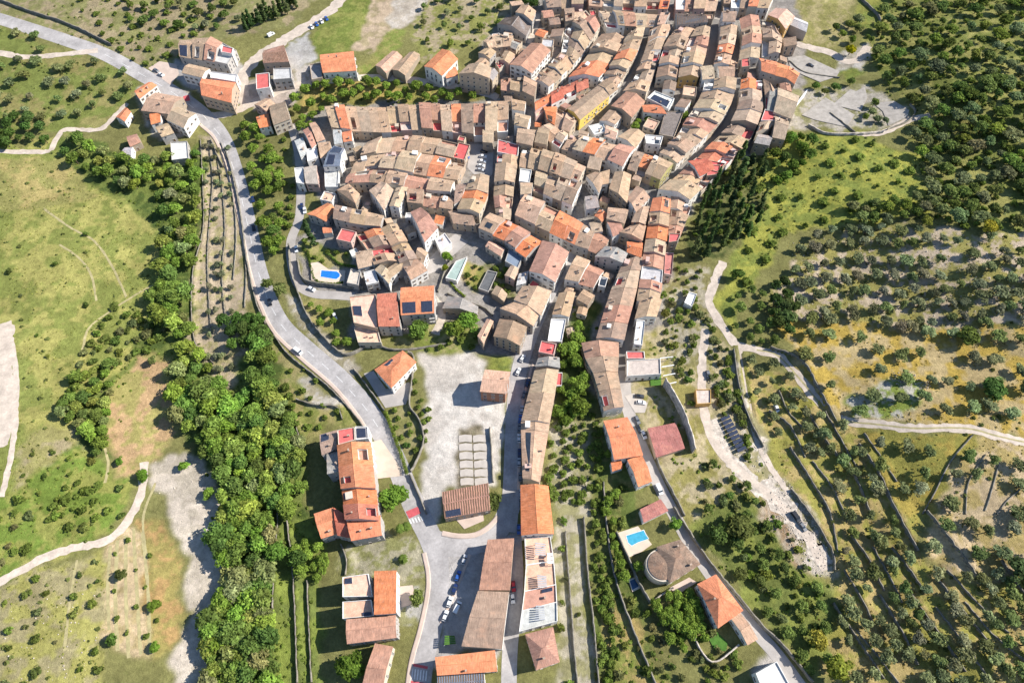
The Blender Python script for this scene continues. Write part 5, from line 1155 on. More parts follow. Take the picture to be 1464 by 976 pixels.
gr = ramp(t, noise(t, p, .5, 6, .7), .55, .70, 0, .42); gr = mathn(t, 'MULTIPLY', gr, at.outputs['Alpha']); c = mixc(t, gr, c, mixc(t, .75, c, (.115, .145, .03)))          # weeds
st = ramp(t, noise(t, p, 1.3, 5, .75), .63, .74, 0, .16); c = mixc(t, st, c, mixc(t, .6, c, (.46, .42, .35)))           # stones
t.links.new(c, b.inputs["Base Color"]); b.inputs["Roughness"].default_value = .95; b.inputs["Specular IOR Level"].default_value = .05
bump(t, b, mathn(t, 'ADD', noise(t, p, .9, 6, .7), noise(t, p, 3.5, 4, .7)), .8, .5)
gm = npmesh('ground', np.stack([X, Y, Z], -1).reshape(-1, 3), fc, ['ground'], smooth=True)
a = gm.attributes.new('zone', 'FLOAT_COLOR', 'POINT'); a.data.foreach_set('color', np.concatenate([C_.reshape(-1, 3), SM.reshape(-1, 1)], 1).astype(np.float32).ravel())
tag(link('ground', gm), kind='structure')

# ------------------------------------------------------------------ pools, pergola, panels, greenhouse
def pool(px, deck, label, wat):
    Pw = [W(*p) for p in px]; Dw = [W(*p) for p in deck]; cx = sum(p[0] for p in Pw) / len(Pw); cy = sum(p[1] for p in Pw) / len(Pw); g = max(h1(*p) for p in Dw)
    A = lambda P: sum(P[i][0] * P[(i + 1) % len(P)][1] - P[(i + 1) % len(P)][0] * P[i][1] for i in range(len(P)))
    if A(Pw) < 0: Pw = Pw[::-1]
    if A(Dw) < 0: Dw = Dw[::-1]
    root = empty('swimming_pool', (cx, cy, g), label, 'swimming pool'); l = lambda P: [(p[0] - cx, p[1] - cy) for p in P]
    b = MB(); b.prism(l(Dw), -4, .25); link('pool_deck', b.mesh('pool_deck', ['deck']), root)
    o = [(p[0] * 1.06, p[1] * 1.1) for p in l(Pw)]; b = MB(); i_ = l(Pw); n = len(o)
    for k in range(n):
        j = (k + 1) % n; b.poly([(*o[k], .33), (*o[j], .33), (*i_[j], .33), (*i_[k], .33)]); b.poly([(*o[k], .2), (*o[j], .2), (*o[j], .33), (*o[k], .33)]); b.poly([(*i_[j], .2), (*i_[k], .2), (*i_[k], .33), (*i_[j], .33)])
    link('coping', b.mesh('coping', ['paint_white']), root)
    b = MB(); b.poly([(*p, .29) for p in i_]); link('pool_water', b.mesh('pool_water', [wat]), root); occ_poly(Dw, .5)
pool([(460,388),(482,389),(486,392),(486,396),(481,400),(459,397)], [(445,378),(456,376),(470,386),(494,387),(492,408),(470,408),(446,402)], 'bright blue swimming pool with rounded end on a beige deck', 'water_blue')
pool([(895,766),(920,758),(923,764),(927,770),(912,775),(903,780),(898,776)], [(882,762),(912,752),(932,778),(918,788),(896,798)], 'pale blue swimming pool with stepped edge above the villa lane', 'water_cyan')
pool([(900,830),(910,826),(913,838),(904,843)], [(898,828),(911,823),(916,840),(904,846)], 'small dark blue water basin under the tall pool wall', 'water_dark')  # water colour deepened to stand in for shade on the basin
patch('lawn', [(929,538),(945,536),(945,551),(930,552)], 'turf', .4)
patch('lawn', [(1012,910),(1024,902),(1040,918),(1038,930),(1022,930)], 'turf', .3)
patch('white_yard', [(893,566),(906,562),(926,576),(922,590),(908,590)], 'slab', .2)
def frame_thing(name, px, label, cat, zt, nbar, mat, panel=False):
    Q, g = quadW(px, zt); cx = sum(q[0] for q in Q) / 4; cy = sum(q[1] for q in Q) / 4; q = [(p[0] - cx, p[1] - cy) for p in Q]; root = empty(name, (cx, cy, g), label, cat)
    for c in q:
        b = MB(); b.box(c[0] - .1, c[1] - .1, -.6, c[0] + .1, c[1] + .1, zt - .1); link('post', b.mesh('post', ['metal']), root)
    if panel:
        for k in range(nbar):
            t0, t1 = k / nbar, (k + .82) / nbar; b = MB(); R_ = [lerp(q[0], q[3], t0), lerp(q[1], q[2], t0), lerp(q[1], q[2], t1), lerp(q[0], q[3], t1)]
            A = sum(R_[i][0] * R_[(i + 1) % 4][1] - R_[(i + 1) % 4][0] * R_[i][1] for i in range(4)); R_ = R_ if A > 0 else R_[::-1]
            b.prism(R_, zt, zt + .12, bottom=True); link('solar_panel' if mat == 'panel' else 'shade_panel', b.mesh('solar_panel', [mat]), root)
    else:
        for k in range(nbar):
            t0 = k / (nbar - 1); p, s = lerp(q[0], q[3], t0), lerp(q[1], q[2], t0); n = (-(s[1] - p[1]), s[0] - p[0]); d = math.hypot(*n); n = (n[0] / d * .22, n[1] / d * .22)
            b = MB(); R_ = [(p[0] - n[0], p[1] - n[1]), (s[0] - n[0], s[1] - n[1]), (s[0] + n[0], s[1] + n[1]), (p[0] + n[0], p[1] + n[1])]
            A = sum(R_[i][0] * R_[(i + 1) % 4][1] - R_[(i + 1) % 4][0] * R_[i][1] for i in range(4)); R_ = R_ if A > 0 else R_[::-1]
            b.prism(R_, zt, zt + .18, bottom=True); link('beam', b.mesh('beam', [mat]), root)
    occ_poly(Q, .3)
frame_thing('pergola', [(944,512),(962,510),(967,546),(950,550)], 'white slatted pergola right of the small artificial lawn', 'pergola', 3.2, 4, 'paint_white')
frame_thing('solar_array', [(1030,598),(1042,592),(1068,642),(1056,648)], 'slanted dark solar array among the terraced gardens', 'solar array', 1.4, 9, 'panel', True)
frame_thing('pergola', [(636,908),(650,908),(652,920),(635,922)], 'green topped shelter beside the pale tan warehouse', 'shelter', 3.5, 5, 'turf', True)
frame_thing('pergola', [(765,776),(780,778),(780,793),(765,792)], 'small slatted pergola on the uppermost flat terrace', 'pergola', 9.5, 6, 'metal')

frame_thing('pergola', [(768,822),(781,824),(782,838),(769,838)], 'slatted pergola on the second flat terrace from the top', 'pergola', 9.0, 7, 'metal')
frame_thing('pergola', [(766,866),(778,866),(779,884),(765,886)], 'slatted pergola on the lowest pale flat terrace', 'pergola', 9.0, 7, 'metal')
frame_thing('canopy', [(782,790),(790,790),(791,806),(783,806)], 'white awning at the right side of flat terraces', 'awning', 8.6, 3, 'paint_white', True)
# ------------------------------------------------------------------ cars
def car_parts(van=False, truck=False):
    L, Wd = (4.9, 1.95) if van else (4.25, 1.8); b = MB()
    prof = [(-L/2, .35), (-L/2, .8), (-L/2 + .1, .98), (-L/2 + .9, 1.02), (L/2 - 1.2, .98), (L/2 - .15, .78), (L/2, .6), (L/2, .32)] if not van else [(-L/2, .35), (-L/2, 1.0), (-L/2 + .05, 1.9), (L/2 - 1.6, 1.95), (L/2 - .9, 1.15), (L/2 - .1, .9), (L/2, .65), (L/2, .35)]
    def loft(prof, w0, w1, mi, zt):
        n = len(prof); hw = lambda z: w0 + (w1 - w0) * max(0, (z - .5) / (zt - .5))
        for i in range(n):
            j = (i + 1) % n; p, q = prof[i], prof[j]; b.poly([(p[0], -hw(p[1]), p[1]), (q[0], -hw(q[1]), q[1]), (q[0], hw(q[1]), q[1]), (p[0], hw(p[1]), p[1])], mi)
        b.poly([(p[0], hw(p[1]), p[1]) for p in prof], mi); b.poly([(p[0], -hw(p[1]), p[1]) for p in reversed(prof)], mi)
    loft(prof, Wd/2, Wd/2 - .12, 0, 1.9 if van else 1.0)
    if not van:
        top = [(-L/2 + .75, 1.42), (L/2 - 1.9, 1.45), (L/2 - 2.0, 1.49), (-L/2 + .9, 1.47)]
        b.poly([(-L/2 + .72, -.66, 1.45), (L/2 - 1.95, -.66, 1.47), (L/2 - 1.95, .66, 1.47), (-L/2 + .72, .66, 1.45)])
    body = b.mesh('body', ['paint'])
    b = MB(); hw0, hw1 = Wd/2 - .14, Wd/2 - .3
    if van: lo = [(-L/2 + 2.6, 1.2), (L/2 - .92, 1.2)]; hi = [(-L/2 + 2.6, 1.8), (L/2 - 1.5, 1.85)]; hw0, hw1 = Wd/2 - .02, Wd/2 - .05
    else: lo = [(-L/2 + .25, .99), (L/2 - 1.25, .97)]; hi = [(-L/2 + .72, 1.44), (L/2 - 1.95, 1.46)]
    P = lambda x, y, z: (x, y, z)
    b.poly([P(lo[0][0], -hw0, lo[0][1]), P(lo[1][0], -hw0, lo[1][1]), P(hi[1][0], -hw1, hi[1][1]), P(hi[0][0], -hw1, hi[0][1])]); b.poly([P(lo[1][0], hw0, lo[1][1]), P(lo[0][0], hw0, lo[0][1]), P(hi[0][0], hw1, hi[0][1]), P(hi[1][0], hw1, hi[1][1])])
    b.poly([P(lo[1][0] + .02, -hw0, lo[1][1]), P(lo[1][0] + .02, hw0, lo[1][1]), P(hi[1][0] + .02, hw1, hi[1][1]), P(hi[1][0] + .02, -hw1, hi[1][1])]); b.poly([P(lo[0][0], hw0, lo[0][1]), P(lo[0][0], -hw0, lo[0][1]), P(hi[0][0], -hw1, hi[0][1]), P(hi[0][0], hw1, hi[0][1])])
    glass = b.mesh('window', ['glass'])
    b = MB(); r, n = .32, 14; rg = [(r * math.cos(2 * math.pi * k / n), r * math.sin(2 * math.pi * k / n)) for k in range(n)]
    for k in range(n): j = (k + 1) % n; b.poly([(rg[k][0], -.1, rg[k][1]), (rg[j][0], -.1, rg[j][1]), (rg[j][0], .1, rg[j][1]), (rg[k][0], .1, rg[k][1])], 0)
    for s in (-1, 1):
        b.poly([(x, s * .1, z) for x, z in (rg if s < 0 else rg[::-1])], 0); b.poly([(x * .6, s * .105, z * .6) for x, z in (rg if s < 0 else rg[::-1])], 1)
    return L, Wd, body, glass, b.mesh('wheel', ['rubber', 'metal'])
CARP, VANP = car_parts(), car_parts(True)
CC = {'white': (.75,.75,.74), 'silver': (.42,.43,.45), 'blue': (.03,.10,.35), 'black': (.015,.016,.02), 'red': (.38,.02,.025), 'grey': (.16,.165,.175), 'dark blue': (.015,.03,.10)}
def car(px, py, dx, dy, colr, label, group=None, up=.1, van=False):
    L, Wd, body, glass, wheel = VANP if van else CARP
    x, y = W(px, py); a = W(px + dx, py + dy); ang = math.atan2(a[1] - y, a[0] - x)
    r = empty('van' if van else 'car', (x, y, h1(x, y) + up), label, 'van' if van else 'car', group, ang)
    link('body', body, r, color=CC[colr]); link('window', glass, r)
    for sx in (-1, 1):
        for sy in (-1, 1): link('wheel', wheel, r, (sx * L * .31, sy * (Wd / 2 - .12), .32))
G = 'cars parked along main street'
for i, (x, y, dx, dy, c) in enumerate([(747,513,4,-8,'white'),(741,532,4,-8,'white'),(754,548,3,-9,'dark blue'),(749,565,3,-9,'grey'),(741,586,1,-9,'silver'),(739,599,1,-9,'blue'),(738,612,1,-9,'grey'),(737,627,0,-9,'white'),(738,648,0,-9,'dark blue'),(737,661,0,-9,'silver'),(739,682,0,-9,'grey'),(740,706,0,-9,'silver'),(740,719,0,-9,'grey')]):
    car(x - (3 if y > 570 else 0) + (8 if y > 570 else 0), y, dx, dy, c, f"{c} car, {ORD[i]} from top in the line parked along main street", G)
for i, (x, y, c) in enumerate([(664,800,'silver'),(655,823,'blue'),(650,842,'dark blue'),(643,860,'white'),(637,880,'white')]):
    car(x, y, 3.4, -10, c, f"{c} car, {ORD[i]} from top in the slanting row beside long warehouse", 'cars beside the long warehouse')
car(654,868,4,-9,'white','white van parked right of the slanting row beside long warehouse', van=True)
car(427,503,9,7,'white','white van driving down the main road curve', van=True)
car(386,433,3,10,'black','black car on the main road by the bush')
car(362,286,2,10,'dark blue','dark blue car on the main road in tree shade'); car(363,327,2,10,'black','black car on the main road above the terraces')
car(231,108,9,5,'white','white car parked on the red plaza by the junction'); car(224,102,9,5,'grey','grey car parked on the red plaza by the junction')
for i, (x, y, c) in enumerate([(446,40,'white'),(453,36,'blue'),(460,32,'white'),(467,28,'blue')]): car(x, y, 4, 6, c, f"{c} car, {ORD[i]} from left in the row at the sports yard", 'cars at the sports yard')
car(388,51,9,-5,'white','white van with green side on the north road', van=True); car(446,414,8,4,'white','white car on the lane below the blue pool'); car(424,357,1,9,'white','white car in shade at the top of the pool lane')
car(432,296,1,9,'dark blue','dark blue car parked on the shaded west lane'); car(436,302,1,9,'white','white car parked on the shaded west lane')
for i, (x, y, c) in enumerate([(692,218,'black'),(691,225,'white'),(690,232,'white'),(688,238,'white'),(687,244,'silver'),(666,226,'blue')]): car(x, y, 9, 1, c, f"{c} car, {ORD[i]} from top in the sunny car square", 'cars in the car square')
car(479,453,3,9,'white','white car parked beside the dark tarmac court'); car(914,567,9,1,'black','black car in the white villa yard'); car(916,576,9,1,'white','white car in the white villa yard')
car(911,601,4,9,'grey','grey car at the top of the south-east lane'); car(913,614,4,9,'black','black car beside the orange gabled villa'); car(920,622,4,9,'white','white car beside the wide dull red roof')
car(942,700,4,9,'white','white van on the south-east lane below the villa', van=True); car(734,838,1,9,'red','red car parked on the lower street'); car(733,855,1,9,'white','white car parked on the lower street'); car(742,757,0,9,'blue','blue car parked beside the bright orange terrace block')
car(1137,739,6,8,'black','black truck-like van at the rubble wash', van=True); car(1147,753,6,8,'grey','grey car at the rubble wash'); car(1110,585,3,8,'white','white car parked on the right terraces')
car(1012,536,2,9,'grey','grey car on the garden track'); car(1062,378,5,5,'grey','grey car at the head of the white track') if 0 else None
car(1158,95,8,3,'black','dark car on the upper concrete terrace'); car(1131,68,8,3,'grey','grey car at the start of the village edge path')
# ------------------------------------------------------------------ plants
def leaf_cloud(cent, rad, bright, n_per, size, r, flat_=.75, upbias=.5):
    V, LC = [], []
    for c, ra, br in zip(cent, rad, bright):
        n = max(6, int(n_per)); d = r.normal(size=(n, 3)); d /= np.linalg.norm(d, axis=1)[:, None]; rr = ra * r.uniform(.55, 1.08, n)[:, None]
        p = c + d * rr * np.array([1, 1, flat_]); nr = d * .7 + r.normal(size=(n, 3)) * .55 + np.array([0, 0, upbias]); nr /= np.linalg.norm(nr, axis=1)[:, None]
        a = np.cross(nr, r.normal(size=(n, 3))); a /= np.linalg.norm(a, axis=1)[:, None] + 1e-9; b = np.cross(nr, a); s = (size * r.uniform(.6, 1.35, n))[:, None]
        q = np.stack([p - a * s - b * s * .6, p + a * s - b * s * .6, p + a * s + b * s * .6, p - a * s + b * s * .6], 1); V.append(q.reshape(-1, 3)); LC.append(np.repeat(br * r.uniform(.72, 1.3, n), 4))
    v = np.concatenate(V); return v, np.concatenate(LC)
def crown_mesh(name, R_, H_, zc, ncl, n_per, size, seed, lumps=.36, var=.36, cone=False):
    r = np.random.default_rng(seed); C, RA, BR = [], [], []; off_ = r.normal(size=3) * .45
    for i in range(ncl):
        d = r.normal(size=3) + (0 if cone else off_); d /= np.linalg.norm(d); d[2] = abs(d[2]) * 1.0 - .25 * r.random(); k = r.uniform(.45, .86)
        if cone:
            t = r.random() ** .9; a = r.uniform(0, 6.283); rr = R_ * (1 - t) ** .38 * .66 * min(1, .5 + t * 4); C.append((rr * math.cos(a) * r.uniform(.3, 1), rr * math.sin(a) * r.uniform(.3, 1), zc + t * H_)); RA.append(R_ * (.5 - .28 * t))
        else: C.append((d[0] * R_ * k * r.uniform(.8, 1.12), d[1] * R_ * k * r.uniform(.8, 1.12), zc + d[2] * H_ * k)); RA.append(R_ * lumps * r.uniform(.75, 1.3))
        BR.append(1 + r.uniform(-var, var))
    v, lc = leaf_cloud(np.array(C), RA, BR, n_per, size, r)
    v[:, 2] = np.maximum(v[:, 2], .15)
    return npmesh(name, v, np.arange(len(v)).reshape(-1, 4), ['leaf'], lc)
def trunk_mesh(name, h, r0, limbs, spread, seed):
    r = np.random.default_rng(seed); V, Fc = [], []
    def tube(p, q, ra, rb):
        p, q = np.array(p), np.array(q); ax = q - p; ax = ax / np.linalg.norm(ax); u = np.cross(ax, (.3, .9, .1)); u /= np.linalg.norm(u); w_ = np.cross(ax, u); n = 6; i = len(V)
        for pt, rr in ((p, ra), (q, rb)):
            for k in range(n): a = 2 * math.pi * k / n; V.append(pt + (u * math.cos(a) + w_ * math.sin(a)) * rr)
        for k in range(n): j = (k + 1) % n; Fc.append((i + k, i + j, i + n + j, i + n + k))
    top = (r.uniform(-.15, .15), r.uniform(-.15, .15), h); tube((0, 0, -.8), top, r0, r0 * .7)
    for k in range(limbs):
        a = 2 * math.pi * k / limbs + r.uniform(-.4, .4); tube(top, (top[0] + math.cos(a) * spread, top[1] + math.sin(a) * spread, h + spread * r.uniform(.5, 1.1)), r0 * .5, r0 * .2)
    return npmesh(name, np.array(V), np.array(Fc), ['bark'], smooth=True)
KIND = {   # crown radius, crown half height, centre height, clumps, leaves per clump, leaf size ; trunk height
 'broadleaf': dict(R=4.0, H=3.4, z=4.6, ncl=30, n=46, s=.40, th=3.2, tr=.28, col=[(0.233,0.325,0.058),(0.266,0.358,0.067),(0.188,0.279,0.058),(0.311,0.376,0.085),(0.15,0.227,0.055),(0.286,0.318,0.117),(0.246,0.351,0.065)]),
 'olive': dict(R=2.3, H=1.7, z=2.3, ncl=22, n=36, s=.25, th=1.5, tr=.24, col=[(0.256,0.282,0.131),(0.225,0.256,0.107),(0.282,0.3,0.162),(0.206,0.245,0.088)]),
 'evergreen': dict(R=2.9, H=2.5, z=3.0, ncl=26, n=40, s=.32, th=2.0, tr=.22, col=[(0.162,0.213,0.056),(0.19,0.241,0.069),(0.224,0.263,0.112),(0.14,0.19,0.05),(0.241,0.269,0.123),(0.213,0.269,0.056)]),
 'bush': dict(R=1.5, H=1.15, z=.95, ncl=14, n=26, s=.24, th=.5, tr=.09, col=[(.16,.21,.045),(.20,.24,.055),(.13,.175,.042),(.185,.20,.08)]),
 'cypress': dict(R=1.45, H=11, z=1.2, ncl=46, n=26, s=.30, th=1.5, tr=.2, col=[(0.105,0.158,0.051),(0.128,0.18,0.057),(0.083,0.132,0.048),(0.15,0.188,0.068)]),
}
for k, d in KIND.items():
    d['crown'] = [crown_mesh('crown', d['R'], d['H'], d['z'], d['ncl'], d['n'], d['s'], 100 + i * 7 + len(k), cone=k == 'cypress') for i in range(6)]
    d['trunk'] = [trunk_mesh('trunk', d['th'], d['tr'], 0 if k == 'cypress' else 4, d['R'] * .5, 300 + i) for i in range(3)]
CNT = {}
NAMES = {'broadleaf': ('broadleaf_tree', 'tree'), 'olive': ('olive_tree', 'olive tree'), 'evergreen': ('evergreen_tree', 'tree'), 'bush': ('bush', 'bush'), 'cypress': ('cypress_tree', 'cypress')}
EXTRA = {k: [] for k in KIND}
def plant(kind, px, py, label, group, size=None, colr=None, free=True, stuff_after=300, zs=None):
    d = KIND[kind]; x, y = W(px, py); s = (size / d['R']) if size else RNG.uniform(.75, 1.2)
    if free and (occ(x, y) or occ(x + d['R'] * s * .45, y) or occ(x - d['R'] * s * .45, y) or occ(x, y - d['R'] * s * .4)): return False
    z = float(hz(x, y)) - .03; c = colr or RNG.choice(d['col']); c = tuple(v * RNG.uniform(.9, 1.12) for v in c); sz = (zs * RNG.uniform(.75, 1.15) if zs and kind == 'cypress' and free else zs) or min(s, 1.2) * RNG.uniform(.88, 1.12); rz = RNG.uniform(0, 6.28)
    if kind == 'cypress' and not zs: sz = RNG.uniform(.85, 1.5)
    CNT[kind] = CNT.get(kind, 0) + 1
    if CNT[kind] > stuff_after: EXTRA[kind].append((x, y, z, s, sz, rz, c)); return True
    r = empty(NAMES[kind][0], (x, y, z), label, NAMES[kind][1], group, rz); r.scale = (s * RNG.uniform(.82, 1.18), s * RNG.uniform(.82, 1.18), sz)
    link('trunk', RNG.choice(d['trunk']), r); link('crown', RNG.choice(d['crown']), r, color=c); return True
def scatter(kind, poly, spacing, label, group, size=(None, None), fill=1.0, colr=None, jit=1.0, free=True, ang=None):
    """spacing in photograph pixels; poisson darts in the patch"""
    xs = [p[0] for p in poly]; ys = [p[1] for p in poly]; pts = []; tries = int((max(xs) - min(xs)) * (max(ys) - min(ys)) / spacing**2 * 14) + 30; cell = {}
    for _ in range(tries):
        x, y = RNG.uniform(min(xs), max(xs)), RNG.uniform(min(ys), max(ys))
        if not pip(np.array([x]), np.array([y]), poly)[0]: continue
        ci, cj = int(x / spacing), int(y / spacing)
        if any((x - a)**2 + (y - b)**2 < spacing**2 for i in (-1, 0, 1) for j in (-1, 0, 1) for a, b in cell.get((ci + i, cj + j), ())): continue
        cell.setdefault((ci, cj), []).append((x, y)); pts.append((x, y))
    RNG.shuffle(pts)
    for x, y in pts[:int(len(pts) * fill)]: plant(kind, x, y, label, group, RNG.uniform(*size) if size[0] else None, colr(x, y) if callable(colr) else colr, free)
def single(kind, px, py, r, label, colr=None, group=None, zs=None): plant(kind, px, py, label, group, r, colr, False, 10**6, zs)

def rows(kind, poly, d, gap, step, label, group, size, fill=.9, jit=.22, colr=None):
    L = math.hypot(*d); d = (d[0] / L, d[1] / L); n = (-d[1], d[0]); cx = sum(p[0] for p in poly) / len(poly); cy = sum(p[1] for p in poly) / len(poly); rr = max(math.hypot(p[0] - cx, p[1] - cy) for p in poly)
    for i in range(-int(rr / gap) - 1, int(rr / gap) + 2):
        ph = RNG.uniform(0, step); bend = RNG.uniform(-.05, .05)
        for j in range(-int(rr / step) - 1, int(rr / step) + 2):
            v = j * step + ph; u = i * gap + bend * v * .3 + 6 * math.sin(v / 60 + i * .15); x = cx + d[0] * v + n[0] * u + RNG.uniform(-jit, jit) * step; y = cy + d[1] * v + n[1] * u + RNG.uniform(-jit, jit) * step
            if RNG.random() < fill and pip(np.array([x]), np.array([y]), poly)[0]: plant(kind, x, y, label, group, RNG.uniform(*size), colr(x, y) if callable(colr) else colr)
BR = (0.188,0.3,0.045); DK = (0.083,0.128,0.038)
# single trees first
single('broadleaf', 565, 716, 6.0, 'big round bright green tree beside the orange apartments', (0.195,0.285,0.045))
single('broadleaf', 505, 952, 5.8, 'round bright green tree at the bottom left of pinkish house', (0.195,0.285,0.045))
single('broadleaf', 401, 797, 4.4, 'round green tree left of dark tree on the green strips', (0.165,0.255,0.045)); single('broadleaf', 433, 801, 4.2, 'dark round tree beside the shadow of the apartments', (0.105,0.173,0.042))
single('broadleaf', 600, 856, 3.6, 'bushy olive-green tree on the kerb by the tiled terrace', (0.225,0.255,0.075)); single('evergreen', 704, 720, 4.0, 'dark tree at the end of the community hall', (0.12,0.165,0.045))
single('broadleaf', 668, 468, 5.0, 'large tree below the long grey shed', (0.15,0.225,0.045)); single('broadleaf', 650, 478, 4.4, 'green tree left of the large tree below the shed', (0.18,0.262,0.045)); single('broadleaf', 598, 477, 4.6, 'green tree under the orange apartment balconies', (0.165,0.232,0.053))
single('broadleaf', 829, 589, 4.8, 'bright green tree below the end of lane row', (0.18,0.285,0.045)); single('broadleaf', 385, 412, 3.2, 'roadside green bush-like tree by the black car', (0.195,0.247,0.075)); single('broadleaf', 402, 420, 4.0, 'olive-green tree between the main road and switchback', (0.195,0.24,0.075))
single('cypress', 449, 352, 2.3, 'lone tall dark cypress beside the orange villa', zs=1.75)
single('evergreen', 1381, 487, 5.6, 'large dark green tree in the orange grass grove', (0.105,0.15,0.038)); single('evergreen', 1410, 560, 5.2, 'large dark round tree above the winding white track', (0.09,0.143,0.038)); single('evergreen', 1447, 818, 5.5, 'big dark evergreen at the right edge below the tan grove', (0.075,0.12,0.038))
single('evergreen', 178, 823, 2.7, 'lone round dark tree in the ploughed strip', (0.128,0.165,0.045)); single('broadleaf', 1213, 79, 3.4, 'bright yellow flowering tree on the village edge path', (0.42,0.36,0.02)); single('broadleaf', 1310, 28, 2.6, 'yellow flowering shrub tree in the upper right wood', (0.34,0.29,0.03)); single('broadleaf', 1408, 332, 3.4, 'yellow-green tree on right above the pale grove', (0.39,0.39,0.053))
single('broadleaf', 1190, 955, 5.0, 'yellow-green tree at bottom of the south-east lane', (0.315,0.315,0.053)); single('broadleaf', 1166, 915, 3.5, 'small yellow-green tree beside the south-east lane', (0.33,0.315,0.053)); single('broadleaf', 490, 342, 2.2, 'yellow flowering shrub tree beside the small orange hut', (0.34,0.3,0.02))
single('broadleaf', 640, 372, 2.8, 'small round tree at the head of the grey-green court', BR); single('broadleaf', 637, 386, 1.8, 'small bright bush beside the grey-green court', (0.255,0.345,0.03), zs=.5); single('broadleaf', 1050, 762, 6.0, 'big olive-brown tree right of the south-east lane', (0.15,0.173,0.053)); single('broadleaf', 1022, 770, 4.4, 'dark green tree by the retaining wall of the lane', (0.105,0.15,0.038))
single('broadleaf', 964, 752, 3.0, 'small green tree beside the pool terrace', BR); single('broadleaf', 1052, 398, 3, 'leafy tree on the bank of the white track', (0.15,0.195,0.053)); single('broadleaf', 208, 683, 3.0, 'bright green round tree at the head of riverbed', BR); single('broadleaf', 266, 669, 2.2, 'green bush tree on the pale riverbed', BR)
single('broadleaf', 301, 708, 2.6, 'green tree at right on the pale riverbed', BR); single('broadleaf', 174, 662, 2.0, 'green bush tree in red soil field', BR); single('broadleaf', 222, 520, 2.6, 'green tree at top of red soil field', (0.18,0.24,0.068)); single('broadleaf', 224, 867, 2.4, 'bright green tree in the orange strip', BR); single('broadleaf', 165, 915, 2.4, 'dark green tree at foot of ploughed strip', (0.15,0.21,0.045)); single('broadleaf', 226, 925, 2.3, 'green tree at foot of the orange strip', BR)
for i, (x, y) in enumerate([(575,760),(583,757),(577,800)]):                  # palms
    X0, Y0 = W(x, y); r = empty('palm_tree', (X0, Y0, h1(X0, Y0)), ['tall palm on the dry plot, left one of the pair', 'tall palm on the dry plot, right one of the pair', 'short palm below the pair on the dry plot'][i], 'palm tree', 'palms on the dry plot')
    hT = (6.5, 6, 2.5)[i]; link('trunk', trunk_mesh('trunk', hT, .22, 0, 1, 5 + i), r); v = []
    for k in range(26):
        a = 2 * math.pi * k / 26 + RNG.uniform(-.1, .1); up = RNG.uniform(-.2, .9); c0, s0 = math.cos(a), math.sin(a); pr = None
        for q in range(6):
            t0 = q / 5; rr = 2.4 * t0; zz = hT + .1 + up * 1.5 * t0 - 1.9 * t0 * t0; wd = .34 * math.sin(math.pi * min(1, t0 * .9 + .12)); cur = ((rr * c0 - wd * s0, rr * s0 + wd * c0, zz - .12), (rr * c0 + wd * s0, rr * s0 - wd * c0, zz - .12))
            if pr: v += [pr[0], pr[1], cur[1], cur[0]]
            pr = cur
    link('crown', npmesh('crown', np.array(v), np.arange(len(v)).reshape(-1, 4), ['leaf'], np.full(len(v), 1.0)), r, color=(0.18,0.255,0.053))
# hedges
def hedge(px, label, wd, ht, col):
    L = smooth_line([W(*p) for p in px], 1.0); r = np.random.default_rng(len(L)); cx, cy = L[len(L) // 2]; z0 = h1(cx, cy); C = [(x - cx + r.uniform(-.2, .2), y - cy, h1(x, y) - z0 + ht * f) for x, y in L for f in (.35, .75)]
    v, lc = leaf_cloud(np.array(C), [wd * .6] * len(C), 1 + r.uniform(-.25, .25, len(C)), 34, .2, r); o = link('hedge', npmesh('hedge', v, np.arange(len(v)).reshape(-1, 4), ['leaf'], lc), None, (cx, cy, z0), color=col); tag(o, label, 'hedge')
    for x, y in L: occ_disc(x, y, wd * .6)
hedge([(552,590),(562,618),(572,645),(582,676)], 'long clipped hedge between the main road and allotment', 1.5, 2.2, (0.195,0.255,0.045))
hedge([(440,360),(446,385),(452,402),(475,407),(490,405)], 'hedge wrapped around the blue pool deck', 1.2, 1.6, (0.165,0.232,0.045)); hedge([(470,364),(486,378),(508,382)], 'hedge above the blue pool deck', 1.1, 1.6, (0.135,0.21,0.045)); hedge([(640,398),(650,412),(664,424)], 'hedge along the orchard wall', 1.0, 1.4, (0.21,0.277,0.045))
hedge([(365,160),(370,190),(376,215)], 'leafy hedge at the ring road fork', 1.6, 2.4, (0.15,0.21,0.045)) if 0 else None
# woods and groves
for poly in ([(85,195),(140,212),(188,236),(228,230),(282,225),(288,300),(272,350),(242,335),(238,292),(215,272),(165,267),(140,252),(95,226)],):
    scatter('broadleaf', poly, 13, 'bright green tree in the wood left of the narrow terraces', 'trees of the upper riverside wood', (2.6, 4.4), colr=lambda x, y: RNG.choice(KIND['broadleaf']['col'] + ([(0.3,0.3,0.15)] if x > 180 and y > 265 and y < 300 else [])))
scatter('broadleaf', [(245,335),(285,320),(273,400),(276,470),(300,520),(327,565),(352,570),(358,505),(385,500),(398,570),(412,590),(432,640),(436,700),(415,740),(398,740),(392,800),(384,830),(388,900),(395,990),(302,990),(304,900),(322,850),(318,760),(324,700),(292,640),(262,610),(250,545),(262,500),(235,460),(215,440),(240,410),(232,380)], 14.5, 'bright green tree in the long riverside wood', 'trees of the long riverside wood', (2.9, 5.2))
scatter('broadleaf', [(112,545),(165,520),(165,560),(155,600),(150,655),(130,640),(112,600),(85,592)], 12, 'green tree left of the red soil field', 'trees left of the red soil field', (2.2, 3.6))
scatter('broadleaf', [(322,462),(352,455),(380,455),(388,495),(350,505),(330,500)], 13, 'dark tree clustered at end of the narrow terraces', 'trees at the end of the narrow terraces', (3, 4.4), colr=(0.105,0.173,0.042))
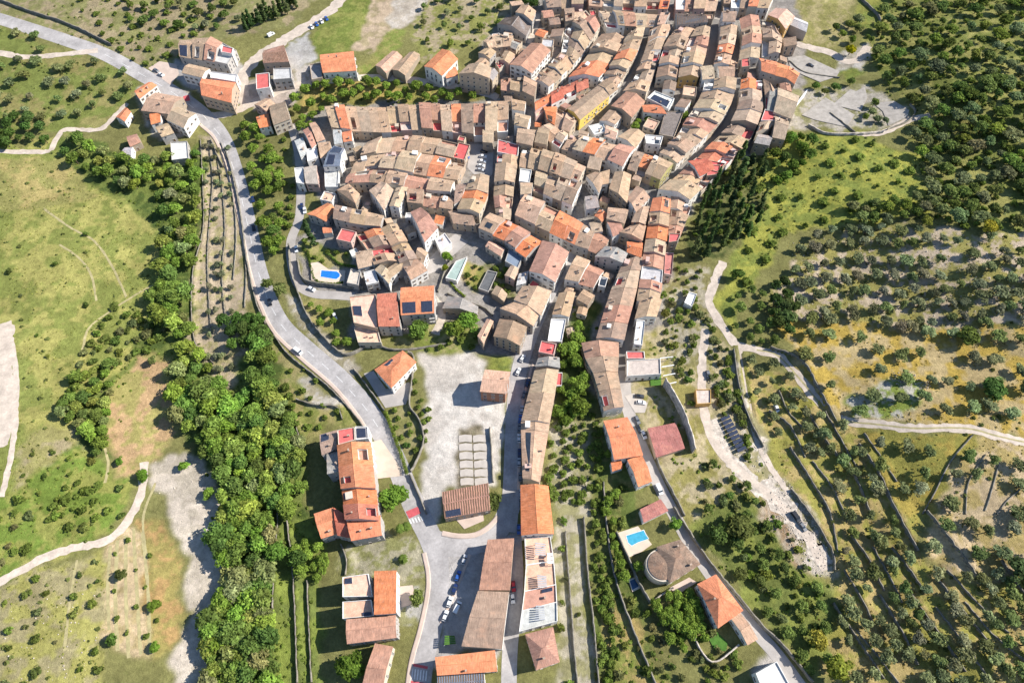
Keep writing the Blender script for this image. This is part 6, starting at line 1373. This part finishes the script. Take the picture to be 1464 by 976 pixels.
scatter('broadleaf', [(345,185),(362,180),(385,215),(402,240),(406,300),(404,350),(396,385),(384,345),(372,290),(360,250)], 14, 'roadside tree between main road and west lane', 'trees between main road and west lane', (2.6, 4.2), colr=lambda x, y: RNG.choice([(0.112,0.18,0.042), (0.15,0.217,0.045)]))
scatter('broadleaf', [(812,420),(838,415),(836,470),(822,505),(800,508),(805,450)], 12, 'dark green tree in the ravine left of the lane row', 'trees in the ravine', (2.6, 3.8)); scatter('broadleaf', [(802,520),(832,512),(834,560),(822,600),(798,610),(796,560)], 14, 'tree in the ravine below the bright terraces', 'trees in the lower ravine', (2.4, 4), colr=DK)
scatter('broadleaf', [(425,140),(470,121),(540,119),(600,125),(650,135),(690,142),(640,148),(560,147),(480,148),(462,160),(430,200),(415,180)], 12.5, 'green tree in the garden belt north of the village', 'trees in the garden belt', (2.0, 3.6), colr=lambda x, y: RNG.choice([(0.128,0.195,0.042), (0.165,0.24,0.045), (0.225,0.262,0.045)]))
scatter('broadleaf', [(968,125),(985,118),(990,145),(975,185),(965,200),(962,170)], 12, 'green tree in the shaded yard right of ochre front', 'trees in the shaded yard', (2.2, 3.2)); scatter('broadleaf', [(898,176),(940,176),(938,186),(902,188)], 9, 'bright green small tree in the green courtyard', 'trees in the green courtyard', (1.7, 2.6), colr=(0.225,0.33,0.038))
scatter('evergreen', [(735,0),(775,-10),(802,25),(802,60),(792,70),(775,40),(748,12)], 11, 'dark tree at the shaded upper village edge', 'dark trees at upper village edge', (2.6, 3.8), colr=DK)
for i in range(16): plant('cypress', 352 + i * 4.9 + RNG.uniform(-2, 2), 46 - i * 2.4 + RNG.uniform(-4, 4), 'dark cypress in the row above the north road', 'cypress row above the north road', RNG.uniform(1.8, 2.4), zs=RNG.uniform(.9, 1.15))
scatter('cypress', [(1008,272),(1040,240),(1058,228),(1088,240),(1092,300),(1078,330),(1060,350),(1010,372),(985,366),(992,320)], 12.5, 'dark slender cypress in the grove beside the village', 'cypresses of the cemetery grove', (1.4, 2.6), fill=.85)
scatter('bush', [(1008,272),(1058,228),(1088,240),(1092,300),(1060,350),(1010,372),(985,366),(992,320)], 15, 'bush among the cypresses of the grove', 'bushes among the cypresses', (1.2, 2.4))
scatter('olive', [(-10,86),(175,92),(192,128),(128,170),(60,182),(-10,168)], 20, 'olive tree in the grove below the north-west road', 'olives below the north-west road', (2.4, 4.0)); scatter('olive', [(-10,28),(60,50),(92,66),(90,78),(-10,72)], 20, 'olive tree between north-west road and side path', 'olives above the side path', (2.4, 3.8))
for cx_ in (296, 306, 314, 327): 
    for k in range(20):
        y = 215 + k * 16.5 + RNG.uniform(-3, 3); x = cx_ + (y - 215) * .05 - (max(0, y - 330) * .06) + RNG.uniform(-2, 2)
        if RNG.random() < .62: plant('olive', x, y, 'small olive tree on the narrow terraces left of the road', 'olives of the narrow terraces', RNG.uniform(1.4, 2.2), (.24,.26,.14), False)
rows('olive', [(1128,345),(1230,322),(1330,332),(1475,345),(1475,462),(1300,472),(1170,462),(1118,435)], (1, -.12), 22, 23, 'grey-green olive tree in the pale upper right grove', 'olives of the pale grove', (2.4, 3.8), fill=.93, colr=lambda x, y: RNG.choice([(.235,.255,.14), (.21,.23,.11), (.25,.265,.155), (.18,.215,.08)]))
rows('olive', [(1112,444),(1475,464),(1475,604),(1250,598),(1200,580),(1150,522)], (1, .12), 33, 34, 'olive tree on orange grass above the white track', 'olives on the orange grass', (2.7, 3.9))
rows('olive', [(1220,622),(1475,642),(1475,806),(1330,796),(1250,700)], (1, .1), 33, 34, 'olive tree in the field below the white track', 'olives below the white track', (2.7, 3.9))
rows('olive', [(1330,806),(1475,812),(1475,990),(1222,990),(1195,880),(1205,760),(1130,640),(1080,560),(1140,560),(1220,645),(1290,770)], (.5, .86), 26, 22, 'olive tree among the lower right terrace walls', 'olives of the walled terraces', (2.2, 3.4))
scatter('evergreen', [(1228,62),(1290,-30),(1485,-30),(1485,335),(1340,322),(1312,235),(1302,198),(1320,160),(1266,120)], 16, 'dark evergreen in the wood at upper right', 'evergreens of the upper right wood', (2.2, 5.2), fill=.95)
scatter('evergreen', [(1210,300),(1250,285),(1300,280),(1330,305),(1320,322),(1230,318)], 14, 'dark evergreen in the belt above the pale grove', 'evergreens above the pale grove', (2.4, 3.6)); scatter('evergreen', [(1098,405),(1120,400),(1138,440),(1128,478),(1104,470)], 13, 'dark tree clump left of the pale grove', 'dark clump left of pale grove', (2.6, 4), colr=DK)
scatter('evergreen', [(1100,200),(1150,193),(1166,215),(1130,262),(1098,262)], 14, 'leafy evergreen below the right tip of the village', 'evergreens below the village tip', (2.4, 3.8), colr=lambda x, y: RNG.choice([(0.15,0.225,0.045), (0.112,0.18,0.045)])); scatter('evergreen', [(180,12),(240,0),(335,-20),(345,40),(262,44),(235,48),(190,36)], 15, 'dark tree on the slope above the farm row', 'trees above the farm row', (2.2, 3.6))
scatter('evergreen', [(1190,45),(1225,30),(1238,50),(1215,66),(1195,66)], 12, 'dark tree beside the dry field at top right', 'trees beside the dry field', (2.4, 3.4)); scatter('evergreen', [(1230,165),(1262,140),(1272,178),(1240,188)], 11, 'dark bushy tree between the concrete terraces', 'trees between the concrete terraces', (1.9, 2.8)); scatter('evergreen', [(600,10),(742,-20),(738,22),(700,58),(662,70),(610,70)], 18, 'tree on the scrubby slope at top centre', 'trees at top centre', (1.9, 3.0))
scatter('evergreen', [(1196,130),(1215,120),(1214,150),(1190,145),(1160,125),(1170,112)], 11, 'green tree on the edge of concrete terraces', 'trees on the concrete terraces', (1.8, 2.6), colr=(0.15,0.21,0.053)); scatter('evergreen', [(-10,168),(50,172),(75,200),(60,213),(-10,210)], 13, 'dark tree at the left end of the west path', 'trees by the west path', (2.6, 4), colr=(0.105,0.165,0.042))
# bushes one can count
scatter('bush', [(-20,330),(200,330),(235,430),(180,520),(110,640),(-20,700)], 26, 'low bush dotted over the large left meadow', 'bushes of the large left meadow', (.7, 2.4), fill=.25)
scatter('bush', [(160,430),(215,455),(240,470),(215,505),(170,520),(130,530),(110,560),(95,600),(85,590),(110,520),(140,470)], 12, 'bush in the green belt above the red soil field', 'bushes above the red soil field', (1.2, 2.8)); scatter('bush', [(40,640),(170,660),(180,740),(60,780),(-20,820),(-20,720)], 22, 'low bush in the meadow above the field path', 'bushes above the field path', (1.0, 2.2), fill=.8)
scatter('bush', [(-20,850),(140,800),(150,990),(-20,990)], 24, 'low bush in the meadow below the field path', 'bushes below the field path', (1.0, 2.2), fill=.8); scatter('bush', [(790,600),(858,598),(862,990),(806,990),(796,770)], 25, 'garden bush in the pale terraced gardens', 'bushes of the pale gardens', (1.1, 2.0))
scatter('bush', [(862,690),(890,700),(900,800),(985,940),(1000,990),(866,990),(850,790)], 14, 'bush in the lower gardens left of villas', 'bushes of the lower gardens', (1.2, 2.6), fill=.65); scatter('bush', [(950,440),(1010,420),(1060,560),(1120,700),(1060,680),(1010,640),(975,560),(950,500)], 13.5, 'bush in the terraced gardens right of the lane', 'bushes of the terraced gardens', (1.3, 2.9)); scatter('bush', [(1000,660),(1100,720),(1180,840),(1180,940),(1090,850),(1010,750)], 17, 'bush on the slope right of the south-east lane', 'bushes beside the south-east lane', (1.2, 2.6), fill=.75)
scatter('bush', [(975,870),(1000,850),(1040,920),(1060,950),(1010,980),(985,920)], 13, 'garden bush round the lowest villa', 'bushes round the lowest villa', (1.2, 2.0)); scatter('bush', [(555,590),(592,580),(604,625),(590,665),(578,650)], 12, 'leafy crop bush in the roadside allotment', 'bushes of the roadside allotment', (1.2, 1.8), colr=(0.105,0.18,0.045)); scatter('bush', [(100,0),(330,-20),(250,110),(190,95)], 14, 'scrub bush beside the north-west road wall', 'bushes beside the north-west road', (1.3, 3.0))
scatter('bush', [(1060,230),(1235,195),(1320,240),(1220,315),(1130,330),(1060,420)], 22, 'bush on the yellow-green slope', 'bushes of the yellow-green slope', (1.4, 3.4))

scatter('evergreen', [(1000,640),(1062,690),(1100,760),(1170,850),(1190,940),(1150,960),(1080,860),(1010,760)], 22, 'small tree on the green slope under the rubble wash', 'trees of the green slope', (1.6, 3.0))
scatter('broadleaf', [(905,690),(880,700),(865,640),(880,690),(900,790),(985,925),(965,930),(890,830),(862,720)], 13, 'leafy garden tree beside the villa walls', 'garden trees beside the villas', (1.6, 2.6), fill=.7)
scatter('broadleaf', [(930,850),(985,850),(1010,900),(1000,930),(975,900),(940,880)], 11, 'dark garden tree between the turret villa and orange hip villa', 'garden trees between the villas', (1.8, 2.9), colr=(.10,.155,.04))
scatter('broadleaf', [(470,150),(480,190),(440,235),(425,225),(430,190)], 13, 'tree on the shaded bank left of the village', 'trees on the left village bank', (1.9, 3.0)) if 0 else None
scatter('broadleaf', [(415,790),(450,770),(470,800),(460,830),(430,830)], 13, 'tree beside the short dark wall of apartments', 'trees below the apartments', (2, 3.4), colr=(.10,.15,.04))
scatter('broadleaf', [(462,430),(485,470),(505,490),(490,500),(455,475),(440,440)], 13, 'bushy tree on the switchback wall', 'trees on the switchback wall', (1.6, 2.6))
scatter('bush', [(592,540),(606,580),(616,590),(610,640),(600,600)], 9, 'yellow-green bush along the gravel lot wall', 'bushes along gravel lot wall', (1.0, 1.8), colr=(.23,.23,.05))
for ply, sp, lab, grp, sz_ in [
 ([(658,385),(672,378),(705,388),(690,415),(665,425),(655,410)], 10, 'orchard bush between grey-green court and dark tank', 'bushes of the orchard', (1.0, 2.2)),
 ([(705,378),(722,376),(735,400),(728,425),(708,408)], 10, 'bush among the small sheds in shadow', 'bushes among the small sheds', (1.2, 2.4)),
 ([(600,480),(640,462),(690,474),(688,498),(610,500)], 13, 'bush on the grassy bank above the gravel lot', 'bushes above the gravel lot', (1.2, 2.6)),
 ([(405,545),(440,560),(490,585),(470,606),(430,628),(412,592)], 14, 'bush on the dry plot above the apartments', 'bushes of the dry plot', (1.1, 2.4)),
 ([(436,345),(470,350),(498,365),(494,384),(450,378),(430,365)], 12, 'garden bush above the blue pool', 'bushes above the blue pool', (1.0, 2.0)),
 ([(950,385),(1005,382),(1000,430),(960,470),(945,455)], 12, 'bush beside the head of the white track', 'bushes by the white track head', (1.2, 2.6)),
 ([(396,485),(425,515),(470,560),(440,540),(410,545)], 14, 'bush below the main road parapet', 'bushes below the parapet', (1.0, 2.2)),
 ([(370,180),(420,185),(425,260),(418,330),(405,330),(400,240)], 13, 'bush between roadside trees and west lane', 'bushes by the west lane', (1.2, 2.6)),
]: scatter('bush', ply, sp, lab, grp, sz_)
scatter('bush', [(788,600),(860,592),(864,720),(800,722),(782,690)], 12, 'leafy garden bush between main street terrace and orange villa', 'bushes of the upper pale gardens', (1.3, 2.6))
scatter('bush', [(842,720),(866,715),(880,990),(852,990)], 13, 'bush along the dark garden terrace wall', 'bushes along the dark terrace wall', (1.3, 2.6))
scatter('olive', [(1066,512),(1130,528),(1205,612),(1228,650),(1150,650),(1085,605)], 21, 'olive tree on the terraces left of the white track bend', 'olives left of the white track', (2.0, 3.2))
scatter('bush', [(985,460),(1040,470),(1062,560),(1085,640),(1060,650),(1020,600),(1000,540)], 13, 'bush between the two garden tracks', 'bushes between the garden tracks', (1.2, 2.4))
scatter('evergreen', [(1040,440),(1075,400),(1100,440),(1110,495),(1075,490),(1050,470)], 15, 'dark shrub tree on the bank above the white track', 'shrub trees above the white track', (1.6, 3.0))
scatter('bush', [(60,640),(150,690),(165,740),(60,780),(0,800),(0,720)], 15, 'low bush in the green hollow above the field path', 'bushes of the green hollow', (1.0, 2.8), fill=.4)
scatter('bush', [(165,760),(215,760),(235,900),(160,930)], 26, 'small bush in the ploughed strips', 'bushes of the ploughed strips', (.8, 1.5))
scatter('bush', [(1228,62),(1290,-30),(1485,-30),(1485,335),(1340,322),(1312,235),(1302,198),(1320,160),(1266,120)], 15, 'scrub bush between the evergreens at upper right', 'scrub bushes of the upper right wood', (1.3, 2.8))
# what is past the count, as one object for each kind
def merge(name, kind):
    L = EXTRA[kind]
    if not L: return
    ms = KIND[kind]['crown']; pre = []
    for me in ms:
        a = np.empty(len(me.vertices) * 3, np.float32); me.vertices.foreach_get('co', a); lc = np.empty(len(me.vertices), np.float32); me.attributes['lc'].data.foreach_get('value', lc); pre.append((a.reshape(-1, 3), lc))
    V, LC = [], []
    for x, y, z, s, sz, rz, c in L:
        a, lc = RNG.choice(pre); ca, sa = math.cos(rz), math.sin(rz); V.append(np.column_stack([x + (a[:, 0] * ca - a[:, 1] * sa) * s, y + (a[:, 0] * sa + a[:, 1] * ca) * s, z + a[:, 2] * sz])); LC.append(lc * RNG.uniform(.8, 1.2))
    v = np.concatenate(V); o = link(name, npmesh(name, v, np.arange(len(v)).reshape(-1, 4), ['leaf'], np.concatenate(LC)), color=KIND[kind]['col'][0]); tag(o, kind='stuff')
merge('olive_grove', 'olive'); merge('woodland', 'evergreen'); merge('riverside_wood', 'broadleaf'); merge('bushes', 'bush')
print('PLANTS', CNT, 'HOUSES', HCOUNT)

# ------------------------------------------------------------------ scrub and grass tufts, nobody could count them
def tufts(name, polys, per100, size, leaves, col, hgt_=.5, seed=1):
    r = np.random.default_rng(seed); V, LC = [], []
    for poly, dens in polys:
        P = [W(*p) for p in poly]; xs = [p[0] for p in P]; ys = [p[1] for p in P]; A = (max(xs) - min(xs)) * (max(ys) - min(ys)); n = int(A / 100 * per100 * dens)
        x = r.uniform(min(xs), max(xs), n); y = r.uniform(min(ys), max(ys), n); k = pip(x, y, P) & (vnoise(x, y, 7, seed + 5) > .36); x, y = x[k], y[k]
        i = np.clip((x - OX0).astype(int), 0, ONX - 1); j = np.clip((y - OY0).astype(int), 0, ONY - 1); k = ~OCC[i, j]; x, y = x[k], y[k]; z = hz(x, y); n = len(x)
        s = size * r.uniform(.45, 1.5, n); br = r.uniform(.6, 1.35, n)
        for q in range(leaves):
            d = r.normal(size=(n, 3)); d[:, 2] = abs(d[:, 2]); d /= np.linalg.norm(d, axis=1)[:, None]; p = np.column_stack([x, y, z]) + d * s[:, None] * np.array([.75, .75, hgt_]) + np.array([0, 0, .04])
            nr = d + r.normal(size=(n, 3)) * .4 + np.array([0, 0, .6]); nr /= np.linalg.norm(nr, axis=1)[:, None]; a = np.cross(nr, r.normal(size=(n, 3))); a /= np.linalg.norm(a, axis=1)[:, None] + 1e-9; b = np.cross(nr, a); w_ = (s * r.uniform(.35, .65, n))[:, None]
            V.append(np.stack([p - a * w_ - b * w_ * .7, p + a * w_ - b * w_ * .7, p + a * w_ + b * w_ * .7, p - a * w_ + b * w_ * .7], 1)); LC.append(np.repeat((br * r.uniform(.8, 1.2, n))[:, None], 4, 1))
    v = np.concatenate(V).reshape(-1, 3); o = link(name, npmesh(name, v, np.arange(len(v)).reshape(-1, 4), ['leaf'], np.concatenate(LC).ravel()), color=col); tag(o, kind='stuff')
RIGHT = [(1060,520),(1150,550),(1475,630),(1475,990),(1230,990),(1130,900),(1190,830)]; UPR = [(1228,62),(1290,-30),(1485,-30),(1485,340),(1340,325),(1312,235),(1300,200)]; LEFT = [(-20,215),(90,200),(240,330),(215,460),(170,560),(120,640),(170,760),(-20,830)]
tufts('scrub', [(UPR, 2.2), ([(1060,230),(1235,192),(1330,240),(1330,330),(1130,335),(1050,430)], 1.0), (RIGHT, .45), ([(1112,340),(1475,340),(1475,620),(1200,600)], .25), (LEFT, .6), ([(-20,840),(150,780),(150,990),(-20,990)], .7), ([(0,-30),(340,-30),(260,110),(100,50)], .9), ([(-20,20),(180,90),(190,130),(60,185),(-20,180)], .7), ([(590,0),(745,-20),(690,68),(600,95)], 1.1), ([(430,120),(690,130),(690,145),(430,190)], 1.3)], 2.6, .75, 9, (.17,.195,.06), .8, 21)
tufts('undergrowth', [([(85,193),(225,235),(290,205),(305,300),(278,480),(330,560),(385,440),(430,570),(445,700),(440,990),(300,990),(300,700),(250,540),(215,505),(150,660),(90,590),(225,430),(240,340)], 1.0), ([(395,745),(455,742),(460,990),(395,990)], .8), ([(790,420),(858,440),(855,610),(800,610)], .8), ([(862,690),(1000,990),(866,990)], 1.2), ([(905,500),(1010,440),(1130,720),(1190,830),(1160,950),(1000,780)], 1.0), ([(20,700),(110,640),(190,700),(60,790)], .8)], 6, .65, 8, (.17,.225,.045), .7, 22)
tufts('grass', [(LEFT, 1.0), ([(-20,840),(150,780),(150,990),(-20,990)], 1.0), ([(1060,230),(1235,192),(1330,240),(1330,330),(1130,335),(1050,430)], 1.0)], 14, .34, 4, (.26,.275,.065), .8, 23)

def stones(name, polys, size, seed):
    r = np.random.default_rng(seed); V, Fq = [], []
    for poly, n in polys:
        P = [W(*p) for p in poly]; xs = [p[0] for p in P]; ys = [p[1] for p in P]; x = r.uniform(min(xs), max(xs), n); y = r.uniform(min(ys), max(ys), n); k = pip(x, y, P); x, y = x[k], y[k]; z = hz(x, y)
        for a, b_, c in zip(x, y, z):
            q = size * r.uniform(.3, 1.3); base = len(V) ; rot = r.uniform(0, 6.28)
            for i in range(8): ang = rot + (i % 4) * 1.5708; rr = q * r.uniform(.7, 1.2) * (1 if i < 4 else .7); V.append((a + rr * math.cos(ang), b_ + rr * math.sin(ang), c + (-.1 if i < 4 else q * r.uniform(.5, 1.0))))
            Fq += [(base + i, base + (i + 1) % 4, base + 4 + (i + 1) % 4, base + 4 + i) for i in range(4)] + [(base + 4, base + 5, base + 6, base + 7)]
    tag(link(name, npmesh(name, np.array(V), np.array(Fq), ['rubble'])), kind='stuff')
stones('rubble', [([(1100,700),(1140,705),(1188,790),(1192,828),(1168,828),(1115,760)], 600), ([(1030,632),(1100,690),(1118,745),(1140,702),(1105,662),(1088,620),(1070,600),(1062,640)], 420), ([(1265,535),(1300,530),(1332,545),(1328,560),(1290,556)], 260), ([(215,652),(262,645),(292,660),(312,700),(325,760),(318,830),(300,900),(305,950),(250,960),(270,880),(265,800),(225,700)], 260), ([(1130,345),(1230,322),(1330,332),(1475,345),(1475,462),(1120,435)], 700), ([(-20,860),(140,840),(140,990),(-20,990)], 120)], .32, 77)
tufts('dry_grass', [(RIGHT, 1.0), ([(1112,340),(1475,340),(1475,620),(1200,600)], .8)], 14, .36, 4, (.37,.30,.09), .8, 24)
